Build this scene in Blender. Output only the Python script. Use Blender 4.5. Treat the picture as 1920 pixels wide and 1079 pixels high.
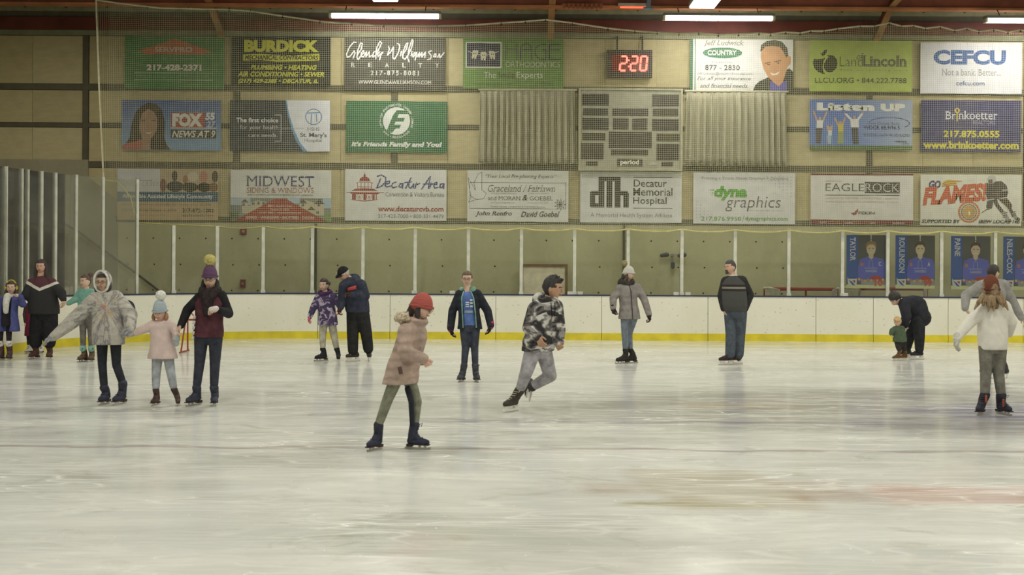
import bpy, bmesh, math, random
import numpy as np
from mathutils import Vector, Matrix
from mathutils.geometry import tessellate_polygon

# ---------------------------------------------------------------- camera, light, exposure
SC = bpy.context.scene
for o in list(bpy.data.objects):
    bpy.data.objects.remove(o, do_unlink=True)
COL = SC.collection
F_PX, HORIZON, EYE, ROLL = 2100.0, 497.0, 1.7, 0.0061

cam_d = bpy.data.cameras.new('camera')
cam = bpy.data.objects.new('camera', cam_d)
COL.objects.link(cam)
cam_d.sensor_width = 36.0
cam_d.lens = F_PX / 1920 * 36.0
cam_d.shift_y = -(539.5 - HORIZON) / 1920
cam_d.clip_end = 200
cam_d.dof.use_dof = True
cam_d.dof.focus_distance = 22.0
cam_d.dof.aperture_fstop = 3.6
cam.matrix_world = Matrix.Translation((0, 0, EYE)) @ Matrix.Rotation(math.pi / 2, 4, 'X') @ Matrix.Rotation(ROLL, 4, 'Z')
SC.camera = cam

world = bpy.data.worlds.new('hall_air')
SC.world = world
world.use_nodes = True
world.node_tree.nodes['Background'].inputs[0].default_value = (1, 0.97, 0.88, 1)
world.node_tree.nodes['Background'].inputs[1].default_value = 0.05

SC.view_settings.view_transform = 'Standard'
SC.view_settings.look = 'None'
SC.view_settings.gamma = 1.0
SC.view_settings.use_curve_mapping = False
SC.view_settings.exposure = 0.0
SC.cycles.transparent_max_bounces = 40
SC.cycles.max_bounces = 10
LAMP_COLOUR = (1.0, 0.975, 0.88)
BAY_POWER = 128.0        # each high-bay fixture over the ice
TUBE_POWER = 66.0       # each pair of fluorescent tubes by the far wall
BAY_X = (-9.95, -2.65, 3.9, 10.9, 16.9)
BAY_Y = (-3.0, 3.4, 9.8, 16.2, 22.6)
BAY_Z = 7.05

# ---------------------------------------------------------------- measuring the photograph
def unroll(px, py):
    dx, dy = px - 960.0, py - HORIZON
    return dx + dy * ROLL, dy - dx * ROLL

def at(px, py, Y):
    ux, uy = unroll(px, py)
    s = F_PX / Y
    return Vector((ux / s, Y, EYE - uy / s))

def ground_y(px, py):
    return F_PX * EYE / unroll(px, py)[1]

# ---------------------------------------------------------------- materials
def lin(c):
    out = []
    for v in c[:3]:
        v = v / 255.0
        out.append(v / 12.92 if v <= 0.04045 else ((v + 0.055) / 1.055) ** 2.4)
    return (*out, 1.0)

_MATS = {}
def new_mat(name):
    m = bpy.data.materials.new(name)
    m.use_nodes = True
    nt = m.node_tree
    return m, nt, nt.nodes['Principled BSDF']

def coords(nt, kind='Object', scale=(1, 1, 1), rot=(0, 0, 0)):
    tc = nt.nodes.new('ShaderNodeTexCoord')
    mp = nt.nodes.new('ShaderNodeMapping')
    mp.inputs['Scale'].default_value = scale
    mp.inputs['Rotation'].default_value = rot
    nt.links.new(tc.outputs[kind], mp.inputs[0])
    return mp.outputs[0]

def noise(nt, vec, scale, detail=3, rough=0.5, dist=0.0):
    n = nt.nodes.new('ShaderNodeTexNoise')
    n.inputs['Scale'].default_value = scale
    n.inputs['Detail'].default_value = detail
    n.inputs['Roughness'].default_value = rough
    n.inputs['Distortion'].default_value = dist
    nt.links.new(vec, n.inputs['Vector'])
    return n.outputs['Fac']

def ramp(nt, fac, stops, const=False):
    r = nt.nodes.new('ShaderNodeValToRGB')
    r.color_ramp.interpolation = 'CONSTANT' if const else 'LINEAR'
    el = r.color_ramp.elements
    while len(el) < len(stops):
        el.new(0.5)
    for e, (p, c) in zip(el, stops):
        e.position = p
        e.color = lin(c) if len(c) == 3 else c
    nt.links.new(fac, r.inputs[0])
    return r.outputs[0]

def math_n(nt, op, a, b=None, c=None, clamp=False):
    n = nt.nodes.new('ShaderNodeMath')
    n.operation = op
    n.use_clamp = clamp
    for i, v in enumerate((a, b, c)):
        if v is None:
            continue
        if isinstance(v, (int, float)):
            n.inputs[i].default_value = v
        else:
            nt.links.new(v, n.inputs[i])
    return n.outputs[0]

def mix_c(nt, fac, a, b, mode='MIX'):
    n = nt.nodes.new('ShaderNodeMix')
    n.data_type = 'RGBA'
    n.blend_type = mode
    for i, v in ((0, fac), (6, a), (7, b)):
        if isinstance(v, (int, float)):
            n.inputs[i].default_value = v
        elif isinstance(v, tuple):
            n.inputs[i].default_value = lin(v) if len(v) == 3 else v
        else:
            nt.links.new(v, n.inputs[i])
    return n.outputs[2]

def bump(nt, b, height, strength=0.3, dist=0.01):
    n = nt.nodes.new('ShaderNodeBump')
    n.inputs['Strength'].default_value = strength
    n.inputs['Distance'].default_value = dist
    nt.links.new(height, n.inputs['Height'])
    nt.links.new(n.outputs[0], b.inputs['Normal'])

def plain(rgb, rough=0.6, metal=0.0, vary=0.06, scale=6.0, spec=0.4, key=''):
    """A procedural paint: the colour with a little uneven wear."""
    k = ('plain', tuple(rgb), rough, metal, vary, scale, spec)
    if k in _MATS:
        return _MATS[k]
    m, nt, b = new_mat('paint_%d_%d_%d' % tuple(int(v) for v in rgb[:3]))
    f = noise(nt, coords(nt), scale, 4)
    lo = tuple(max(0, v * (1 - vary)) for v in rgb)
    hi = tuple(min(255, v * (1 + vary)) for v in rgb)
    nt.links.new(ramp(nt, f, [(0.3, lo), (0.7, hi)]), b.inputs['Base Color'])
    b.inputs['Roughness'].default_value = rough
    b.inputs['Metallic'].default_value = metal
    b.inputs['Specular IOR Level'].default_value = spec
    _MATS[k] = m
    return m

def ink(rgb):
    g = 0.3 * rgb[0] + 0.6 * rgb[1] + 0.1 * rgb[2]        # veil of haze painted into the print colour: greyer, blacks lifted
    rgb = tuple(round(0.84 * v + 0.16 * (0.8 * g + 34)) for v in rgb[:3])
    return plain(rgb, 0.55, 0.0, 0.03, 3.0, 0.25)

def fabric(rgb, vary=0.14, scale=14.0, strength=0.5, rough=0.95, quilt=0.0):
    k = ('fabric', tuple(rgb), vary, scale, strength, quilt)
    if k in _MATS:
        return _MATS[k]
    m, nt, b = new_mat('cloth_%d_%d_%d' % tuple(int(v) for v in rgb))
    v = coords(nt)
    f = noise(nt, v, scale, 5, 0.6)
    lo = tuple(max(0, c * (1 - vary)) for c in rgb)
    hi = tuple(min(255, c * (1 + vary)) for c in rgb)
    nt.links.new(ramp(nt, f, [(0.32, lo), (0.68, hi)]), b.inputs['Base Color'])
    b.inputs['Roughness'].default_value = rough
    b.inputs['Specular IOR Level'].default_value = 0.15
    h = noise(nt, coords(nt, scale=(1, 1, 0.6)), scale * 0.6, 3, 0.5, 0.6)
    if quilt:
        w = nt.nodes.new('ShaderNodeTexWave')
        w.bands_direction = 'Z'
        w.inputs['Scale'].default_value = quilt * 0.55
        w.inputs['Distortion'].default_value = 2.5
        w.inputs['Detail Scale'].default_value = 2.0
        nt.links.new(v, w.inputs['Vector'])
        h = math_n(nt, 'ADD', math_n(nt, 'MULTIPLY', h, 1.3), math_n(nt, 'MULTIPLY', w.outputs['Fac'], 0.35))
    bump(nt, b, h, strength, 0.03)
    _MATS[k] = m
    return m

def patterned(name, stops, scale, detail=2, dist=0.0, const=True, stretch=(1, 1, 1)):
    m, nt, b = new_mat(name)
    f = noise(nt, coords(nt, scale=stretch), scale, detail, 0.5, dist)
    nt.links.new(ramp(nt, f, stops, const), b.inputs['Base Color'])
    b.inputs['Roughness'].default_value = 0.95
    b.inputs['Specular IOR Level'].default_value = 0.15
    bump(nt, b, noise(nt, coords(nt), 9, 3, 0.5, 0.6), 0.5, 0.03)
    return m

def knit(rgb, bands=60.0):
    k = ('knit', tuple(rgb), bands)
    if k in _MATS:
        return _MATS[k]
    m, nt, b = new_mat('knit_%d_%d_%d' % tuple(int(v) for v in rgb))
    w = nt.nodes.new('ShaderNodeTexWave')
    w.bands_direction = 'Z'
    w.inputs['Scale'].default_value = bands / 2.0
    w.inputs['Distortion'].default_value = 2.0
    nt.links.new(coords(nt), w.inputs['Vector'])
    lo = tuple(c * 0.85 for c in rgb)
    hi = tuple(min(255, c * 1.1) for c in rgb)
    nt.links.new(ramp(nt, w.outputs['Fac'], [(0.2, lo), (0.8, hi)]), b.inputs['Base Color'])
    b.inputs['Roughness'].default_value = 0.95
    b.inputs['Specular IOR Level'].default_value = 0.1
    bump(nt, b, w.outputs['Fac'], 0.5, 0.01)
    _MATS[k] = m
    return m

def glow(rgb, strength):
    m, nt, b = new_mat('lamp_glow')
    b.inputs['Base Color'].default_value = lin(rgb)
    b.inputs['Emission Color'].default_value = lin(rgb)
    b.inputs['Emission Strength'].default_value = strength
    return m

def gradient(c0, c1, axis, lo, hi, angle=0.0):
    m, nt, b = new_mat('printed_gradient')
    sep = nt.nodes.new('ShaderNodeSeparateXYZ')
    nt.links.new(coords(nt, rot=(0, angle, 0)), sep.inputs[0])
    mr = nt.nodes.new('ShaderNodeMapRange')
    mr.inputs[1].default_value = lo
    mr.inputs[2].default_value = hi
    nt.links.new(sep.outputs[axis], mr.inputs[0])
    nt.links.new(ramp(nt, mr.outputs[0], [(0, c0), (1, c1)]), b.inputs['Base Color'])
    b.inputs['Roughness'].default_value = 0.55
    return m

# ---------------------------------------------------------------- mesh builder
class MB:
    def __init__(self):
        self.v, self.f = [], []

    def add(self, verts, faces):
        n = len(self.v)
        self.v.extend([tuple(p) for p in verts])
        self.f.extend([tuple(i + n for i in f) for f in faces])
        return self

    def box(self, lo, hi):
        x0, y0, z0 = lo
        x1, y1, z1 = hi
        return self.add([(x0, y0, z0), (x1, y0, z0), (x1, y1, z0), (x0, y1, z0), (x0, y0, z1), (x1, y0, z1), (x1, y1, z1), (x0, y1, z1)],
                        [(0, 3, 2, 1), (4, 5, 6, 7), (0, 1, 5, 4), (1, 2, 6, 5), (2, 3, 7, 6), (3, 0, 4, 7)])

    def obox(self, c, ax, ay, az):
        """box about c with half-axis vectors"""
        c, ax, ay, az = map(Vector, (c, ax, ay, az))
        v = [c + sx * ax + sy * ay + sz * az for sz in (-1, 1) for sx, sy in ((-1, -1), (1, -1), (1, 1), (-1, 1))]
        return self.add(v, [(0, 3, 2, 1), (4, 5, 6, 7), (0, 1, 5, 4), (1, 2, 6, 5), (2, 3, 7, 6), (3, 0, 4, 7)])

    def bar(self, p0, p1, w, d=None, up=(0, 0, 1)):
        p0, p1 = Vector(p0), Vector(p1)
        d = w if d is None else d
        t = (p1 - p0)
        u = Vector(up)
        if abs(t.normalized().dot(u)) > 0.98:
            u = Vector((0, 1, 0))
        s = t.cross(u).normalized()
        u = s.cross(t).normalized()
        return self.obox((p0 + p1) / 2, t / 2, s * (w / 2), u * (d / 2))

    def loft(self, rings, cap=True):
        n0 = len(self.v)
        k = len(rings[0])
        for r in rings:
            self.v.extend([tuple(p) for p in r])
        for i in range(len(rings) - 1):
            for j in range(k):
                a, b2 = n0 + i * k + j, n0 + i * k + (j + 1) % k
                self.f.append((a, b2, b2 + k, a + k))
        if cap:
            self.f.append(tuple(n0 + j for j in reversed(range(k))))
            self.f.append(tuple(n0 + (len(rings) - 1) * k + j for j in range(k)))
        return self

    def tube(self, pts, r, n=8, closed=False):
        pts = [Vector(p) for p in pts]
        rs = r if isinstance(r, (list, tuple)) else [r] * len(pts)
        rings = []
        ref = None
        for i, p in enumerate(pts):
            a = pts[max(0, i - 1)] if not closed else pts[i - 1]
            b2 = pts[min(len(pts) - 1, i + 1)] if not closed else pts[(i + 1) % len(pts)]
            t = (b2 - a).normalized()
            if ref is None:
                ref = Vector((0, 0, 1)) if abs(t.z) < 0.9 else Vector((0, 1, 0))
            s = t.cross(ref)
            if s.length < 1e-4:
                s = t.cross(Vector((1, 0.1, 0)))
            s.normalize()
            u = s.cross(t).normalized()
            ref = u
            rings.append([p + rs[i] * (math.cos(2 * math.pi * j / n) * s + math.sin(2 * math.pi * j / n) * u) for j in range(n)])
        if closed:
            rings.append(rings[0])
            return self.loft(rings, False)
        return self.loft(rings)

    def rc(self, p0, p1, r0, r1, n=12, flat=None):
        """round cone (a limb segment); flat=(direction, factor) squashes it"""
        p0, p1 = Vector(p0), Vector(p1)
        t = p1 - p0
        L = t.length
        t = t / L if L > 1e-6 else Vector((0, 0, 1))
        ref = Vector((0, 0, 1)) if abs(t.z) < 0.9 else Vector((0, 1, 0))
        s = t.cross(ref).normalized()
        u = s.cross(t).normalized()
        prof = [(-r0 * math.cos(a), r0 * math.sin(a)) for a in (0.25, 0.65, 1.1, 1.5708)]
        prof += [(L + r1 * math.sin(a), r1 * math.cos(a)) for a in (0.0, 0.5, 0.95, 1.35)]
        rings = []
        for (x, r) in prof:
            ring = []
            for j in range(n):
                a = 2 * math.pi * j / n
                q = r * (math.cos(a) * s + math.sin(a) * u)
                if flat:
                    fd, k = flat
                    q = q - fd * (q.dot(fd) * (1 - k))
                ring.append(p0 + t * x + q)
            rings.append(ring)
        return self.loft(rings)

    def chain(self, pts, rs, n=12, flat=None):
        for i in range(len(pts) - 1):
            self.rc(pts[i], pts[i + 1], rs[i], rs[i + 1], n, flat)
        return self

    def ell(self, c, rx, ry, rz, X=(1, 0, 0), Y=(0, 1, 0), Z=(0, 0, 1), nu=14, nv=9, rough=0.0, rnd=None):
        c, X, Y, Z = map(Vector, (c, X, Y, Z))
        rings = []
        for i in range(1, nv):
            th = math.pi * i / nv
            ring = []
            for j in range(nu):
                a = 2 * math.pi * j / nu
                k = 1 + (rnd.uniform(-rough, rough) if rnd else 0)
                ring.append(c + k * (X * (rx * math.sin(th) * math.cos(a)) + Y * (ry * math.sin(th) * math.sin(a)) - Z * (rz * math.cos(th))))
            rings.append(ring)
        return self.loft(rings)

    def sheet(self, pts, back, thick=0.0):
        """flat polygon (list of 3D points), optionally extruded along the vector back*thick"""
        tris = tessellate_polygon([[Vector(p) for p in pts]])
        if not thick:
            return self.add(pts, tris)
        n = len(pts)
        b2 = [Vector(p) + Vector(back) * thick for p in pts]
        self.add(list(pts) + b2, list(tris) + [tuple(i + n for i in reversed(t)) for t in tris] + [(i, (i + 1) % n, (i + 1) % n + n, i + n) for i in range(n)])
        return self

    def mesh(self, name, base=(0, 0, 0), smooth=False):
        me = bpy.data.meshes.new(name)
        b = Vector(base)
        me.from_pydata([(p[0] - b.x, p[1] - b.y, p[2] - b.z) for p in self.v], [], self.f)
        if smooth:
            me.polygons.foreach_set('use_smooth', [True] * len(me.polygons))
        me.update()
        return me

    def build(self, name, mat, parent=None, base=None, smooth=False, fix=False):
        if parent is not None:
            root = parent
            while root.parent is not None:
                root = root.parent
            base = Vector(root['_base'])
        base = Vector(base if base is not None else (0, 0, 0))
        me = self.mesh(name, base, smooth)
        if fix:
            bm = bmesh.new()
            bm.from_mesh(me)
            bmesh.ops.recalc_face_normals(bm, faces=bm.faces)
            bm.to_mesh(me)
            bm.free()
        o = bpy.data.objects.new(name, me)
        COL.objects.link(o)
        me.materials.append(mat)
        if parent is not None:
            o.parent = parent
        else:
            o.location = base
            o['_base'] = tuple(base)
        return o

def empty(name, base=(0, 0, 0)):
    o = bpy.data.objects.new(name, None)
    COL.objects.link(o)
    o.location = base
    o['_base'] = tuple(base)
    o.empty_display_size = 0.1
    return o

def tag(o, label=None, cat=None, group=None, kind=None):
    if label: o['label'] = label
    if cat: o['category'] = cat
    if group: o['group'] = group
    if kind: o['kind'] = kind
    return o
# ---------------------------------------------------------------- the hall
WALL_Y = 27.0
S_WALL = F_PX / WALL_Y
BOARD_Y, BOARD_Z, KICK_Z = 25.4, 1.035, 0.165
XL, XR, RAD = -9.4, 16.6, 5.0
GLASS_Z, TALL_Z = 2.52, 3.48

def wz(py):               # height on the far wall of an unrolled picture row
    return EYE + (HORIZON - py) / S_WALL

def wx(px):
    return (px - 960) / S_WALL

M_DARK = plain((92, 87, 68), 0.7)
M_RED = plain((104, 54, 42), 0.55, vary=0.12, scale=2)
M_ORANGE = plain((148, 88, 60), 0.5, vary=0.12, scale=2)
M_WHITE = plain((226, 226, 222), 0.5)
M_STEEL = plain((188, 190, 180), 0.4, 0.3)
M_BLACK = plain((38, 38, 37), 0.6)

def concrete(name, a, b2):
    m, nt, b = new_mat(name)
    f1 = noise(nt, coords(nt, scale=(1, 1, 0.45)), 0.7, 6, 0.62, 0.6)
    f2 = noise(nt, coords(nt), 22, 5, 0.7)
    c = ramp(nt, f1, [(0.3, a), (0.72, b2)])
    c = mix_c(nt, math_n(nt, 'MULTIPLY', f2, 0.4), c, tuple(v * 0.72 for v in a))
    nt.links.new(c, b.inputs['Base Color'])
    b.inputs['Roughness'].default_value = 0.9
    bump(nt, b, f2, 0.25, 0.01)
    return m
M_CONC = concrete('cast_concrete', (188, 184, 146), (216, 211, 174))
M_CONC_DARK = concrete('old_concrete', (148, 142, 118), (176, 169, 142))

def tan_panel(name, rgb):
    m, nt, b = new_mat(name)
    f1 = noise(nt, coords(nt, scale=(0.5, 0.5, 2.0)), 5, 5, 0.6)
    f2 = noise(nt, coords(nt), 30, 3, 0.6)
    c = ramp(nt, f1, [(0.3, tuple(v * 0.94 for v in rgb)), (0.7, tuple(v * 1.04 for v in rgb))])
    c = mix_c(nt, math_n(nt, 'MULTIPLY', f2, 0.25), c, tuple(v * 0.8 for v in rgb))
    nt.links.new(c, b.inputs['Base Color'])
    b.inputs['Roughness'].default_value = 0.85
    return m
M_TAN = [tan_panel('wall_panel_%s' % w, c) for w, c in (('pale', (196, 184, 142)), ('straw', (191, 178, 134)), ('dusty', (184, 172, 130)))]

# floor slab, ice, walls and roof
tag(MB().box((-14.2, -9.2, -0.35), (21.2, 27.3, -0.06)).build('ground', M_CONC_DARK), kind='structure')
tag(MB().box((-14.2, WALL_Y, -0.06), (21.2, 27.3, 8.6)).build('wall_back', M_DARK), kind='structure')
wall_back = bpy.data.objects['wall_back']
wall_back['_base'] = (0, 0, 0)
tag(MB().box((-14.3, -9.2, -0.06), (-14.0, WALL_Y, 9)).build('wall_left', plain((170, 163, 138), 0.85)), kind='structure')
tag(MB().box((21.0, -9.2, -0.06), (21.3, WALL_Y, 9)).build('wall_right', plain((165, 157, 125), 0.85)), kind='structure')
tag(MB().box((-14.0, -9.3, -0.06), (21.0, -9.0, 9)).build('wall_front', plain((150, 145, 120), 0.85)), kind='structure')

m, nt, b = new_mat('roof_deck')
w = nt.nodes.new('ShaderNodeTexWave')
w.bands_direction = 'X'
w.inputs['Scale'].default_value = 1.6
nt.links.new(coords(nt), w.inputs['Vector'])
nt.links.new(ramp(nt, w.outputs['Fac'], [(0.1, (96, 95, 76)), (0.5, (128, 126, 104))]), b.inputs['Base Color'])
b.inputs['Roughness'].default_value = 0.7
bump(nt, b, w.outputs['Fac'], 0.8, 0.04)
roof = MB()
roof.add([(-14.2, 27.3, 7.98), (21.2, 27.3, 7.98), (21.2, 9, 9.8), (-14.2, 9, 9.8), (-14.2, 27.3, 8.2), (21.2, 27.3, 8.2), (21.2, 9, 10.0), (-14.2, 9, 10.0)],
         [(0, 1, 2, 3), (7, 6, 5, 4), (0, 4, 5, 1), (3, 2, 6, 7), (0, 3, 7, 4), (1, 5, 6, 2)])
roof.add([(-14.2, 9, 9.8), (21.2, 9, 9.8), (21.2, -9.2, 8.0), (-14.2, -9.2, 8.0), (-14.2, 9, 10), (21.2, 9, 10), (21.2, -9.2, 8.2), (-14.2, -9.2, 8.2)],
         [(0, 1, 2, 3), (7, 6, 5, 4), (0, 4, 5, 1), (3, 2, 6, 7), (0, 3, 7, 4), (1, 5, 6, 2)])
tag(roof.build('ceiling', m), kind='structure')

# tan sheathing panels between the dark girts and studs, one object each
rows = [(66.5, 73.5 + 88.5), (175, 235), (245, 307.5), (320, 409)]
rows[0] = (73.0, 162.0)
studs = [-134, 160, 443, 738, 1032, 1329, 1628, 1922, 2216, 2510]
GAP = 0.008
rnd = random.Random(4)
panel_cache = {}
for ri, (y0, y1) in enumerate(rows):
    for a, c in zip(studs[:-1], studs[1:]):
        x0, x1 = wx(a + 6), wx(c - 6)
        if x1 > 20.9: x1 = 20.9
        n = 3
        for k in range(n):
            p0, p1 = x0 + (x1 - x0) * k / n, x0 + (x1 - x0) * (k + 1) / n
            if ri == 3 and p1 < wx(163): continue
            ky = (ri, round(p1 - p0, 3))
            wdt, hgt = p1 - p0 - GAP, (y1 - y0) / S_WALL
            if ky not in panel_cache:
                panel_cache[ky] = MB().box((-wdt / 2, -0.03, 0), (wdt / 2, 0.0, hgt)).mesh('wall_panel')
            me = panel_cache[ky]
            o = bpy.data.objects.new('wall_panel', me)
            if not me.materials: me.materials.append(M_TAN[0])
            COL.objects.link(o)
            o.parent = wall_back
            o.location = ((p0 + p1) / 2, WALL_Y + 0.004 - rnd.uniform(0, 0.008), wz(y1))
            o.material_slots[0].link = 'OBJECT'
            o.material_slots[0].material = rnd.choice(M_TAN)
# steel studs standing proud, plus the top plate
for a in studs[:-1]:
    MB().box((wx(a - 5), WALL_Y - 0.055, wz(409)), (wx(a + 5), WALL_Y, wz(62))).build('wall_stud', M_DARK, wall_back)
for y0, y1 in ((162, 175), (235, 245), (307.5, 320)):
    MB().box((-14, WALL_Y - 0.05, wz(y1) + 0.01), (21, WALL_Y, wz(y0) - 0.01)).build('wall_girt', M_DARK, wall_back)
M_PLATE = plain((132, 132, 104), 0.7)
MB().box((-14, WALL_Y - 0.07, wz(72)), (21, WALL_Y, wz(62.5))).build('top_plate', M_PLATE, wall_back)
MB().box((-14, WALL_Y - 0.08, wz(62)), (21, WALL_Y, wz(38))).build('eave_beam', M_RED, wall_back)
MB().box((-14, WALL_Y - 0.02, wz(37)), (21, WALL_Y, wz(18))).build('eave_shade_strip', plain((96, 90, 74), 0.8), wall_back)  # dark strip painted in for the shadow gap between eave beam and deck
MB().box((-14, WALL_Y - 0.06, wz(26.5)), (21, WALL_Y, wz(12))).build('insulation_strip', plain((150, 146, 116), 0.85), wall_back)
# lower concrete wall with its raked end at the stair
lower = MB().box((wx(219), WALL_Y - 0.07, -0.06), (21, WALL_Y, wz(409)))
lower.build('concrete_wall', M_CONC, wall_back)
MB().box((wx(219), WALL_Y - 0.085, wz(421)), (21, WALL_Y - 0.05, wz(410))).build('wall_ledge', plain((104, 101, 80), 0.8), wall_back)
rake = [(-14.0, wz(305)), (wx(166), wz(305)), (wx(166), wz(337)), (wx(223), wz(383)), (wx(223), -0.06), (-14.0, -0.06)]
MB().sheet([(x, WALL_Y - 0.08, z) for x, z in rake], (0, 1, 0), 0.08).build('raked_concrete_wall', M_CONC_DARK, wall_back)
# formwork tie holes
ties = MB()
for i in range(26):
    for j, py in enumerate((451, 500, 548)):
        x = wx(240 + i * 49 + (0 if j != 1 else 2))
        z = wz(py)
        ties.tube([(x, WALL_Y - 0.072, z), (x, WALL_Y - 0.05, z)], 0.022, 8)
tag(ties.build('tie_hole', plain((52, 50, 40), 0.9), wall_back), kind='stuff')
for px in (592, 1170):
    p = at(px, 490, WALL_Y - 0.15)
    MB().tube([(p.x, WALL_Y - 0.15, 0), (p.x, WALL_Y - 0.15, wz(420))], 0.03, 8).build('conduit', plain((88, 86, 70), 0.6), wall_back)

# roof steel: purlin, raking frames, braces
pz = EYE + (HORIZON - 13) / (F_PX / 25.9)
pur = MB().box((-13.9, 25.86, pz + 0.02), (20.9, 25.94, pz + 0.30))
pur.box((-13.9, 25.78, pz + 0.30), (20.9, 26.02, pz + 0.325))
po = tag(pur.build('roof_purlin', plain((146, 84, 66), 0.55, vary=0.12, scale=2)), 'long dark red roof purlin running above the wall lights', 'beam', kind='structure')
MB().box((-13.9, 25.78, pz - 0.03), (20.9, 26.02, pz + 0.02)).build('purlin_flange', plain((186, 124, 86), 0.5, vary=0.12, scale=2), po)  # paler orange than the web: light caught by the flange, put into its colour
hg = MB()
for i in range(36):
    x = -13.4 + i * 0.96
    hg.box((x - 0.02, 26.3, pz + 0.02), (x + 0.02, 26.34, pz + 0.34))
tag(hg.build('hanger_clip', M_BLACK, po), kind='stuff')
for i, cx in enumerate((wx(415), wx(1029), wx(1638))):
    def rail_(hw, za, zb, zc, th):
        m_ = MB()
        rings = []
        for y_, z_, t_ in ((26.92, za, th), (25.8, zb, th), (16.0, zc, th)):
            rings.append([(cx - hw, y_, z_), (cx + hw, y_, z_), (cx + hw, y_, z_ + t_), (cx - hw, y_, z_ + t_)])
        return m_.loft(rings)
    fr = rail_(0.03, 7.15, 7.74, 9.0, 0.28)
    fo = tag(fr.build('roof_rafter', M_RED), ['raking steel rafter above the black and yellow banner', 'raking steel rafter between the green banner and the red clock',
                                             'raking steel rafter above the lime green banner'][i], 'rafter', kind='structure')
    fl = rail_(0.075, 7.11, 7.70, 8.96, 0.04)
    fl.build('rafter_flange', plain((158, 116, 78), 0.55, vary=0.12, scale=2), fo)  # flange coloured lighter than its rafter to paint in the light it catches

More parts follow.
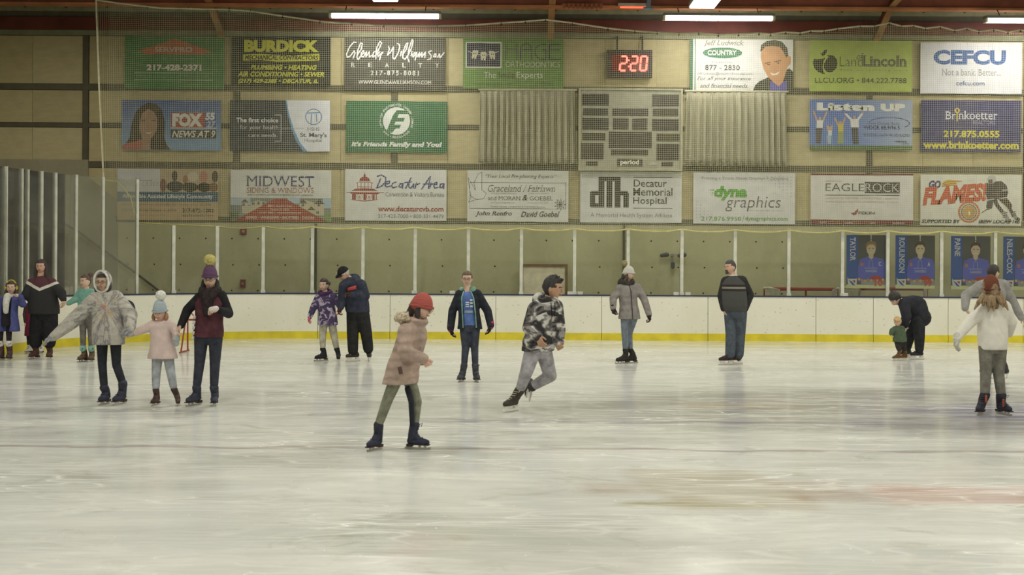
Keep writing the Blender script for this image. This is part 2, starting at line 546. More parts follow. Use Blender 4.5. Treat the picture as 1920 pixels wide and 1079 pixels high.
# ---------------------------------------------------------------- ice
def ice_material():
    m, nt, b = new_mat('skated_ice')
    base = coords(nt)
    big = noise(nt, coords(nt, scale=(0.35, 0.9, 1)), 0.9, 5, 0.6, 0.6)
    col = ramp(nt, big, [(0.3, (196, 198, 190)), (0.5, (212, 213, 207)), (0.7, (226, 227, 222))])
    rub = noise(nt, coords(nt, scale=(0.55, 0.8, 1), rot=(0, 0, 0.35)), 2.0, 7, 0.72, 1.2)
    col = mix_c(nt, math_n(nt, 'MULTIPLY_ADD', rub, -5.0, 2.22, clamp=True), col, (172, 173, 158))
    col = mix_c(nt, math_n(nt, 'MULTIPLY_ADD', rub, 5.0, -2.72, clamp=True), col, (236, 235, 226))
    rub2 = noise(nt, coords(nt, scale=(0.3, 1.3, 1), rot=(0, 0, -0.45)), 2.6, 7, 0.7, 1.0)
    col = mix_c(nt, math_n(nt, 'MULTIPLY_ADD', rub2, 4.5, -2.5, clamp=True), col, (238, 237, 229))
    # painted ring and faded lettering under the ice
    sep = nt.nodes.new('ShaderNodeSeparateXYZ')
    wob = nt.nodes.new('ShaderNodeVectorMath')
    wob.operation = 'ADD'
    nt.links.new(base, wob.inputs[0])
    nz = nt.nodes.new('ShaderNodeTexNoise')
    nz.inputs['Scale'].default_value = 1.3
    nz.inputs['Detail'].default_value = 4
    nt.links.new(base, nz.inputs['Vector'])
    sc = nt.nodes.new('ShaderNodeVectorMath')
    sc.operation = 'SCALE'
    sc.inputs['Scale'].default_value = 0.35
    nt.links.new(nz.outputs['Color'], sc.inputs[0])
    nt.links.new(sc.outputs[0], wob.inputs[1])
    nt.links.new(wob.outputs[0], sep.inputs[0])
    X, Y = sep.outputs[0], sep.outputs[1]
    fade = noise(nt, coords(nt, scale=(0.5, 2.5, 1)), 1.6, 4, 0.7)

    def ellipse(cx, cy, rx, ry, soft):
        dx = math_n(nt, 'DIVIDE', math_n(nt, 'SUBTRACT', X, cx), rx)
        dy = math_n(nt, 'DIVIDE', math_n(nt, 'SUBTRACT', Y, cy), ry)
        r = math_n(nt, 'SQRT', math_n(nt, 'ADD', math_n(nt, 'MULTIPLY', dx, dx), math_n(nt, 'MULTIPLY', dy, dy)))
        return math_n(nt, 'DIVIDE', math_n(nt, 'SUBTRACT', 1.0, r), soft, clamp=True)

    def patch(cx, cy, hx, hy, skew=0.0, soft=0.12):
        xs = math_n(nt, 'SUBTRACT', math_n(nt, 'SUBTRACT', X, cx), math_n(nt, 'MULTIPLY', math_n(nt, 'SUBTRACT', Y, cy), skew))
        a = math_n(nt, 'DIVIDE', math_n(nt, 'SUBTRACT', hx, math_n(nt, 'ABSOLUTE', xs)), soft, clamp=True)
        c = math_n(nt, 'DIVIDE', math_n(nt, 'SUBTRACT', hy, math_n(nt, 'ABSOLUTE', math_n(nt, 'SUBTRACT', Y, cy))), soft, clamp=True)
        return math_n(nt, 'MULTIPLY', a, c)

    def paint(col, mask, rgb, amt):
        return mix_c(nt, math_n(nt, 'MULTIPLY', math_n(nt, 'MULTIPLY', mask, amt), math_n(nt, 'MULTIPLY_ADD', fade, 1.8, -0.15, clamp=True)), col, rgb)
    col = paint(col, ellipse(6.6, 13.6, 7.0, 2.5, 0.25), (152, 149, 144), 0.85)
    col = paint(col, ellipse(6.2, 13.4, 1.6, 0.9, 0.3), (138, 134, 158), 0.8)
    col = paint(col, ellipse(8.6, 13.2, 2.2, 0.8, 0.3), (146, 144, 168), 0.8)
    col = paint(col, patch(5.0, 12.35, 6.0, 0.22, 0, 0.15), (140, 136, 150), 0.6)
    col = paint(col, patch(3.0, 13.9, 0.9, 0.5, 0, 0.3), (170, 150, 125), 0.55)
    col = paint(col, patch(1.75, 8.75, 0.62, 0.85, -0.15, 0.15), (184, 172, 150), 0.8)
    col = paint(col, patch(1.5, 8.1, 0.6, 0.16, 0, 0.15), (160, 150, 100), 0.8)
    col = paint(col, patch(0.95, 8.7, 0.35, 0.35, 0, 0.2), (180, 160, 140), 0.6)
    col = paint(col, patch(2.55, 8.6, 0.4, 0.45, -0.2, 0.15), (172, 148, 132), 0.7)
    col = paint(col, patch(3.65, 8.55, 0.8, 0.42, 0, 0.15), (198, 158, 146), 0.85)
    col = paint(col, patch(-0.35, 7.0, 0.25, 0.5, 0.3, 0.3), (208, 190, 178), 0.5)
    line = math_n(nt, 'DIVIDE', math_n(nt, 'SUBTRACT', 0.09, math_n(nt, 'ABSOLUTE', math_n(nt, 'SUBTRACT', Y, 10.5))), 0.06, clamp=True)
    col = mix_c(nt, math_n(nt, 'MULTIPLY', line, math_n(nt, 'MULTIPLY_ADD', fade, 1.0, 0.05, clamp=True)), col, (138, 116, 118))
    # skate cuts: thin bright ridges along several directions, and drifts of shaved snow
    cuts = None
    for i, (rot, sx, sy, scl, wid) in enumerate(((0.06, 0.07, 1.0, 3.0, 0.016), (-0.22, 0.09, 1.0, 2.3, 0.013), (0.5, 0.16, 1.0, 1.9, 0.011), (1.1, 0.2, 1.0, 1.5, 0.010), (-0.7, 0.16, 1.0, 1.7, 0.010), (0.0, 0.05, 1.0, 6.0, 0.02))):
        f = noise(nt, coords(nt, scale=(sx, sy, 1), rot=(0, 0, rot)), scl, 2, 0.45, 0.15)
        r = math_n(nt, 'SUBTRACT', 1.0, math_n(nt, 'DIVIDE', math_n(nt, 'ABSOLUTE', math_n(nt, 'SUBTRACT', f, 0.5 + 0.01 * i)), wid), clamp=True)
        cuts = r if cuts is None else math_n(nt, 'MAXIMUM', cuts, r)
    patchy = math_n(nt, 'MULTIPLY_ADD', noise(nt, coords(nt, scale=(0.4, 0.8, 1)), 0.8, 3), 2.4, -0.75, clamp=True)
    cutm = math_n(nt, 'MULTIPLY', cuts, math_n(nt, 'MULTIPLY_ADD', patchy, 0.6, 0.12))
    snow = math_n(nt, 'MULTIPLY_ADD', noise(nt, coords(nt, scale=(0.25, 1.0, 1), rot=(0, 0, -0.1)), 1.3, 7, 0.68, 0.8), 3.4, -1.66, clamp=True)
    flecks = math_n(nt, 'MULTIPLY_ADD', noise(nt, base, 26, 2, 0.5), 14.0, -9.8, clamp=True)
    white = math_n(nt, 'MAXIMUM', math_n(nt, 'MAXIMUM', cutm, math_n(nt, 'MULTIPLY', snow, 0.8)), math_n(nt, 'MULTIPLY', flecks, 0.6))
    col = mix_c(nt, white, col, (240, 239, 230))
    nt.links.new(col, b.inputs['Base Color'])
    nt.links.new(math_n(nt, 'MULTIPLY_ADD', white, 0.35, 0.11, clamp=True), b.inputs['Roughness'])
    b.inputs['Specular IOR Level'].default_value = 0.42
    b.inputs['IOR'].default_value = 1.31
    bump(nt, b, math_n(nt, 'ADD', white, math_n(nt, 'MULTIPLY', big, 0.4)), 0.05, 0.01)
    return m

def board_curve(n=14):
    """the inside line of the boards: left side, left corner, far end, right corner, right side"""
    pts = [(XL, -1.6)]
    for i in range(n + 1):
        a = math.pi / 2 * (1 - i / n)
        pts.append((XL + RAD - RAD * math.sin(a), BOARD_Y - RAD + RAD * math.cos(a)))
    for i in range(n + 1):
        a = math.pi / 2 * i / n
        pts.append((XR - RAD + RAD * math.sin(a), BOARD_Y - RAD + RAD * math.cos(a)))
    pts.append((XR, -1.6))
    return pts
ice = MB().sheet([(x, y, 0) for x, y in [(XL, -8.5)] + board_curve()[1:-1] + [(XR, -8.5)]], (0, 0, -1), 0.05)
tag(ice.build('floor', ice_material()), 'scratched white ice sheet of the rink', kind='structure')

# ---------------------------------------------------------------- dasher boards
def board_white():
    m, nt, b = new_mat('board_plastic')
    f = noise(nt, coords(nt), 1.2, 4)
    c = ramp(nt, f, [(0.3, (230, 228, 208)), (0.7, (238, 236, 221))])
    sc = math_n(nt, 'MULTIPLY_ADD', noise(nt, coords(nt, scale=(1, 1, 1.6)), 17, 2, 0.5), 16, -10.9, clamp=True)
    c = mix_c(nt, math_n(nt, 'MULTIPLY', sc, 0.62), c, (96, 92, 80))
    nt.links.new(c, b.inputs['Base Color'])
    b.inputs['Roughness'].default_value = 0.42
    return m
M_BOARD = board_white()
M_KICK = plain((216, 200, 52), 0.5, vary=0.07, scale=3)
M_CAP = plain((44, 52, 84), 0.5)
boards = tag(empty('dasher_boards'), 'white rink boards with a yellow kick strip and dark blue cap', 'rink boards')

def strip(pts, z0, z1, d0, d1):
    """a wall strip following pts (2D), from offset d0 to d1 outward"""
    mb = MB()
    rings = []
    for i, p in enumerate(pts):
        a, c = pts[max(0, i - 1)], pts[min(len(pts) - 1, i + 1)]
        t = Vector((c[0] - a[0], c[1] - a[1], 0)).normalized()
        nrm = Vector((-t.y, t.x, 0))
        p = Vector((p[0], p[1], 0))
        q0, q1 = p + nrm * d0, p + nrm * d1
        rings.append([(q0.x, q0.y, z0), (q1.x, q1.y, z0), (q1.x, q1.y, z1), (q0.x, q0.y, z1)])
    return mb.loft(rings)

def arc_l(a0, a1, n=5):
    return [(XL + RAD - RAD * math.sin(a), BOARD_Y - RAD + RAD * math.cos(a)) for a in [a0 + (a1 - a0) * i / n for i in range(n + 1)]]
def arc_r(a0, a1, n=5):
    return [(XR - RAD + RAD * math.sin(a), BOARD_Y - RAD + RAD * math.cos(a)) for a in [a0 + (a1 - a0) * i / n for i in range(n + 1)]]
runs = []
ys = [-1.6, 1.0, 3.4, 5.8, 8.2, 10.6, 13.0, 15.4, 17.8, 20.4]
for a, c in zip(ys[:-1], ys[1:]): runs.append([(XL, a), (XL, c)])
h = math.pi / 2
for i in range(3): runs.append(arc_l(h * (1 - i / 3), h * (1 - (i + 1) / 3)))
xs = [-4.4, -2.76, -0.36, 2.04, 4.45, 6.9, 8.2, 9.9, 11.6]
for a, c in zip(xs[:-1], xs[1:]): runs.append([(a, BOARD_Y), (c, BOARD_Y)])
for i in range(3): runs.append(arc_r(h * i / 3, h * (i + 1) / 3))
for a, c in zip(ys[:-1], ys[1:]): runs.append([(XR, c), (XR, a)])
runs = runs[:9] + runs[9:12] + runs[12:]
for r in runs:
    # a 6 mm joint between neighbours
    p0, p1 = Vector(r[0]), Vector(r[-1])
    q = [tuple(Vector(p)) for p in r]
    d0 = (Vector(r[1]) - p0).normalized() * 0.006
    d1 = (Vector(r[-2]) - p1).normalized() * 0.006
    q[0], q[-1] = tuple(p0 + d0), tuple(p1 + d1)
    strip(q, KICK_Z, BOARD_Z - 0.03, 0.0, 0.05).build('board_panel', M_BOARD, boards)
    strip(q, 0.0, KICK_Z, -0.012, 0.05).build('kick_plate', M_KICK, boards)
    strip(r, BOARD_Z - 0.03, BOARD_Z, -0.015, 0.14).build('top_cap', M_CAP, boards)
a_red = None
def left_angle(px):
    lo, hi = 0.0, math.pi / 2
    for _ in range(50):
        a = (lo + hi) / 2
        x, y = XL + RAD - RAD * math.sin(a), BOARD_Y - RAD + RAD * math.cos(a)
        if 960 + F_PX * x / y > px: lo = a
        else: hi = a
    return a
a0 = left_angle(252)
stripe = arc_l(a0 - 0.006, a0 + 0.006, 2)
strip(stripe, 0.0, BOARD_Z - 0.03, -0.016, 0.0).build('red_goal_stripe', plain((176, 48, 62), 0.5), boards)

# ---------------------------------------------------------------- glass above the boards
def glass_material(name, haze, tint):
    m = bpy.data.materials.new(name)
    m.use_nodes = True
    nt = m.node_tree
    nt.nodes.clear()
    out = nt.nodes.new('ShaderNodeOutputMaterial')
    tr = nt.nodes.new('ShaderNodeBsdfTransparent')
    tr.inputs[0].default_value = lin(tint)
    gl = nt.nodes.new('ShaderNodeBsdfGlossy')
    gl.inputs['Roughness'].default_value = 0.03
    df = nt.nodes.new('ShaderNodeBsdfDiffuse')
    df.inputs[0].default_value = lin((205, 203, 185))
    fr = nt.nodes.new('ShaderNodeFresnel')
    fr.inputs[0].default_value = 1.45
    m1 = nt.nodes.new('ShaderNodeMixShader')
    m2 = nt.nodes.new('ShaderNodeMixShader')
    smear = noise(nt, coords(nt), 1.5, 5, 0.6)
    nt.links.new(math_n(nt, 'MULTIPLY', smear, haze * 2), m1.inputs[0])
    nt.links.new(tr.outputs[0], m1.inputs[1])
    nt.links.new(df.outputs[0], m1.inputs[2])
    nt.links.new(fr.outputs[0], m2.inputs[0])
    nt.links.new(m1.outputs[0], m2.inputs[1])
    nt.links.new(gl.outputs[0], m2.inputs[2])
    nt.links.new(m2.outputs[0], out.inputs[0])
    return m
M_GLASS = glass_material('rink_glass', 0.025, (246, 248, 244))
M_GLASS_TALL = glass_material('tall_rink_glass', 0.15, (238, 240, 234))  # dusty haze, raised further to stand in for bright reflections on the panes
M_POST = plain((205, 206, 192), 0.45, 0.1)

def curve_at(px):
    X = (px - 960) / (F_PX / BOARD_Y)
    if X >= XL + RAD: return (X, BOARD_Y), 0.0
    a = left_angle(px)
    return (XL + RAD - RAD * math.sin(a), BOARD_Y - RAD + RAD * math.cos(a)), a
post_px = [17, 46, 57, 82, 108, 146, 196, 259.5, 327, 408, 493.5, 585, 680, 778, 878, 977.5, 1077.5, 1178, 1279, 1379, 1480, 1581, 1666, 1767, 1868, 1968, 2068]
glass_wall = tag(empty('rink_glass'), 'clear glass panes in pale metal posts standing on the boards', 'rink glass')
prev = None
for px in post_px:
    (x, y), a = curve_at(px)
    t = Vector((math.cos(a), math.sin(a), 0))
    nrm = Vector((-t.y, t.x, 0))
    c = Vector((x, y, 0)) + nrm * 0.07
    tall = px < 300
    top = TALL_Z if tall else GLASS_Z
    w = 0.018 if tall and px < 60 else 0.028 if tall else 0.036
    mb = MB().obox((c.x, c.y, (BOARD_Z + top) / 2), t * w, nrm * 0.03, (0, 0, (top - BOARD_Z) / 2))
    if px >= 300: mb.obox((c.x, c.y, BOARD_Z + 0.03), t * 0.05, nrm * 0.05, (0, 0, 0.03))
    mb.build('glass_post', M_POST, glass_wall)
    if prev is not None:
        ppx, pa, pc = prev
        ptop = TALL_Z if ppx < 259 else GLASS_Z
        if ppx > 259 or a == 0 and pa == 0:
            pts = [(pc.x, pc.y), (c.x, c.y)]
        else:
            pts = [(XL + RAD - (RAD + 0.07) * math.sin(q), BOARD_Y - RAD + (RAD + 0.07) * math.cos(q)) for q in [pa + (a - pa) * k / 4 for k in range(5)]]
        pts = [tuple(Vector(p)) for p in pts]
        strip(pts, BOARD_Z + 0.005, ptop - 0.01, -0.006, 0.006).build('glass_pane', M_GLASS_TALL if ppx < 259 else M_GLASS, glass_wall)
    prev = (px, a, c)
# the left side carries on towards the camera
y = curve_at(17)[0][1]
prevy = y
while prevy > 6:
    ny = prevy - 1.22
    MB().box((XL - 0.1, ny - 0.03, BOARD_Z), (XL - 0.04, ny + 0.03, TALL_Z)).build('glass_post', M_POST, glass_wall)
    strip([(XL, ny), (XL, prevy)], BOARD_Z + 0.005, TALL_Z - 0.01, 0.064, 0.076).build('glass_pane', M_GLASS_TALL, glass_wall)
    prevy = ny
# little brackets at the foot of the far panes
for px in (495, 655, 777, 848, 1069, 1088, 1268, 1290, 1585):
    p = at(px, 545, BOARD_Y)
    MB().box((p.x - 0.06, BOARD_Y + 0.0, BOARD_Z), (p.x + 0.06, BOARD_Y + 0.04, BOARD_Z + 0.07)).build('pane_clip', plain((196, 196, 184), 0.5), glass_wall)

# ---------------------------------------------------------------- lamps
M_TUBE = glow((250, 248, 255), 16.0)
M_BAYGLOW = glow((255, 252, 246), 11.0)
tube_labels = ['twin fluorescent tube light above the dark script-lettered banner', 'twin fluorescent tube light above the portrait banner, right of the red clock',
               'twin fluorescent tube light cut by the right edge of the picture']
for i, (pa, pb, py) in enumerate(((623, 822, 31), (1248, 1447, 35), (1851, 2050, 40))):
    A, B = at(pa, py, 25.62), at(pb, py, 25.62)
    zc = (A.z + B.z) / 2
    f = tag(MB().box((A.x - 0.06, 25.52, zc + 0.05), (B.x + 0.06, 25.72, zc + 0.11)).build('tube_light', plain((120, 118, 105), 0.5), base=(0, 0, 0)), tube_labels[i], 'light')
    mid = (A.x + B.x) / 2
    for x0, x1 in ((A.x, mid - 0.012), (mid + 0.012, B.x)):
        MB().tube([(x0, 25.57, zc), (x1, 25.57, zc)], 0.036, 10).build('fluorescent_tube', M_TUBE, f)
        MB().tube([(x0, 25.67, zc), (x1, 25.67, zc)], 0.036, 10).build('fluorescent_tube', M_TUBE, f)
    for x in (A.x - 0.04, B.x + 0.04):
        MB().box((x - 0.03, 25.55, zc - 0.04), (x + 0.03, 25.69, zc + 0.05)).build('end_cap', plain((168, 160, 128), 0.5), f)
    for x in (A.x + 0.3, B.x - 0.3):
        MB().tube([(x, 25.62, zc + 0.1), (x, 25.82, pz)], 0.012, 6).build('hanger_rod', M_BLACK, f)
    ld = bpy.data.lights.new('tube_glow', 'AREA')
    ld.shape = 'RECTANGLE'
    ld.size, ld.size_y = 2.4, 0.16
    ld.energy = TUBE_POWER
    ld.color = LAMP_COLOUR
    lo = bpy.data.objects.new('tube_glow', ld)
    COL.objects.link(lo)
    lo.location = (mid, 25.62, zc - 0.045)
    lo.rotation_euler = (math.radians(16), 0, 0)
    lo.parent = f
bay_first = None
seen = {(-9.95, 22.6): 'high bay light at the top edge, above the dim left wall panels', (-2.65, 22.6): 'high bay light at the top edge, above the dark script-lettered banner',
        (3.9, 22.6): 'bright high bay light hanging down at the top edge beside the portrait banner'}
M_BAYBODY = plain((150, 150, 142), 0.5)
for by in BAY_Y:
    for bx in BAY_X:
        x, y, z = bx, by, BAY_Z + (0.10 if bx < 0 and by > 20 else 0)
        f = tag(MB().box((x - 0.27, y - 0.62, z + 0.02), (x + 0.27, y + 0.62, z + 0.10)).build('high_bay_light', M_BAYBODY),
                seen.get((bx, by), 'high bay light hanging over the ice outside the picture'), 'light', group=None if (bx, by) in seen else 'high bay lights over the ice')
        MB().box((x - 0.25, y - 0.6, z - 0.01), (x + 0.25, y + 0.6, z + 0.018)).build('diffuser', M_BAYGLOW, f)
        MB().tube([(x, y, z + 0.1), (x, y, 8.3 + max(0, min(1.0, (22 - abs(y - 9)) * 0.02)))], 0.015, 6).build('hanger_rod', M_BLACK, f)
        ld = bpy.data.lights.new('bay_glow', 'AREA')
        ld.shape = 'RECTANGLE'
        ld.size, ld.size_y = 0.5, 1.2
        ld.energy = BAY_POWER * (0.35 if bx < -9 and by > 20 else 0.7 if bx < -9 else 1)      # the left row is dim
        ld.color = LAMP_COLOUR
        lo = bpy.data.objects.new('bay_glow', ld)
        COL.objects.link(lo)
        lo.location = (x, y, z - 0.02)
        lo.parent = f
# ---------------------------------------------------------------- printed banners
TEXT_QUEUE = []      # (string, target box in picture pixels, style, print, colour)

class Print:
    """A flat printed thing: measured in picture pixels inside its rectangle, built at its real place and size."""
    def __init__(self, name, rect, label, cat, col, Y, thick=0.02, mat=None, group=None, back=0.0):
        self.x0, self.y0, self.x1, self.y1 = rect
        self.cx, self.cy = (self.x0 + self.x1) / 2, (self.y0 + self.y1) / 2
        self.Y = Y
        self.c = at(self.cx, self.cy, Y)
        self.s = F_PX / Y
        self.layer = 0
        self.eps = 0
        self.boost = 1.0
        hw, hh = (self.x1 - self.x0) / 2 / self.s, (self.y1 - self.y0) / 2 / self.s
        self.hw, self.hh = hw, hh
        mb = MB().box((self.c.x - hw, Y, self.c.z - hh), (self.c.x + hw, Y + thick, self.c.z + hh))
        self.o = tag(mb.build(name, mat or ink(col), base=(self.c.x, Y, self.c.z)), label, cat, group)
        self.inks = {}

    def p(self, x, y, k=None):
        k = self.layer if k is None else k
        return Vector((self.c.x + (x - self.cx) / self.s, self.Y - 0.002 - 0.0016 * k - 1.2e-5 * (self.eps % 100), self.c.z - (y - self.cy) / self.s))

    def mb(self, col, name):
        key = (self.layer, tuple(col), name)
        if key not in self.inks:
            self.inks[key] = MB()
        return self.inks[key]

    def up(self, n=1):
        self.layer += n
        return self

    def poly(self, pts, col, name='printed_shape'):
        self.eps += 1
        self.mb(col, name).sheet([self.p(*q) for q in pts], (0, 1, 0))
        return self

    def rect(self, x0, y0, x1, y1, col, name='printed_shape'):
        return self.poly([(x0, y0), (x1, y0), (x1, y1), (x0, y1)], col, name)

    def ell(self, cx, cy, rx, ry, col, name='printed_shape', n=22):
        return self.poly([(cx + rx * math.cos(2 * math.pi * i / n), cy + ry * math.sin(2 * math.pi * i / n)) for i in range(n)], col, name)

    def stroke(self, pts, w, col, name='printed_shape', closed=False):
        m = self.mb(col, name)
        q = list(pts) + ([pts[0]] if closed else [])
        for (ax, ay), (bx, by) in zip(q[:-1], q[1:]):
            L = math.hypot(bx - ax, by - ay) or 1e-6
            nx, ny = -(by - ay) / L * w / 2, (bx - ax) / L * w / 2
            self.eps += 1
            m.add([self.p(ax + nx, ay + ny), self.p(bx + nx, by + ny), self.p(bx - nx, by - ny), self.p(ax - nx, ay - ny)], [(0, 1, 2, 3)])
        for x, y in q:
            self.eps += 1
            m.add([self.p(x + w / 2 * math.cos(i * 1.0472), y + w / 2 * math.sin(i * 1.0472)) for i in range(6)], [tuple(range(6))])
        return self

    def ring(self, cx, cy, rx, ry, w, col, name='printed_shape', a0=0, a1=360, n=28):
        pts = [(cx + rx * math.cos(math.radians(a0 + (a1 - a0) * i / n)), cy + ry * math.sin(math.radians(a0 + (a1 - a0) * i / n))) for i in range(n + 1)]
        return self.stroke(pts, w, col, name)

    def text(self, s, box, col, bold=0.0, shear=0.0, serif=False, rot=0, space=1.0, name='lettering'):
        TEXT_QUEUE.append((s, box, bold, shear, serif, rot, space, self, self.layer, col, name))
        return self

    def done(self):
        for (k, col, name), m in self.inks.items():
            if m.v:
                m.build(name, ink(tuple(min(252, v * self.boost) for v in col)), self.o)
        self.inks = {}

PRINTS = []
def banner(rect, label, col, mat=None):
    b = Print('banner', rect, label, 'banner', col, WALL_Y - 0.11, 0.02, mat)
    PRINTS.append(b)
    return b

def set_texts():
    """every line of lettering: built-in font, turned to mesh, fitted to its measured box"""
    objs = []
    for q in TEXT_QUEUE:
        s, box, bold, shear, serif, rot, space, pr, layer, col, name = q
        cu = bpy.data.curves.new('lettering', 'FONT')
        cu.body = s
        cu.resolution_u = 3
        cu.offset = bold
        cu.shear = shear
        cu.space_character = space
        o = bpy.data.objects.new('lettering', cu)
        COL.objects.link(o)
        objs.append(o)
    bpy.context.view_layer.update()
    dg = bpy.context.evaluated_depsgraph_get()
    for o, q in zip(objs, TEXT_QUEUE):
        s, box, bold, shear, serif, rot, space, pr, layer, col, name = q
        me = o.evaluated_get(dg).to_mesh()
        v = [(p.co.x, p.co.y) for p in me.vertices]
        f = [tuple(p.vertices) for p in me.polygons]
        ed = {}
        for poly in f:
            for a, b2 in zip(poly, poly[1:] + poly[:1]):
                k = (min(a, b2), max(a, b2))
                ed[k] = ed.get(k, 0) + 1
        n_plain = len(v)
        if serif and v:
            cap = 0.0
            for x, y in v: cap = max(cap, y)
            tops = {0.0}
            hs = {}
            for x, y in v: hs[round(y, 2)] = hs.get(round(y, 2), 0) + 1
            extra_v, extra_f = [], []
            for (a, b2), n in ed.items():
                if n != 1: continue
                (xa, ya), (xb, yb) = v[a], v[b2]
                L = abs(xa - xb)
                if abs(ya - yb) > 0.012 or not 0.05 < L < 0.26: continue
                slx = shear * ya
                base_y = abs(ya) < 0.06
                top_y = ya > 0.4
                if not (base_y or top_y): continue
                x0, x1 = min(xa, xb) - 0.055, max(xa, xb) + 0.055
                y0, y1 = (ya, ya + 0.045) if base_y else (ya - 0.045, ya)
                i = len(v) + len(extra_v)
                extra_v += [(x0, y0), (x1, y0), (x1, y1), (x0, y1)]
                extra_f.append((i, i + 1, i + 2, i + 3))
            v += extra_v
            f += extra_f
        o.to_mesh_clear()
        if not v: continue
        if rot == 90:      # reads downwards
            v = [(y, -x) for x, y in v]
        elif rot == 'arc':
            pass
        xs, ys = [p[0] for p in v], [p[1] for p in v]
        bx0, by0, bx1, by1 = box[:4]
        tilt = box[4] if len(box) > 4 else 0.0      # rise in pixels from left to right
        W, H = max(xs) - min(xs) or 1, max(ys) - min(ys) or 1
        m = pr.inks.setdefault((layer, tuple(col), name), MB())
        pts = []
        for vi, (x, y) in enumerate(v):
            u = (x - min(xs)) / W
            t = (y - min(ys)) / H
            pts.append(pr.p(bx0 + u * (bx1 - bx0), by1 - t * (by1 - by0) - tilt * u, layer + 1) - Vector((0, 3e-4 if vi >= n_plain else 0, 0)))
        m.add(pts, f)
    for o in objs:
        cu = o.data
        bpy.data.objects.remove(o, do_unlink=True)
        bpy.data.curves.remove(cu)
    TEXT_QUEUE.clear()

def crop_pts(pts, sc, ox, oy):
    return [(x / sc + ox, y / sc + oy) for x, y in pts]

YEL, WHT, BLK = (214, 216, 52), (228, 228, 222), (42, 42, 40)

# --- top row
b = banner((234, 68, 420, 167), 'green banner with an orange roof-shaped logo, first in the top row', (58, 128, 62))
b.poly([(257, 97), (290, 86), (328, 72), (366, 86), (396, 96), (394, 100), (383, 98), (383, 102), (270, 102), (267, 97), (258, 98)], (196, 96, 62), 'roof_logo').up()
b.text('SERVPRO', (290, 88, 361, 98), (196, 180, 160), 0.03).text('Fire & Water - Cleanup & Restoration', (288, 108, 364, 113), (120, 160, 118))
b.text('217-428-2371', (275, 121, 379, 133), (226, 222, 210), 0.045, serif=True)
b.rect(252, 136.5, 399, 137.6, (170, 196, 160), 'rule_line').rect(252, 149.6, 399, 150.7, (170, 196, 160), 'rule_line')
b.text('Like it never even happened.', (256, 140, 392, 147), (110, 158, 104))

b = banner((434, 69, 620, 162), 'black banner with bright yellow capitals and a wavy yellow strip', (40, 40, 38))
b.text('BURDICK', (458, 75, 598, 98), YEL, 0.06)
b.poly([(456, 103), (490, 101), (520, 104), (560, 103), (599, 101), (599, 113), (560, 115), (520, 116), (490, 113), (456, 114)], YEL, 'yellow_strip').up()
b.text('MECHANICAL CONTRACTORS', (459, 103.5, 597, 112.5), BLK, 0.035, 0.2)
b.text('PLUMBING \u2022 HEATING', (470, 122, 594, 131), YEL, 0.035, 0.25).text('AIR CONDITIONING \u2022 SEWER', (446, 134.5, 608, 144), YEL, 0.035, 0.25)
b.text('(217) 429-2385 \u2022 DECATUR, IL', (447, 148, 597, 158), YEL, 0.035, 0.25)

b = banner((646, 71, 835, 170), 'dark grey banner with large white brush-script lettering', (58, 55, 50))
G = lambda pts: crop_pts(pts, 9.143, 640, 60)
for st in ([(250, 185), (210, 180), (140, 260), (90, 380), (100, 440), (150, 420), (220, 330), (235, 370), (200, 455)],
           [(270, 400), (340, 300), (360, 200), (330, 190), (280, 320), (265, 440), (290, 480), (340, 400)],
           [(340, 400), (390, 360), (380, 320), (345, 360), (340, 420), (380, 430), (430, 340)], [(430, 340), (420, 430), (480, 340), (480, 430), (530, 400)],
           [(600, 330), (550, 350), (540, 430), (590, 400), (650, 280), (690, 190), (660, 165), (610, 260), (590, 400), (590, 460)],
           [(660, 340), (620, 380), (630, 420), (680, 370), (715, 345), (680, 390), (655, 480)],
           [(810, 250), (820, 300), (790, 400), (840, 350), (890, 260), (880, 440), (910, 470), (970, 370), (1000, 260), (990, 210), (960, 200)],
           [(1030, 330), (1010, 410)], [(1040, 400), (1110, 300), (1140, 190), (1110, 200), (1060, 330), (1050, 440), (1090, 470), (1140, 400)],
           [(1140, 400), (1200, 280), (1230, 150), (1210, 130), (1160, 280), (1135, 440), (1160, 510)], [(1210, 330), (1195, 410)],
           [(1260, 350), (1220, 390), (1230, 430), (1290, 350), (1265, 480)],
           [(1300, 420), (1340, 350), (1330, 430), (1380, 350), (1380, 430), (1440, 340), (1430, 440)],
           [(1540, 320), (1490, 340), (1540, 400), (1530, 460), (1480, 470)], [(1600, 370), (1580, 420), (1620, 420), (1620, 370), (1600, 370)],
           [(1650, 430), (1680, 370), (1690, 440), (1760, 350)]):
    b.stroke(G(st), 2.3, WHT, 'script_lettering')
for ch, x in zip('REALTY', (662, 694.5, 725.5, 757.5, 788, 819.5)):
    b.text(ch, (x - 4, 118, x + 4, 126.5), (216, 214, 204), 0.01, serif=True)
b.text('217-875-8081', (695, 132.5, 786, 141.5), (216, 214, 204), 0.01, space=1.3, serif=True)
b.text('WWW.GLENDAWILLIAMSON.COM', (672, 151, 809, 158), (216, 214, 204), 0.01, serif=True)

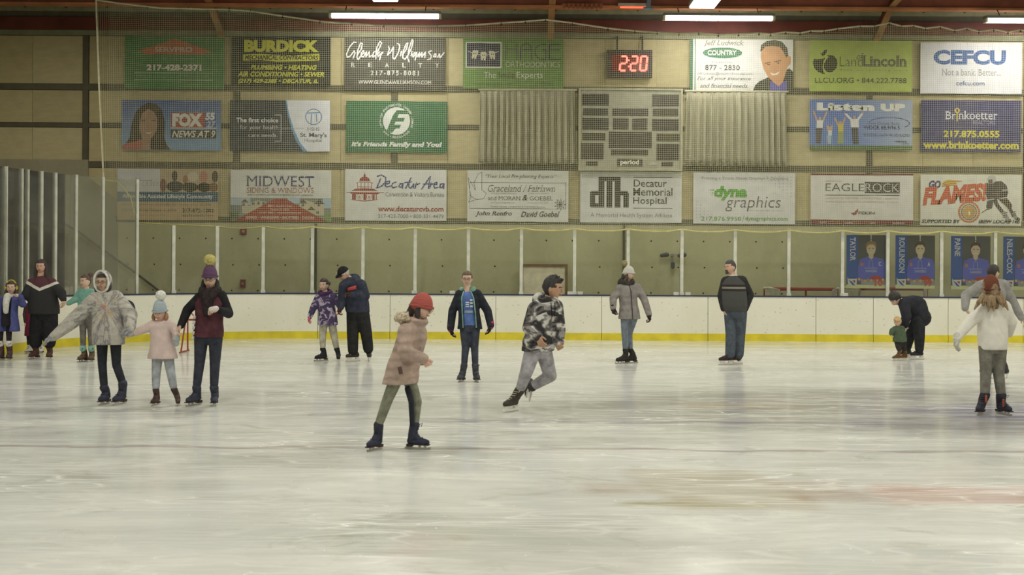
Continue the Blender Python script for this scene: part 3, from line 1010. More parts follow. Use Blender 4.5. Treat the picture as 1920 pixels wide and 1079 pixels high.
b = banner((868, 71, 1056, 166), 'green banner with three smiling teeth in a navy box', (92, 138, 58))
b.rect(873, 79, 940.5, 128, (214, 216, 200), 'logo_frame').up().rect(875.5, 81.5, 938, 125.5, (44, 44, 78), 'logo_field').up()
b.stroke([(878, 97), (884, 99), (896, 103), (907, 104), (918, 103), (928, 99), (935, 97)], 1.2, (214, 216, 200), 'brace_wire')
for x, y, t in ((890, 102, 1.5), (906.5, 105, 0), (923, 103, -1.5)):
    b.poly([(x - 5.5 + t, y - 6), (x - 2 + t, y - 8), (x + t, y - 6.5), (x + 3 + t, y - 8), (x + 6 + t, y - 5), (x + 5 - t * .5, y + 3), (x + 3.5 - t, y + 9), (x + 1 - t, y + 9), (x, y + 4), (x - 2 - t, y + 9), (x - 4.5 - t, y + 8), (x - 5, y + 2)], (216, 214, 180), 'tooth')
b.up()
for x, y in ((890, 101), (906.5, 104), (923, 102)):
    b.ell(x - 1.6, y, 0.9, 1.4, BLK, 'tooth_eye', 8).ell(x + 2, y, 0.9, 1.4, BLK, 'tooth_eye', 8)
H = lambda pts: crop_pts(pts, 9.143, 860, 60)
NVY = (66, 66, 88)
for st in ([(818, 205), (815, 470)], [(1003, 205), (1003, 470)], [(818, 300), (1003, 300)], [(1060, 470), (1065, 270), (1100, 215), (1155, 200), (1210, 215), (1243, 270), (1245, 470)], [(1065, 300), (1240, 300)],
           [(1505, 210), (1420, 210), (1340, 245), (1308, 310), (1312, 380), (1350, 440), (1420, 465), (1497, 465), (1497, 300), (1440, 300)], [(1745, 210), (1555, 210), (1555, 465), (1745, 465)], [(1555, 300), (1735, 300)]):
    b.stroke(H(st), 2.3, NVY, 'outline_lettering')
b.text('ORTHODONTICS', (948, 115.5, 1050, 126), (196, 204, 176), -0.005)
b.text('The', (907, 135, 930, 147), (218, 222, 204)).text('Smile', (934, 135, 965, 147), (52, 62, 36)).text('Experts', (969, 135, 1018, 149.5), (218, 222, 204))
b.text('www.hageortho.com', (888, 155, 960, 161), (60, 84, 44)).text('217-875-0911', (1002, 154, 1037, 160), (60, 84, 44))

b = banner((1297, 74, 1487, 170), 'white banner with a green oval logo and a smiling man in a blue shirt', (226, 226, 220))
b.rect(1294, 73, 1299.5, 170.5, (56, 116, 86), 'green_edge').rect(1302.5, 73, 1304.2, 170.5, (86, 140, 110), 'green_edge')
b.ell(1354.5, 101, 37, 10.5, (190, 208, 196), 'oval_logo').up().ell(1354.5, 99.5, 37, 10.2, (58, 124, 92), 'oval_logo').up()
b.text('COUNTRY', (1326.5, 94.5, 1381, 104), (232, 232, 224), 0.03)
b.text('Jeff Ludwick', (1319, 76, 1395, 88), (118, 118, 112), 0.0, 0.3, True).text('FINANCIAL', (1335, 115.5, 1374, 119.5), (140, 140, 136), serif=True, space=1.4)
b.text('877 - 2830', (1322, 122.5, 1387, 132), (74, 74, 72), 0.01, serif=True).text('jeff.ludwick@countryfinancial.com', (1307, 136, 1411, 142), (140, 140, 136))
b.text('For all your insurance', (1307, 144.5, 1408, 152.5), (96, 96, 92), 0.0, 0.3, True).text('and financial needs.', (1313, 157, 1403, 165), (96, 96, 92), 0.0, 0.3, True)
b.poly([(1412, 170), (1416, 160), (1425, 152), (1440, 145), (1480, 128), (1487, 134), (1487, 170)], (52, 52, 48), 'portrait_jacket').up()
b.poly([(1443, 170), (1444, 152), (1452, 154), (1460, 162), (1468, 154), (1476, 150), (1475, 170)], (92, 88, 176), 'portrait_shirt').up()
b.poly([(1427, 85), (1436, 79), (1452, 78), (1466, 84), (1474, 100), (1478, 104), (1483, 106), (1482, 120), (1477, 124), (1472, 140), (1468, 154), (1460, 162), (1450, 154), (1440, 144), (1432, 130), (1427, 112)], (214, 150, 100), 'portrait_face')
b.poly([(1425, 96), (1427, 84), (1437, 77), (1452, 74.5), (1466, 78), (1476, 90), (1478, 104), (1474, 108), (1468, 96), (1462, 88), (1448, 86), (1434, 88), (1428, 96)], (76, 70, 58), 'portrait_hair').up()
b.poly([(1444, 136), (1452, 138), (1462, 134), (1458, 140), (1448, 141)], (238, 232, 220), 'portrait_smile')
b.stroke([(1434, 119), (1444, 117)], 1.6, (90, 60, 44), 'portrait_brow').stroke([(1452, 116), (1464, 113)], 1.6, (90, 60, 44), 'portrait_brow')
b.ell(1441, 121, 3, 1, (80, 56, 44), 'portrait_eye', 10).ell(1459, 118, 3, 1, (80, 56, 44), 'portrait_eye', 10)

b = banner((1518, 76, 1710, 172), 'lime green banner with a dark apple logo', (178, 200, 82))
A = lambda pts: crop_pts(pts, 9.143, 1510, 65)
DK = (66, 66, 44)
b.poly(A([(150, 420), (180, 430), (260, 425), (340, 400), (310, 470), (295, 560), (305, 620), (340, 690), (230, 650), (160, 590), (130, 520), (130, 460)]), DK, 'apple_logo')
b.poly(A([(360, 360), (420, 350), (490, 370), (540, 430), (552, 500), (530, 580), (470, 640), (410, 655), (350, 630), (318, 580), (320, 500), (360, 430), (405, 385)]), DK, 'apple_logo')
b.poly(A([(290, 370), (285, 320), (320, 275), (370, 260), (360, 320), (320, 360), (300, 378)]), DK, 'apple_logo').poly(A([(245, 310), (280, 325), (295, 375), (275, 350)]), DK, 'apple_logo')
b.text('Land', (1574.5, 106, 1617, 125), (92, 98, 60), -0.012).text('of', (1606, 99.5, 1619, 112), (92, 98, 60), 0, 0.3).text('Lincoln', (1616, 104, 1701, 125), (96, 96, 74), 0.03, serif=True)
b.text('Bank on learning more', (1575, 129, 1702, 134.5), (128, 142, 74), space=1.5)
b.text('LLCU.ORG \u2022 844.222.7788', (1528, 146, 1700, 156), (82, 88, 50), 0.015)

b = banner((1726, 80, 1916, 176), 'plain white banner with big blue capitals, last in the top row', (226, 226, 228))
b.text('CEFCU', (1750, 94, 1886, 121.5), (52, 96, 160), 0.05).text('Not a bank. Better...', (1766, 130, 1877, 142), (150, 150, 150), 0, serif=True)
b.text('cefcu.com', (1793, 152, 1846, 160.5), (58, 98, 158), 0.01)

# --- middle row
b = banner((228, 188, 414, 282), 'blue banner with the portrait of a long-haired woman', (86, 118, 156), gradient((70, 96, 150), (122, 156, 186), 2, 0.5, -0.5))
K = lambda pts: crop_pts(pts, 9.6, 220, 178)
b.poly(K([(160, 870), (220, 780), (260, 520), (320, 330), (420, 210), (560, 140), (700, 170), (800, 270), (860, 480), (850, 760), (880, 880), (960, 990), (400, 990), (300, 860)]), (66, 52, 44), 'portrait_hair').up()
b.poly(K([(80, 990), (90, 920), (180, 870), (330, 850), (430, 800), (560, 880), (620, 990)]), (184, 92, 78), 'portrait_blouse')
b.poly(K([(400, 600), (410, 460), (450, 330), (560, 255), (660, 310), (720, 420), (720, 600), (680, 700), (600, 800), (590, 990), (430, 990), (450, 800), (420, 700)]), (164, 124, 98), 'portrait_face').up()
b.poly(K([(490, 670), (560, 685), (640, 665), (600, 700), (540, 705)]), (214, 190, 170), 'portrait_smile')
b.stroke(K([(430, 470), (500, 465)]), 1.8, (62, 46, 42), 'portrait_eye').stroke(K([(610, 470), (690, 465)]), 1.8, (62, 46, 42), 'portrait_eye')
b.poly([(321, 211), (384, 211), (384, 239), (321, 239)], (176, 66, 52), 'red_box').poly([(384, 211), (405, 211), (405, 239), (384, 239)], (66, 96, 160), 'blue_box')
b.rect(320, 239.2, 406.5, 241.2, (206, 206, 200), 'rule_line').rect(320.5, 243, 406, 259.5, (64, 58, 54), 'black_box').up()
b.text('FOX', (323, 212.5, 380, 238), (222, 220, 210), 0.07).text('55', (385, 211, 403, 225), (228, 228, 226), 0.05, 0.1).text('27', (387, 227, 405, 239), (176, 186, 210), 0.04, 0.2)
b.text('NEWS AT 9', (323, 245, 404, 258), (222, 220, 210), 0.02, 0.25)

b = banner((431, 188, 619, 284), 'charcoal and white banner split by a blue curve', (54, 58, 72))
b.poly([(535, 188), (619, 188), (619, 284), (569, 284), (556, 266), (546, 240), (539, 214)], (92, 156, 208), 'blue_curve').up()
b.poly([(537, 188), (619, 188), (619, 284), (577, 284), (563, 268), (551, 242), (542, 214)], (226, 230, 236), 'white_field').up()
b.text('The first choice', (443, 221.5, 522, 230), (226, 226, 226), 0.02).text('for your health', (450, 235, 522, 245.5), (206, 206, 206)).text('care needs.', (466, 250, 521, 257.5), (206, 206, 206))
b.stroke([(516, 216), (527, 216), (527, 265), (516, 265)], 1.0, (196, 196, 196), 'bracket_line').stroke([(527, 241), (570, 241)], 0.9, (150, 170, 190), 'bracket_line')
b.ring(588, 219, 15, 14.5, 1.4, (70, 110, 170), 'round_logo').stroke([(577, 212), (599, 211)], 1.8, (88, 150, 206), 'round_logo').stroke([(584, 214), (583, 234)], 1.8, (88, 150, 206), 'round_logo').stroke([(593, 214), (594, 228)], 1.8, (70, 110, 170), 'round_logo')
b.text('HSHS', (577, 239, 599, 245), (76, 78, 98)).text('St. Mary\'s', (563, 248.5, 613, 259.5), (66, 68, 90), 0.02).text('Hospital', (571, 259.5, 604, 268), (92, 94, 108))

b = banner((649, 190, 838, 286), 'green banner with a white round emblem holding a slanted E', (44, 108, 70))
b.ell(743.5, 227, 25.5, 26, (226, 230, 224), 'round_emblem').up()
GRN = (44, 108, 70)
b.poly([(744, 207), (769, 207), (767, 214), (748, 214), (745, 221), (759, 221), (757, 228), (742, 228), (733, 248), (724, 248), (737, 216)], GRN, 'letter_mark')
b.poly([(738, 234), (752, 234), (749, 241), (742, 241), (736, 249), (727, 249)], GRN, 'letter_mark')
for i, ch in enumerate('DECATUR EARTHMOVER CREDIT UNION'):
    a = math.radians(196 - 8.2 * i + 10)
    a = math.radians(-200 + i * 220 / 30)
    x, y = 743.5 + 30 * math.cos(a), 227 + 30.5 * math.sin(a)
    if ch != ' ': b.text(ch, (x - 1.7, y - 2.4, x + 1.7, y + 2.4), (206, 214, 204), 0.02)
for i, ch in enumerate('www.decu.com'):
    a = math.radians(138 - i * 96 / 11)
    x, y = 743.5 + 30.5 * math.cos(a), 227 + 30.5 * math.sin(a)
    b.text(ch, (x - (1 if ch == '.' else 2), y - (0.2 if ch == '.' else 1.8), x + (1 if ch == '.' else 2), y + 2), (206, 214, 204), 0.02)
b.text('It\'s Friends Family and You!', (659, 266, 829, 278), (228, 230, 226), 0.05, 0.2)

b = banner((1518, 187, 1711, 282), 'sky blue banner of a family raising their arms on grass', (92, 130, 180), gradient((88, 120, 186), (158, 172, 196), 0, -0.3, 1.1))
b.rect(1518, 273, 1711, 282, (86, 112, 66), 'grass_strip')
b.text('Listen', (1531, 193, 1639, 208), (232, 232, 222), 0.08).text('UP', (1651, 194, 1697, 208.5), (232, 232, 222), 0.08)
LU = lambda pts: crop_pts(pts, 9.143, 1510, 178)
SK = (206, 158, 120)
def figure_print(head, arms, shirt, legs, cs, cl, hair):
    for a in arms: b.stroke(LU(a), 3.0, SK if cs != WHT or len(arms) > 2 else SK, 'printed_person')
    b.up(); b.poly(LU(shirt), cs, 'printed_person'); b.poly(LU(legs), cl, 'printed_person'); b.up()
    b.ell(*LU([head])[0], 2.6, 3.4, SK, 'printed_person', 12); b.layer -= 2
figure_print((250, 410), ([(140, 285), (200, 440)], [(365, 300), (300, 450)]), [(195, 440), (310, 440), (295, 570), (190, 570)], [(175, 570), (295, 570), (265, 840), (180, 840)], (226, 226, 218), (76, 74, 80), BLK)
figure_print((420, 580), ([(385, 540), (385, 600)], [(455, 540), (450, 600)]), [(385, 610), (455, 610), (455, 700), (390, 700)], [(370, 700), (450, 700), (440, 845), (385, 845)], (206, 214, 222), (150, 184, 196), BLK)
figure_print((598, 480), ([(510, 405), (560, 520)], [(675, 400), (640, 520)]), [(550, 500), (650, 500), (650, 630), (565, 630)], [(560, 630), (655, 630), (650, 840), (550, 840)], (206, 190, 60), (146, 160, 90), BLK)
figure_print((838, 390), ([(670, 320), (790, 430)], [(990, 300), (910, 420)]), [(770, 420), (910, 410), (915, 560), (780, 560)], [(790, 560), (905, 560), (915, 850), (815, 850)], (226, 226, 222), (72, 72, 78), BLK)
b.stroke(LU([(700, 340), (800, 440)]), 4.2, (222, 222, 218), 'printed_person').stroke(LU([(965, 335), (895, 430)]), 4.2, (222, 222, 218), 'printed_person')
b.ring(1667, 231, 38, 11, 1.6, (82, 84, 140), 'oval_swoosh', 195, 400)
b.text('Divine Catholic Radio', (1624, 229, 1687, 234), (96, 104, 140), 0, 0.3)
b.text('WDCR 88.9/96.5', (1619, 235.5, 1687, 243), (64, 72, 104), 0.015).text('POSITIVE - FAITH FILLED RADIO', (1620, 250.5, 1705, 256.5), (92, 98, 120), 0.01)
b.text('relevant', (1678, 263, 1700, 267), (70, 84, 96), 0.03).text('radio', (1691, 267.5, 1704, 271), (70, 84, 96))

b = banner((1727, 188, 1915, 285), 'navy banner with yellow phone number and a key for the letter i', (54, 52, 108))
b.text('Br', (1772, 209, 1792, 224), (226, 226, 230), 0.0, serif=True).text('nkoetter', (1797, 208, 1870, 224), (226, 226, 230), 0.0, serif=True)
b.ring(1794.5, 207.5, 3.6, 3.8, 2.6, (216, 190, 70), 'key_logo').stroke([(1794.5, 211), (1794.5, 227)], 2.2, (216, 190, 70), 'key_logo').stroke([(1794.5, 222), (1791.5, 222)], 1.4, (216, 190, 70), 'key_logo')
b.text('REALTORS', (1824, 226, 1866, 233.5), (150, 150, 180)).text('217.875.0555', (1769, 245, 1874, 258), (216, 204, 44), 0.035)
b.text('www.brinkoetter.com', (1730, 265, 1911, 279.5), (216, 204, 44), 0.04, serif=True)

# --- bottom row
b = banner((220, 317, 409, 413), 'banner with a blue band over tan and an indoor photo of people', (196, 170, 126))
b.rect(220, 317, 300, 360, (206, 206, 206), 'white_field').rect(220, 360, 409, 378.5, (62, 98, 122), 'blue_band').rect(300, 317, 409, 360, (188, 166, 132), 'photo_field').up()
for x0, y0, x1, y1, c in ((300, 335, 312, 360, (130, 84, 80)), (322, 320, 333, 340, (78, 66, 66)), (312, 340, 345, 360, (58, 58, 62)), (343, 328, 352, 345, (168, 110, 84)), (340, 342, 372, 360, (66, 64, 54)),
                          (374, 320, 389, 344, (196, 130, 108)), (370, 342, 396, 360, (52, 50, 44)), (397, 320, 409, 342, (80, 66, 58)), (392, 342, 409, 360, (128, 92, 64)), (352, 322, 372, 340, (206, 196, 164))):
    b.ell((x0 + x1) / 2, (y0 + y1) / 2, (x1 - x0) / 2, (y1 - y0) / 2, c, 'photo_shape', 14)
b.text('APPLE CREEK', (228, 342, 300, 349), (168, 170, 160), 0, serif=True, space=1.3).stroke([(254, 335), (265, 339.5), (285, 339)], 0.9, (120, 124, 110), 'roof_line')
b.text('Affordable Assisted Lifestyle Community', (230, 364.5, 399, 374), (226, 228, 226), 0.02)
b.text('Rental assistance available for those who qualify', (230, 381, 397, 387), (136, 120, 92)).text('1275 Mt. McKinley, Decatur, IL 62526', (228, 392, 331, 398), (126, 110, 84))
b.text('217-872-1282', (342, 391, 401, 398.5), (74, 70, 66), 0.02).text('applecreek.com', (342, 401.5, 400, 407), (108, 98, 84), 0.01).text('Equal housing opportunity', (262, 402, 312, 406), (158, 138, 104))

b = banner((432, 319, 621, 415), 'white banner with navy serif capitals over a red roof and houses', (220, 221, 212))
MW = lambda pts: crop_pts(pts, 9.366, 425, 312)
b.rect(432, 371.5, 621, 415, (124, 132, 122), 'house_photo').up()
b.rect(432, 372, 470, 385, (176, 190, 200), 'photo_shape').rect(540, 372, 562, 382, (170, 194, 212), 'photo_shape').rect(605, 372, 621, 390, (164, 190, 208), 'photo_shape')
for h in ([(270, 830), (270, 640), (320, 590), (370, 640), (370, 700), (420, 700), (420, 640), (540, 600), (690, 620), (690, 760), (400, 830)], [(1280, 720), (1280, 650), (1340, 590), (1420, 600), (1540, 640), (1620, 575), (1710, 650), (1710, 860), (1540, 860), (1400, 760)]):
    b.poly(MW(h), (196, 184, 152), 'photo_shape')
b.up()
for h in ([(250, 640), (320, 580), (390, 640)], [(1270, 650), (1350, 580), (1420, 650)], [(1530, 660), (1625, 570), (1720, 660)], [(1420, 770), (1490, 700), (1560, 770)]):
    b.poly(MW(h), (92, 74, 66), 'photo_shape')
for x, y in ((300, 680), (470, 660), (560, 650), (650, 650), (1340, 680), (1620, 680), (1600, 810)):
    b.rect(*MW([(x - 22, y - 25)])[0], *MW([(x + 22, y + 25)])[0], (96, 102, 112), 'photo_shape')
b.rect(432, 400, 448, 412, (96, 110, 78), 'photo_shape').rect(608, 403, 621, 415, (108, 146, 72), 'photo_shape').up()
b.poly([(515, 373), (536, 373), (613, 415), (440, 415)], (166, 58, 44), 'red_roof').up()
b.text('MIDWEST', (462, 330, 590, 350), (60, 60, 112), -0.006, serif=True).text('SIDING & WINDOWS', (463, 352, 588, 362), (168, 72, 66), -0.006, serif=True)
b.text('QUALITY EXTERIOR SOLUTIONS FOR RESIDENTIAL AND COMMERCIAL', (464, 364.5, 587, 368), (110, 108, 100), 0.02)
RW = (222, 196, 184)
b.text('2880 N. Woodford Street', (502, 384.5, 548, 388.5), RW, 0.01).text('Decatur, IL 62526', (508, 391.5, 542, 395.5), RW, 0.01).text('217 877 8080  |  midwestwindows.com', (485, 397.5, 565, 401.5), RW, 0.01)
b.text('SIDING \u2022 WINDOWS \u2022 SHUTTERS \u2022 DOORS', (461, 406, 590, 411), RW, 0.02, serif=True)

b = banner((647, 318, 837, 414), 'white banner with a red domed bandstand drawing and blue handwriting', (222, 223, 216))
D = lambda pts: crop_pts(pts, 9.366, 640, 312)
RD = (156, 56, 56)
b.stroke(D([(408, 115), (408, 190)]), 0.9, RD, 'bandstand_drawing').poly(D([(385, 190), (395, 145), (420, 145), (430, 190)]), RD, 'bandstand_drawing')
b.poly(D([(310, 268), (330, 215), (380, 185), (440, 185), (490, 220), (510, 268)]), RD, 'bandstand_drawing').stroke(D([(262, 300), (300, 287), (520, 287), (555, 302)]), 1.2, RD, 'bandstand_drawing')
for x in (285, 345, 410, 470, 530): b.stroke(D([(x, 295), (x, 390)]), 1.1, RD, 'bandstand_drawing')
b.stroke(D([(285, 365), (530, 365)]), 1.3, RD, 'bandstand_drawing').poly(D([(170, 440), (240, 400), (400, 385), (570, 400), (650, 440)]), RD, 'bandstand_drawing')
b.stroke(D([(95, 465), (745, 465)]), 1.2, RD, 'bandstand_drawing').poly(D([(150, 470), (680, 470), (640, 490), (180, 490)]), RD, 'bandstand_drawing')
for x0, x1 in ((190, 255), (385, 440), (545, 585), (605, 622)): b.rect(*D([(x0, 480)])[0], *D([(x1, 600)])[0], RD, 'bandstand_drawing')
b.stroke(D([(175, 590), (400, 615), (635, 592)]), 1.3, RD, 'bandstand_drawing')
for x in (320, 490): b.ring(*D([(x, 535)])[0], 5, 5, 0.8, RD, 'bandstand_drawing').ell(*D([(x, 540)])[0], 2.2, 2.6, (186, 120, 112), 'bandstand_drawing', 10)
for st in ([(690, 220), (620, 385)], [(630, 180), (700, 155), (780, 200), (780, 270), (710, 350), (615, 385)], [(770, 320), (840, 300), (850, 260), (800, 270), (765, 330), (790, 365), (860, 350)],
           [(960, 280), (900, 300), (880, 350), (910, 380), (970, 360)], [(1080, 300), (1030, 310), (1010, 360), (1050, 370), (1085, 300), (1075, 385)], [(1225, 200), (1130, 385)], [(1110, 290), (1230, 270)],
           [(1190, 300), (1180, 360), (1220, 385), (1270, 310), (1260, 380)], [(1320, 290), (1290, 390)], [(1310, 330), (1380, 295)], [(1410, 400), (1560, 175), (1530, 385)], [(1440, 310), (1560, 300)],
           [(1580, 290), (1550, 380)], [(1565, 330), (1610, 300)], [(1620, 330), (1680, 310), (1680, 280), (1640, 290), (1620, 340), (1640, 380), (1700, 365)],
           [(1790, 300), (1740, 310), (1730, 370), (1770, 370), (1800, 305), (1795, 390)]):
    b.stroke(D(st), 2.5, (62, 72, 132), 'handwritten_lettering')
b.text('Convention & Visitors Bureau', (723, 360, 832, 369), (88, 90, 98), 0.0).text('www.decaturcvb.com', (709, 387, 832, 397), (166, 60, 58), 0.03)
b.text('217-423-7000 \u2022 800-331-4479', (709, 402, 832, 409), (112, 112, 118))

b = banner((876, 320, 1066, 416), 'white banner with a line-drawn dove and a boxed italic text', (222, 223, 216))
GL = lambda pts: crop_pts(pts, 3.0, 640, 300)
LN = (84, 84, 80)
b.stroke(GL([(722, 129), (1262, 129), (1262, 275), (722, 275)]), 0.8, LN, 'box_line', True).up()
b.stroke(GL([(722, 200), (760, 225), (800, 220), (815, 190), (790, 170), (790, 70), (770, 80), (745, 130), (755, 175), (712, 100), (720, 160), (730, 210), (715, 240), (745, 230), (770, 222)]), 0.8, LN, 'dove_drawing')
for i in range(9):
    a = i * 2 * math.pi / 9
    x, y = GL([(1230, 250)])[0]
    b.stroke([(x, y), (x + 6 * math.cos(a - .25), y + 6 * math.sin(a - .25)), (x + 11 * math.cos(a), y + 11 * math.sin(a)), (x + 6 * math.cos(a + .25), y + 6 * math.sin(a + .25)), (x, y)], 0.7, LN, 'flower_drawing')
b.ell(*GL([(1232, 250)])[0], 2.2, 2.2, LN, 'flower_drawing', 10)
b.text('\u201cYour Local Pre-planning Experts\u201d', (910, 327.5, 1043, 336), (74, 74, 70), 0, 0.3, True).text('Graceland / Fairlawn', (915, 347, 1041, 360), (96, 96, 92), -0.005, 0.3, True)
b.text('and MORAN', (915, 368, 976, 376), (88, 88, 84), 0, 0, True).text('&', (979, 366, 990, 376.5), (60, 60, 58), 0.02, 0.2, True).text('GOEBEL', (993, 368, 1037, 376), (88, 88, 84), 0, 0, True)
b.text('www.gracelandfairlawn.com', (920, 361.5, 968, 365), (150, 150, 146)).text('Phone: (217) 429-5439', (991, 361.5, 1029, 365), (150, 150, 146)).text('www.moranandgoebel.com', (920, 379, 965, 382.5), (150, 150, 146)).text('Phone: (217) 423-6090', (990, 379, 1028, 382.5), (150, 150, 146))
b.text('Funeral Homes, Cemeteries & Cremation Services', (920, 386, 1022, 390), (138, 138, 134), 0, 0.2)
b.text('John Renfro', (891.5, 396.5, 960.5, 407), (66, 66, 62), 0.02, 0.3, True).text('David Goebel', (977, 396.5, 1050, 407), (66, 66, 62), 0.02, 0.3, True)

b = banner((1088, 322, 1278, 418), 'white banner with a tall black lower-case three-letter logo', (222, 224, 220))
DM = lambda r: (*crop_pts([r[:2]], 4.571, 1080, 315)[0], *crop_pts([r[2:]], 4.571, 1080, 315)[0])
for r in ((192, 78, 242, 341), (262, 115, 312, 341), (332, 78, 382, 341), (192, 78, 382, 116), (120, 205, 165, 338), (128, 200, 200, 236), (128, 306, 200, 341), (405, 215, 452, 341), (375, 200, 445, 236)):
    b.rect(*DM(r), (50, 50, 48), 'letter_logo')
b.rect(*DM((312, 90, 332, 116)), (50, 50, 48), 'letter_logo')
b.stroke(crop_pts([(492, 80), (825, 82)], 4.571, 1080, 315), 1.2, (60, 58, 78), 'rule_line').stroke(crop_pts([(492, 346), (825, 347)], 4.571, 1080, 315), 1.2, (60, 58, 90), 'rule_line')
b.text('Decatur', (1188, 337, 1250, 350.5), (62, 62, 66), 0.012).text('Memorial', (1187, 352.5, 1261, 367.5), (62, 62, 66), 0.012).text('Hospital', (1187, 370, 1250, 386), (62, 62, 66), 0.012)
b.text('A Memorial Health System Affiliate', (1107.5, 400, 1260, 410), (120, 120, 120), -0.005)

b = banner((1300, 324, 1491, 420), 'pale banner with green and grey lower-case words over dotted corners', (218, 220, 216))
for i in range(9):
    for j in range(9):
        if i + j > 9: b.ell(1424 + i * 7.4, 332 + (8 - j) * 6.0, 1.7, 1.7, (196, 198, 194), 'halftone_dot', 6)
        if i + j > 10: b.ell(1364 - i * 7.2, 362 + j * 5.8, 1.7, 1.7, (200, 202, 198), 'halftone_dot', 6)
b.up().text('Printing \u2022 Trade Show Displays \u2022 Graphics', (1315, 332, 1478, 339), (150, 152, 148), 0, serif=True)
b.text('dyna', (1338.5, 349, 1401, 376.5), (92, 172, 60), 0.05, 0.15).text('graphics', (1360, 368, 1464, 396.5), (88, 90, 92), -0.01, 0.18)
for x, y, r in ((1337, 357, 1.5), (1333, 357, 1.2), (1329, 357, 0.9), (1336, 362, 1.3), (1332, 361.5, 0.9), (1335, 366, 1)): b.ell(x, y, r, r, (92, 172, 60), 'green_dot', 8)
b.text('What you need, when you need it', (1405, 393.5, 1467, 396.5), (160, 162, 160))
b.text('217.876.9950', (1315, 406.5, 1390, 414.5), (96, 166, 76), 0.012).text('/', (1391.5, 405, 1396, 416), (150, 160, 146)).text('dynagraphics.com', (1397.5, 406, 1477, 416), (96, 166, 76), 0.01)

b = banner((1520, 326, 1712, 421), 'white banner with maroon edges and a half-boxed charcoal word', (222, 221, 212))
MR = (120, 44, 50)
b.rect(1520, 326, 1712, 329, MR, 'maroon_edge').rect(1520, 412.5, 1712, 421, MR, 'maroon_edge')
EG = lambda pts: crop_pts(pts, 4.683, 1510, 320)
b.rect(*EG([(522, 100)])[0], *EG([(828, 200)])[0], (74, 72, 70), 'charcoal_box').up()
b.text('EAGLE', (1548, 344.5, 1620, 359), (68, 66, 64), -0.008).text('ROCK', (1622.5, 344, 1685.5, 360), (214, 212, 204), -0.012)
b.rect(1548, 365.5, 1686.5, 367, (66, 64, 62), 'rule_line').text('MADE WITH CARE', (1548, 339, 1579, 341.5), (186, 150, 146))
b.text('INSURANCE SERVICES \u2022 CONSULTING \u2022 BENEFITS', (1550, 370.5, 1684, 374), (160, 150, 146), space=1.2).text('EAGLEROCKINS.COM  HOME OFFICE, 220 WEST MAIN STREET  217-428-2566', (1549, 377.5, 1685, 380.5), (190, 154, 148))
b.poly(EG([(398, 375), (430, 370), (450, 345), (464, 335), (462, 365), (445, 388), (425, 394)]), (150, 50, 54), 'feather_logo').text('PEKIN', (1609.5, 397, 1640, 402.5), (70, 68, 66), 0.02)
for s_, x0, x1 in (('AUTO', 1537, 1550), ('HOME', 1584, 1599), ('LIFE', 1631, 1641), ('BUSINESS', 1674, 1696)): b.text(s_, (x0, 416.5, x1, 420), (206, 176, 172), 0.02)

b = banner((1726, 328, 1915, 423), 'white banner with orange slanted letters, a flame and a hockey player', (222, 222, 206))
FL = lambda pts: crop_pts(pts, 4.683, 1510, 320)
b.text('GO', (1741, 339, 1764, 354), (66, 58, 112), 0.06, 0.25)
b.poly(FL([(1190, 140), (1215, 95), (1260, 80), (1320, 90), (1380, 92), (1330, 105), (1300, 115), (1340, 120), (1280, 135), (1240, 145)]), (206, 186, 60), 'flame_drawing').up()
for st in ([(1200, 120), (1260, 95), (1370, 94)], [(1210, 130), (1290, 112), (1330, 118)], [(1200, 140), (1260, 130), (1300, 132)]): b.stroke(FL(st), 1.3, (190, 92, 50), 'flame_drawing')
b.text('FLAMES!', (1729.5, 352, 1852, 387, 10), (206, 78, 44), 0.06, 0.22)
b.ell(1816.8, 398, 20.6, 20.4, (206, 108, 58), 'round_seal').up().ell(1816.8, 398, 17, 17, (206, 202, 184), 'round_seal').up().ring(1816.8, 398, 14, 14, 2.2, (122, 112, 92), 'round_seal').ell(1816.8, 398, 12, 12, (198, 150, 74), 'round_seal').up()
b.rect(1815.6, 397, 1818.6, 404, (230, 226, 210), 'round_seal')
b.text('SUPPORTED BY', (1728, 412, 1801, 419), (58, 54, 62), 0.04, 0.2).text('IBEW LOCAL 146', (1835, 412, 1912, 419), (58, 54, 62), 0.04, 0.2)
PL = (58, 48, 58)
b.poly(FL([(1590, 110), (1650, 95), (1720, 90), (1765, 130), (1780, 190), (1770, 230), (1720, 240), (1680, 250), (1700, 300), (1740, 350), (1750, 365), (1720, 375), (1670, 310), (1650, 270), (1600, 265), (1582, 200)]), PL, 'printed_player')
b.poly(FL([(1690, 250), (1770, 240), (1815, 300), (1810, 330), (1840, 390), (1815, 400), (1780, 330), (1740, 290)]), (70, 52, 50), 'printed_player')
b.poly(FL([(1595, 270), (1650, 262), (1640, 330), (1600, 345), (1588, 320)]), PL, 'printed_player').stroke(FL([(1600, 335), (1546, 372)]), 1.3, (70, 62, 60), 'printed_player')
b.poly(FL([(1720, 370), (1755, 355), (1795, 425), (1770, 440)]), (150, 146, 146), 'printed_player').poly(FL([(1810, 375), (1835, 360), (1865, 410), (1840, 425)]), (150, 146, 146), 'printed_player').up()
b.poly(FL([(1592, 70), (1610, 48), (1640, 40), (1668, 55), (1675, 90), (1650, 110), (1605, 118), (1597, 95)]), (190, 190, 186), 'printed_player')
b.poly(FL([(1600, 80), (1640, 75), (1645, 108), (1608, 116)]), (90, 82, 78), 'printed_player').stroke(FL([(1600, 258), (1655, 250)]), 2.4, (186, 182, 182), 'printed_player').stroke(FL([(1732, 172), (1776, 168)]), 2.2, (196, 190, 188), 'printed_player')
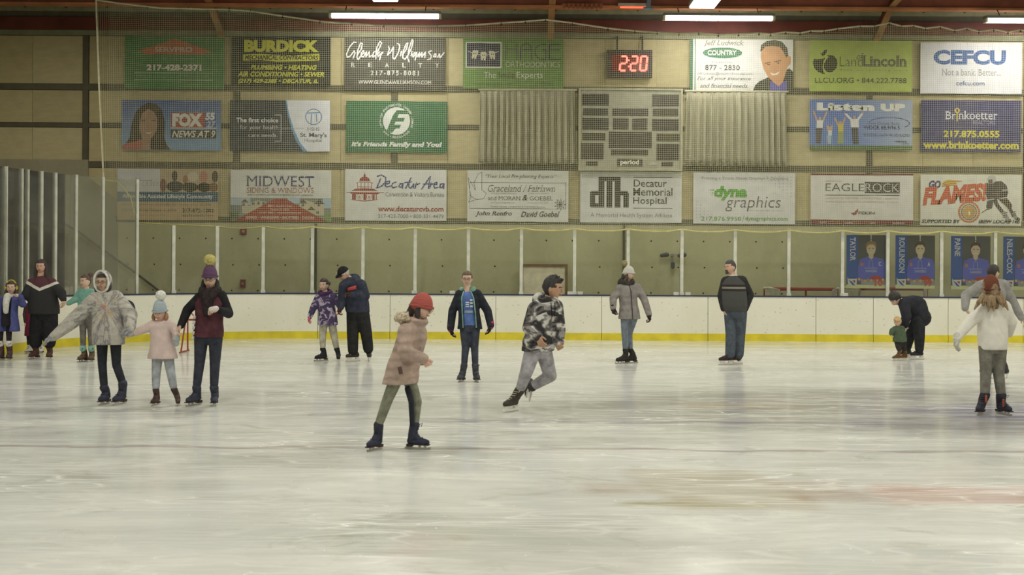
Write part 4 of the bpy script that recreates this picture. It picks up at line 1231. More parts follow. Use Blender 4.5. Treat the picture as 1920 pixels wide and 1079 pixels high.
for y in (385, 405, 420): b.stroke(FL([(1735, y - 8), (1772, y - 20)]), 1.3, (62, 54, 60), 'printed_player'); b.stroke(FL([(1815, y - 18), (1848, y - 30)]), 1.3, (62, 54, 60), 'printed_player')
b.poly(FL([(1765, 440), (1800, 425), (1815, 445), (1790, 455)]), (62, 58, 58), 'printed_player').poly(FL([(1840, 425), (1868, 408), (1890, 425), (1870, 440)]), (62, 58, 58), 'printed_player').stroke(FL([(1640, 200), (1695, 205)]), 1.6, (150, 96, 90), 'printed_player')

# --- player posters hanging behind the far glass
PW = (188, 190, 196)
def poster(x0, y0, name, name_y1, number, letter, hair, label, skin):
    skin = tuple(min(250, v * 1.16) for v in skin)
    w, h = 74, 100
    b = Print('player_poster', (x0, y0, x0 + w, y0 + h), label, 'poster', (112, 112, 116), BOARD_Y + 0.13, 0.006)
    b.boost = 1.24
    PRINTS.append(b)
    X = lambda q: [(x0 + u, y0 + v) for u, v in q]
    b.rect(*X([(0, 0)])[0], *X([(21, 88)])[0], (62, 96, 178), 'blue_band').rect(*X([(45, 0)])[0], *X([(47, 20)])[0], PW, 'printed_pole')
    for i in range(5): b.rect(*X([(24, 8 + i * 7)])[0], *X([(72, 9 + i * 7)])[0], (92, 90, 94), 'printed_bench')
    b.up().poly(X([(22, 86), (22, 60), (25, 46), (33, 43), (41, 40), (50, 40), (60, 43), (69, 45), (73, 56), (73, 88), (30, 92)]), (98, 104, 208), 'printed_player')
    b.rect(*X([(0, 93)])[0], *X([(74, 100)])[0], (236, 226, 150), 'flame_strip').rect(*X([(28, 84)])[0], *X([(74, 94)])[0], (150, 146, 156), 'flame_strip').up()
    b.poly(X([(41, 34), (51, 34), (50, 43), (46, 46), (42, 42)]), skin, 'printed_player').ell(x0 + 46, y0 + 26, 8.6, 12, skin, 'printed_player').up()
    b.poly(X([(36.5, 26), (36, 17), (41, 12), (48, 11), (55, 14), (56, 24), (54, 22), (50, 17.5), (42, 18), (38.5, 22)]), hair, 'printed_player')
    b.stroke(X([(41.5, 25), (44, 25)]), 1.2, (70, 54, 46), 'printed_player').stroke(X([(48.5, 25), (51, 25)]), 1.2, (70, 54, 46), 'printed_player').stroke(X([(42.5, 32), (46, 33.4), (49.5, 32)]), 1.4, (226, 206, 190), 'printed_player')
    b.text(letter, (x0 + 60, y0 + 50, x0 + 65, y0 + 58), (206, 208, 220), 0.03) if letter else None
    b.ell(x0 + 29, y0 + 55, 3, 3.6, (190, 116, 110), 'printed_player', 8)
    b.stroke(X([(43, 48), (42, 62)]), 0.9, (150, 154, 206), 'printed_player').stroke(X([(49, 48), (50, 62)]), 0.9, (150, 154, 206), 'printed_player').stroke(X([(43, 48), (49, 48)]), 0.9, (150, 154, 206), 'printed_player')
    b.stroke(X([(34, 62), (58, 62)]), 1.2, (160, 164, 210), 'printed_player').text('RANGERS', (x0 + 36, y0 + 65, x0 + 57, y0 + 70), (170, 172, 212), 0.03)
    for i in range(9): b.ell(x0 + 24 + i * 5.6, y0 + 83 + (i * 7 % 5) * .7, 2.6, 2.4, (206, 128, 66) if i % 2 else (206, 178, 84), 'printed_flame', 8)
    b.poly(X([(44, 78), (60, 76), (68, 82), (50, 84)]), (190, 66, 60), 'printed_flame')
    b.poly(X([(2, 80), (20, 80), (19, 94), (11, 97), (3, 94)]), (206, 210, 216), 'shield_logo').up()
    b.rect(*X([(3, 80)])[0], *X([(19.5, 82)])[0], (56, 86, 150), 'shield_logo').poly(X([(4, 84), (11, 88), (17, 95), (11, 94)]), (56, 100, 160), 'shield_logo').poly(X([(11, 85), (17, 85), (16, 91)]), (196, 70, 70), 'shield_logo')
    b.text(number, (x0 + 53, y0 + 83, x0 + 68, y0 + 96), (206, 84, 72), 0.04)
    b.text(name, (x0 + 6.5, y0 + 4, x0 + 17, y0 + name_y1), (222, 224, 222), 0.02, 0, True, 90)
poster(1587, 441, 'TAYLOR', 49, '10', 'C', (150, 118, 78), 'leftmost of the four blue player posters, showing a fair-haired player', (206, 158, 130))
poster(1679, 441.5, 'ROULINSON', 71, '99', 'A', (92, 70, 56), 'second blue player poster from the left, red number 99 in its corner', (206, 160, 134))
poster(1783, 443, 'PAINE', 38, '8', '', (84, 66, 56), 'third blue player poster from the left, partly behind the person in grey sweatshirt', (198, 152, 132))
poster(1881, 444, 'NILES-COX', 70, '17', 'A', (84, 62, 46), 'fourth blue player poster, cut off by the right edge of the picture', (206, 158, 130))
set_texts()
for b in PRINTS: b.done()
# ---------------------------------------------------------------- scoreboard, curtains, clock
FY = WALL_Y - 0.30
SB = lambda x, y: (x / 6.348 + 1080, y / 6.348 + 160)
sx0, sy0 = 1088, 170
sx1, sy1 = 1277, 317
c0, c1 = at(sx0, sy1, FY), at(sx1, sy0, FY)
M_SB = plain((160, 159, 140), 0.5)
sb = tag(MB().box((c0.x, FY, c0.z), (c1.x, FY + 0.22, c1.z)).build('scoreboard', M_SB, base=(c0.x, FY, c0.z)), 'unlit grey scoreboard with dark digit windows hung between two curtains', 'scoreboard')
rim = MB()
rim.box((c0.x - 0.04, FY - 0.03, c0.z - 0.03), (c0.x, FY + 0.22, c1.z + 0.04)).box((c1.x, FY - 0.03, c0.z - 0.03), (c1.x + 0.04, FY + 0.22, c1.z + 0.04))
rim.box((c0.x, FY - 0.03, c1.z), (c1.x, FY + 0.22, c1.z + 0.04)).box((c0.x, FY - 0.03, c0.z - 0.03), (c1.x, FY + 0.22, c0.z))
rim.build('rim', plain((176, 174, 146), 0.5), sb)
M_WIN = plain((58, 52, 46), 0.35)
M_DIG = plain((92, 86, 44), 0.4)
for (x0, y0, x1, y1, amber) in ((72, 105, 392, 240, 0), (908, 112, 1226, 250, 0), (85, 275, 382, 358, 0), (434, 278, 862, 362, 0), (915, 282, 1216, 366, 1), (72, 392, 388, 530, 0), (442, 392, 626, 530, 0),
                          (670, 396, 850, 534, 0), (905, 402, 1222, 540, 0), (76, 570, 350, 658, 1), (390, 555, 900, 748, 0), (960, 578, 1232, 665, 1), (60, 690, 330, 882, 0), (420, 768, 855, 830, 0),
                          (960, 698, 1228, 890, 0), (120, 908, 260, 958, 0), (1016, 914, 1156, 964, 0), (490, 878, 795, 964, 0)):
    a, c = at(*SB(x0, y1), FY), at(*SB(x1, y0), FY)
    fr = MB()
    fr.box((a.x, FY - 0.012, a.z), (c.x, FY - 0.002, c.z))
    w = fr.build('display_window', M_WIN, sb)
    if amber:
        dg = MB()
        n = 9
        for i in range(n):
            x = a.x + (c.x - a.x) * (0.15 + 0.7 * i / (n - 1))
            for j in range(3):
                z = a.z + (c.z - a.z) * (0.25 + 0.25 * j)
                dg.box((x - 0.012, FY - 0.016, z - 0.012), (x + 0.012, FY - 0.011, z + 0.012))
        tag(dg.build('lamp_bead', M_DIG, w), kind='stuff')
pr = Print.__new__(Print)
pr.cx, pr.cy = (sx0 + sx1) / 2, (sy0 + sy1) / 2
pr.c, pr.Y, pr.s, pr.eps, pr.layer, pr.inks, pr.o = at(pr.cx, pr.cy, FY), FY - 0.012, F_PX / FY, 0, 0, {}, sb
pr.boost = 1.0
q0, q1 = SB(530, 885), SB(752, 962)
pr.text('period', (q0[0], q0[1], q1[0], q1[1]), (226, 224, 206), 0.03)
q0, q1 = SB(880, 914), SB(958, 945)
pr.stroke([q0, (q1[0], q0[1]), q1, (q0[0], q1[1])], 0.8, (206, 204, 186), 'maker_plate', True)
q0, q1 = SB(892, 922), SB(946, 938)
pr.rect(*q0, *q1, (196, 194, 176), 'maker_plate')
set_texts()
pr.done()
for x in (c0.x + 0.3, c1.x - 0.3):
    MB().box((x - 0.03, FY + 0.2, c1.z - 0.4), (x + 0.03, WALL_Y - 0.03, c1.z - 0.3)).build('wall_bracket', M_BLACK, sb)

def curtain_mat():
    m, nt, b = new_mat('curtain_cloth')
    f = noise(nt, coords(nt, scale=(3, 3, 0.2)), 3, 4, 0.6)
    nt.links.new(ramp(nt, f, [(0.3, (146, 143, 120)), (0.7, (178, 174, 150))]), b.inputs['Base Color'])
    b.inputs['Roughness'].default_value = 0.9
    return m
M_CURT = curtain_mat()
def curtain(px0, px1, ya, yb, seed, label):
    rn = random.Random(seed)
    Yc = WALL_Y - 0.24
    A, B = at(px0, (ya + yb) / 2, Yc), at(px1, (ya + yb) / 2, Yc)
    top = at((px0 + px1) / 2, ya, Yc).z
    bot = at((px0 + px1) / 2, yb, Yc).z
    W = B.x - A.x
    n = 190
    ph, x = 0.0, []
    prof = []
    for i in range(n + 1):
        u = i / n
        ph += rn.uniform(0.25, 0.75)
        prof.append((A.x + W * u, ph))
    rows = 10
    mb = MB()
    vs, fs = [], []
    for j in range(rows + 1):
        t = j / rows
        amp = 0.018 + 0.05 * min(1, t * 3)
        for x, p in prof:
            u = (x - A.x) / W
            pinch = 0.97 + 0.03 * t
            vs.append((A.x + W / 2 + (x - A.x - W / 2) * pinch, Yc + amp * math.sin(p) + 0.015 * math.sin(7 * u + 3 * t) + 0.05, top + (bot - top) * t + (0.012 * math.sin(p) if j == rows else 0)))
    for j in range(rows):
        for i in range(n):
            a = j * (n + 1) + i
            fs.append((a, a + 1, a + n + 2, a + n + 1))
    mb.add(vs, fs)
    cu = tag(mb.build('curtain', M_CURT, base=(A.x, Yc, bot), smooth=True), label, 'curtain')
    sol = cu.modifiers.new('thickness', 'SOLIDIFY')
    sol.thickness = 0.006
    MB().tube([(A.x - 0.01, Yc + 0.06, top + 0.03), (B.x + 0.01, Yc + 0.06, top + 0.03)], 0.022, 8).build('curtain_rod', plain((196, 192, 160), 0.5), cu)
    for x in (A.x, B.x):
        MB().box((x - 0.02, Yc + 0.05, top + 0.01), (x + 0.02, WALL_Y - 0.03, top + 0.05)).build('rod_bracket', M_BLACK, cu)
curtain(897, 1081, 170, 306, 3, 'grey pleated curtain hanging on the left of the scoreboard')
curtain(1284.5, 1478, 173, 311, 8, 'grey pleated curtain hanging on the right of the scoreboard')

CY = WALL_Y - 0.2
a, c = at(1138, 145, CY), at(1223, 94, CY)
clock = tag(MB().box((a.x, CY, a.z), (c.x, CY + 0.12, c.z)).build('digital_clock', plain((52, 38, 36), 0.5), base=(a.x, CY, a.z)), 'black digital wall clock with red glowing digits reading 2:20', 'clock')
a, c = at(1147, 134, CY), at(1215, 103, CY)
MB().box((a.x, CY - 0.008, a.z), (c.x, CY, c.z)).build('display_window', plain((116, 26, 22), 0.25), clock)
M_LED = glow((255, 110, 96), 2.6)
SEG = {'2': 'abged', '0': 'abcdef'}
def seven(x, ch, y0, y1, w):
    sl = 0.16
    P = lambda u, v: at(x + u * w + (1 - v) * sl * w * 1.2, y0 + v * (y1 - y0), CY - 0.014)
    pts = {'a': ((0, 0), (1, 0)), 'b': ((1, 0), (1, .5)), 'c': ((1, .5), (1, 1)), 'd': ((0, 1), (1, 1)), 'e': ((0, .5), (0, 1)), 'f': ((0, 0), (0, .5)), 'g': ((0, .5), (1, .5))}
    m = MB()
    for s in SEG[ch]:
        (u0, v0), (u1, v1) = pts[s]
        m.bar(P(u0 * .92 + u1 * .08, v0 * .94 + v1 * .06), P(u1 * .92 + u0 * .08, v1 * .94 + v0 * .06), 0.045, 0.012, (0, 1, 0))
    return m
for x, ch in ((1162, '2'), (1182, '2'), (1200, '0')):
    seven(x, ch, 105.5, 132.5, 11.5).build('clock_digit', M_LED, clock)
dots = MB()
for y in (113, 125):
    p = at(1179, y, CY - 0.014)
    dots.box((p.x - 0.018, CY - 0.02, p.z - 0.018), (p.x + 0.018, CY - 0.008, p.z + 0.018))
dots.build('clock_colon', M_LED, clock)
for px in (1157, 1205):
    t0, t1 = at(px, 94, CY), at(px, 71, CY)
    MB().box((t0.x - 0.022, CY + 0.04, t0.z), (t0.x + 0.022, CY + 0.075, t1.z)).build('hanger_bar', M_BLACK, clock)
    MB().box((t0.x - 0.022, CY + 0.04, t1.z), (t0.x + 0.022, WALL_Y - 0.05, t1.z + 0.05)).build('hanger_bar', M_BLACK, clock)

# ---------------------------------------------------------------- protective net above the glass
NY = BOARD_Y - 0.03
top_line = [(180, 0), (230, 7), (300, 15), (430, 18), (470, 21), (530, 30), (600, 40), (660, 44), (720, 47.5), (820, 48.5), (873, 47.6), (940, 43), (985, 40), (1023, 37), (1073, 43), (1140, 53), (1190, 58), (1232, 61), (1273, 63), (1310, 62), (1347, 65), (1385, 64),
            (1423, 62), (1445, 64), (1473, 60), (1500, 62), (1520, 58), (1545, 58), (1570, 54), (1613, 49), (1640, 49), (1667, 43), (1690, 49), (1713, 48), (1735, 53), (1763, 50), (1790, 57), (1813, 53), (1835, 59), (1863, 55), (1890, 60), (1913, 56), (1940, 60), (1970, 57), (2060, 62)]
bot_line = [(194, 335), (200, 339), (220, 341), (233, 355), (245, 371), (250, 393), (258, 418), (327, 422), (408, 425)]
for a, c in zip(post_px[9:-1], post_px[10:]):
    y0, y1 = 424 + (a - 408) * 0.0075, 424 + (c - 408) * 0.0075
    bot_line += [((a * 3 + c) / 4, y0 + 3.5), ((a + c) / 2, y0 + 4.5), ((a + c * 3) / 4, y1 + 3.5), (c, y1)]
TOPW = [at(x, y, NY) for x, y in top_line]
BOTW = [at(x, y, NY) for x, y in bot_line]
def interp(line, x):
    for p, q in zip(line[:-1], line[1:]):
        if p.x <= x <= q.x:
            t = (x - p.x) / (q.x - p.x or 1)
            return p.z + (q.z - p.z) * t
    return line[0].z if x < line[0].x else line[-1].z
net = tag(empty('safety_net', (0, NY, 0)), 'fine white safety net hanging from a rope down to the glass', 'net')
PITCH, TH = 0.043, 0.0027
cord = MB()
def thread(pts, th, horiz):
    vs, fs = [], []
    for i, p in enumerate(pts):
        if horiz:
            vs += [(p[0], p[1] - th, p[2]), (p[0], p[1] + th * .6, p[2] + th), (p[0], p[1] + th * .6, p[2] - th)]
        else:
            vs += [(p[0], p[1] - th, p[2]), (p[0] + th, p[1] + th * .6, p[2]), (p[0] - th, p[1] + th * .6, p[2])]
    for i in range(len(pts) - 1):
        for j in range(3):
            a, b2 = i * 3 + j, i * 3 + (j + 1) % 3
            fs.append((a, b2, b2 + 3, a + 3))
    cord.add(vs, fs)
x0n, x1n = TOPW[0].x, TOPW[-1].x
left_edge = lambda z: TOPW[0].x + (BOTW[0].x - TOPW[0].x) * (TOPW[0].z - z) / (TOPW[0].z - BOTW[0].z)
wave = lambda x, z: (0.006 * math.sin(2.1 * x + 0.7 * z), 0.02 * math.sin(1.3 * x + 0.9 * z), 0.010 * math.sin(1.7 * x - 1.1 * z) + 0.006 * math.sin(4.1 * x))
x = x0n + 0.02
while x < x1n:
    zt = interp(TOPW, x)
    zb = interp(BOTW, max(x, BOTW[0].x))
    pts = []
    for i in range(9):
        z = zt + (zb - zt) * i / 8
        w = wave(x, z)
        px_ = x + w[0] if 0 < i < 8 else x
        if x < BOTW[0].x and px_ < left_edge(z): continue
        pts.append((px_, NY + w[1], z))
    if len(pts) > 1: thread(pts, TH, False)
    x += PITCH
z = GLASS_Z - 0.05
zmax = max(p.z for p in TOPW)
while z < zmax:
    run = []
    x = x0n
    while x <= x1n:
        w = wave(x, z)
        zz = z + w[2]
        ok = interp(BOTW, max(x, BOTW[0].x)) < zz < interp(TOPW, x) and x >= left_edge(zz)
        if ok: run.append((x, NY + w[1], zz))
        if not ok or x + 0.3 > x1n:
            if len(run) > 1: thread(run, TH, True)
            run = []
        x += 0.3
    z += PITCH
tag(cord.build('netting', plain((196, 194, 160), 0.8), net), kind='stuff')
M_ROPE = plain((206, 202, 170), 0.8)
MB().tube(TOPW, 0.02, 6).build('top_rope', M_ROPE, net)
MB().tube([TOPW[0], (TOPW[0] + BOTW[0]) / 2 + Vector((-0.01, 0, 0)), BOTW[0]], 0.022, 6).build('side_rope', M_ROPE, net)
MB().tube(BOTW, 0.017, 6).build('bottom_rope', plain((204, 196, 128), 0.8), net)
ties_ = MB()
for p in TOPW[3:]:
    ties_.tube([p + Vector((0, 0, 0.03)), p + Vector((0, 0, -0.05))], 0.018, 6)
tag(ties_.build('rope_tie', plain((70, 66, 54), 0.8), net), kind='stuff')

# ---------------------------------------------------------------- behind the far glass
a, c = at(976, 556, 26.6), at(1065, 496, 26.6)
wb = MB().box((a.x + 0.05, 26.72, -0.06), (c.x - 0.05, 26.76, c.z - 0.05))
wbo = tag(wb.build('whiteboard', plain((240, 230, 204), 0.4), base=(a.x, 26.74, -0.06)), 'blank cream board in a brown wooden frame leaning behind the far glass', 'board')
fr = MB().box((a.x, 26.69, -0.06), (a.x + 0.06, 26.77, c.z)).box((c.x - 0.06, 26.69, -0.06), (c.x, 26.77, c.z)).box((a.x + 0.06, 26.69, c.z - 0.06), (c.x - 0.06, 26.77, c.z))
fr.build('wooden_frame', plain((122, 92, 58), 0.6, vary=0.15), wbo)

def goal(px0, px1, py_top, Y, label, dy):
    A, B = at(px0, py_top, Y), at(px1, py_top, Y)
    z = max(A.z, 1.18)
    x0, x1 = A.x, B.x
    zb = -0.06
    g = tag(empty('hockey_goal', ((x0 + x1) / 2, Y, zb)), label, 'goal')
    R = plain((150, 36, 36), 0.45)
    W = plain((214, 212, 200), 0.6)
    MB().tube([(x0, Y + dy, zb), (x0, Y + dy, z), (x1, Y + dy, z), (x1, Y + dy, zb)], 0.03, 8).build('goal_frame', R, g)
    MB().tube([(x0 + 0.25, Y, z - 0.02), (x1 - 0.25, Y, z - 0.02)], 0.025, 8).build('crossbar', R, g)
    MB().tube([((x0 + x1) / 2, Y, z - 0.02), ((x0 + x1) / 2, Y - 0.06, zb)], 0.025, 8).build('back_stanchion', R, g)
    for s, xe in ((1, x0), (-1, x1)):
        MB().tube([(xe, Y + dy, z), (xe + s * 0.06, Y + dy * 0.4, z + 0.015), (xe + s * 0.25, Y, z - 0.02), (xe + s * 0.03, Y - 0.05, zb)], 0.03, 8).build('top_shelf', W, g)
    nm = MB()
    for s, xe in ((1, x0), (-1, x1)):
        for i in range(12):
            t = i / 11
            nm.tube([(xe + s * 0.25 * t, Y + dy * (1 - t), z - 0.02), (xe + s * (0.02 + 0.1 * t), Y + dy * (1 - t) - 0.03, zb)], 0.006, 4)
        for j in range(14):
            zz = z - 0.06 - j * 0.08
            nm.tube([(xe, Y + dy, zz), (xe + s * 0.2, Y, zz - 0.03)], 0.006, 4)
    for i in range(24):
        x = x0 + 0.2 + (x1 - x0 - 0.4) * i / 23
        nm.tube([(x, Y, z * 0.86), (x, Y - 0.05, zb)], 0.004, 4)
    tag(nm.build('goal_netting', W, g), kind='stuff')
goal(1441, 1581, 545, 26.15, 'hockey goal with red bars stored behind the glass, nearest the striped-sweater man', 0.45)
goal(1592, 1752, 541, 26.15, 'hockey goal stored behind the glass below the two leftmost blue player posters', 0.45)

el_y = WALL_Y - 0.12
pc = at(1261, 479, el_y)
el = tag(empty('emergency_light', pc), 'small dark twin-head lamp on the concrete wall behind the glass', 'light')
MB().bar((pc.x - 0.2, el_y - 0.05, pc.z), (pc.x + 0.2, el_y - 0.05, pc.z + 0.01), 0.03).build('arm_bar', plain((150, 150, 136), 0.5), el)
for dx in (-0.22, 0.2):
    MB().rc((pc.x + dx - 0.05, el_y - 0.07, pc.z - 0.01), (pc.x + dx + 0.07, el_y - 0.09, pc.z + 0.01), 0.045, 0.055).build('lamp_head', plain((72, 74, 74), 0.5), el, smooth=True)
MB().tube([(pc.x, el_y - 0.05, pc.z), (pc.x, el_y - 0.05, pc.z - 0.16)], 0.012, 6).build('drop_rod', plain((150, 150, 136), 0.5), el)
MB().rc((pc.x, el_y - 0.06, pc.z - 0.2), (pc.x, el_y - 0.06, pc.z - 0.28), 0.05, 0.045).build('sensor_head', plain((72, 78, 88), 0.5), el, smooth=True)
MB().box((pc.x - 0.03, el_y - 0.05, pc.z - 0.03), (pc.x + 0.03, WALL_Y - 0.06, pc.z + 0.03)).build('wall_mount', M_BLACK, el)

for px, py, w, hgt, lab in ((456, 434, 11, 12, 'small red alarm box high on the concrete wall behind the glass'), (455, 532, 9, 15, 'small red alarm pull low on the concrete wall behind the glass')):
    q = at(px, py, WALL_Y - 0.13)
    w, hgt = w / 2 / 78, hgt / 2 / 78
    al = tag(MB().box((q.x - w, WALL_Y - 0.13, q.z - hgt), (q.x + w, WALL_Y - 0.07, q.z + hgt)).build('fire_alarm', plain((124, 70, 58), 0.5), base=(q.x, WALL_Y - 0.1, q.z)), lab, 'alarm')
    MB().tube([(q.x, WALL_Y - 0.145, q.z), (q.x, WALL_Y - 0.13, q.z)], w * 0.55, 10).build('alarm_lens', plain((176, 128, 116), 0.4), al)

# stair rail on the raked wall and the loose white rope at the left corner
rail = [at(x, y, WALL_Y - 0.2) for x, y in ((108, 411), (118, 418), (145, 433), (200, 474), (250, 509), (302, 549))]
ro = tag(MB().tube(rail, 0.028, 8).build('stair_handrail', plain((62, 46, 40), 0.5), base=rail[0]), 'dark handrail slanting down the grey wall behind the left glass', 'handrail')
for p in rail[1::2]:
    MB().bar(p, (p.x, WALL_Y - 0.05, p.z - 0.05), 0.03).build('rail_bracket', plain((62, 46, 40), 0.5), ro)
def behind(px, py, Y): return at(px, py, Y)
rp = [behind(x, y, (curve_at(max(x, 2))[0][1] if x > 0 else 20.6) + 0.22) for x, y in ((-40, 440), (0, 462), (12, 470), (43, 492), (56, 494), (66, 502), (80, 510), (105, 520), (125, 529), (148, 541), (152, 556))]
tag(MB().tube(rp, 0.016, 6).build('slack_rope', M_ROPE, base=rp[0]), 'slack white rope hanging behind the left corner glass', 'rope')

# odd bits up at the roof
hp = [at(1163, 13.5, 25.7), at(1210, 14, 25.7)]
ht = tag(MB().tube(hp, 0.022, 8).build('radiant_heater', glow((255, 96, 66), 1.6), base=hp[0]), 'thin red glowing heater bar under the roof beam above the clock', 'heater')
MB().box((hp[0].x - 0.05, 25.68, hp[0].z + 0.03), (hp[1].x + 0.05, 25.78, hp[0].z + 0.09)).build('reflector', M_STEEL, ht)
jp = [at(1058, 11, 25.7), at(1127, 11.5, 25.7)]
jo = MB()
for i in range(9):
    x = jp[0].x + (jp[1].x - jp[0].x) * i / 8
    jo.box((x - 0.03, 25.7, jp[0].z - 0.05), (x + 0.03, 25.76, jp[0].z + 0.06))
jo.box((jp[0].x - 0.05, 25.72, jp[0].z + 0.03), (jp[1].x + 0.05, 25.77, jp[0].z + 0.06))
tag(jo.build('roof_clip', M_ORANGE, bpy.data.objects['roof_purlin']), kind='stuff')
gp = [at(1217, -4, 25.5), at(1216, 8, 25.5), at(1216, 16, 25.5)]
gb = tag(MB().tube(gp, 0.05, 10).build('gas_pipe', plain((126, 140, 156), 0.3), base=gp[0]), 'short blue-grey pipe hanging from the roof beam beside the red heater', 'pipe')
MB().tube([gp[2] + Vector((-0.12, 0, 0)), gp[2] + Vector((0.1, 0, 0))], 0.035, 8).build('pipe_elbow', plain((126, 140, 156), 0.3), gb)
# ---------------------------------------------------------------- people
PENDING = []     # (object, voxel, smoothing, extra mesh added after the remesh)
UP = Vector((0, 0, 1))
SKIN = {'fair': (214, 182, 160), 'rosy': (214, 176, 156), 'olive': (198, 164, 136), 'tan': (186, 146, 118), 'ruddy': (208, 168, 144)}
_skin = {}
def skin_mat(k):
    if k not in _skin:
        m, nt, b = new_mat('skin_' + k)
        f = noise(nt, coords(nt), 9, 3)
        c = SKIN[k]
        nt.links.new(ramp(nt, f, [(0.35, tuple(v * 0.95 for v in c)), (0.7, tuple(min(255, v * 1.04) for v in c))]), b.inputs['Base Color'])
        b.inputs['Roughness'].default_value = 0.55
        b.inputs['Subsurface Weight'].default_value = 0.08
        b.inputs['Subsurface Radius'].default_value = (0.02, 0.008, 0.004)
        _skin[k] = m
    return _skin[k]

def hair_mat(rgb):
    k = ('hair', rgb)
    if k not in _MATS:
        m, nt, b = new_mat('hair')
        f = noise(nt, coords(nt, scale=(1, 1, 0.15)), 60, 3, 0.6)
        nt.links.new(ramp(nt, f, [(0.3, tuple(v * 0.7 for v in rgb)), (0.7, tuple(min(255, v * 1.25) for v in rgb))]), b.inputs['Base Color'])
        b.inputs['Roughness'].default_value = 0.6
        bump(nt, b, f, 0.4, 0.01)
        _MATS[k] = m
    return _MATS[k]

def face_dir(yaw, pitch=0.0):
    a, p = math.radians(yaw), math.radians(pitch)
    return Vector((math.sin(a) * math.cos(p), -math.cos(a) * math.cos(p), -math.sin(p)))

def spow(v, e):
    return math.copysign(abs(v) ** e, v)

def ring_at(c, L, Fw, hw, hd, n=20, e=2.4, gap=0.0, back=1.0):
    pts = []
    for k in range(n):
        a = 2 * math.pi * k / n
        x, y = hw * spow(math.cos(a), 2 / e), hd * spow(math.sin(a), 2 / e)
        if y < 0: y *= back
        if gap and y > 0 and abs(x) < gap: y *= 0.15
        pts.append(c + L * x + Fw * y)
    return pts

class Head:
    def __init__(self, c, hh, yaw, pitch=0.0, roll=0.0):
        self.c, self.hh = Vector(c), hh
        self.F = face_dir(yaw, pitch)
        a = math.radians(yaw)
        self.R = Vector((math.cos(a), math.sin(a), 0))
        self.U = self.F.cross(self.R).normalized()
        if roll:
            q = Matrix.Rotation(math.radians(roll), 3, self.F)
            self.R, self.U = q @ self.R, q @ self.U

    def pt(self, x, y, z):      # in head-heights: right, forward, up from the centre
        return self.c + (self.R * x + self.F * y + self.U * z) * self.hh

    def skull(self, k=1.0, fn=None, nu=26, nv=18, jaw=True):
        rings = []
        for i in range(1, nv):
            th = math.pi * i / nv
            ring = []
            for j in range(nu):
                a = 2 * math.pi * j / nu
                x, y, z = math.sin(th) * math.cos(a), math.sin(th) * math.sin(a), math.cos(th)
                kk = fn(x, y, z) if fn else k
                X, Y, Z = 0.335 * x, (0.40 if y > 0 else 0.45) * y, 0.5 * z
                if jaw and z < 0:
                    t = -z
                    X *= 1 - 0.32 * t ** 1.6
                    if y < 0: Y *= 1 - 0.45 * t
                    else: Y *= 1 - 0.06 * t
                if jaw and y > 0.75 and 0.0 < z < 0.28: Y -= 0.018
                ring.append(self.pt(X * kk, Y * kk, Z * (kk if kk > 1 else 1)))
            rings.append(ring)
        return MB().loft(rings)

def hand(M, wrist, d, ix, pn, L, curl=25, r=1.0, spread=0.25):
    """palm and five bent fingers; d wrist-to-fingers, ix towards the index side, pn the way the palm faces"""
    d = Vector(d).normalized()
    ix = Vector(ix)
    ix = (ix - d * ix.dot(d)).normalized()
    pn2 = d.cross(ix).normalized()
    if pn2.dot(Vector(pn)) < 0: pn2 = -pn2
    pn = pn2
    w = wrist
    lens, offs = (0.40, 0.44, 0.41, 0.33), (0.17, 0.06, -0.055, -0.165)
    for k in range(4):
        kn = w + d * (L * (0.52 - 0.02 * abs(k - 1))) + ix * (L * offs[k])
        M.rc(w + ix * (L * offs[k] * 0.55), kn, L * 0.10 * r, L * 0.085 * r, 8)
        a = math.radians(curl * (1 + 0.12 * k))
        d1 = (d * math.cos(a) + pn * math.sin(a) + ix * (spread * offs[k])).normalized()
        a2 = a * 2.1
        d2 = (d * math.cos(a2) + pn * math.sin(a2) + ix * (spread * offs[k])).normalized()
        p1 = kn + d1 * (L * lens[k] * 0.52)
        M.rc(kn, p1, L * 0.058 * r, L * 0.052 * r, 7)
        M.rc(p1, p1 + d2 * (L * lens[k] * 0.48), L * 0.052 * r, L * 0.042 * r, 7)
    t0 = w + ix * (L * 0.12) + d * (L * 0.12)
    t1 = t0 + (ix * 0.75 + d * 0.6 + pn * 0.35).normalized() * (L * 0.27)
    M.rc(t0, t1, L * 0.085 * r, L * 0.065 * r, 8)
    M.rc(t1, t1 + (d * 0.85 + ix * 0.2 + pn * 0.4).normalized() * (L * 0.22), L * 0.06 * r, L * 0.048 * r, 8)

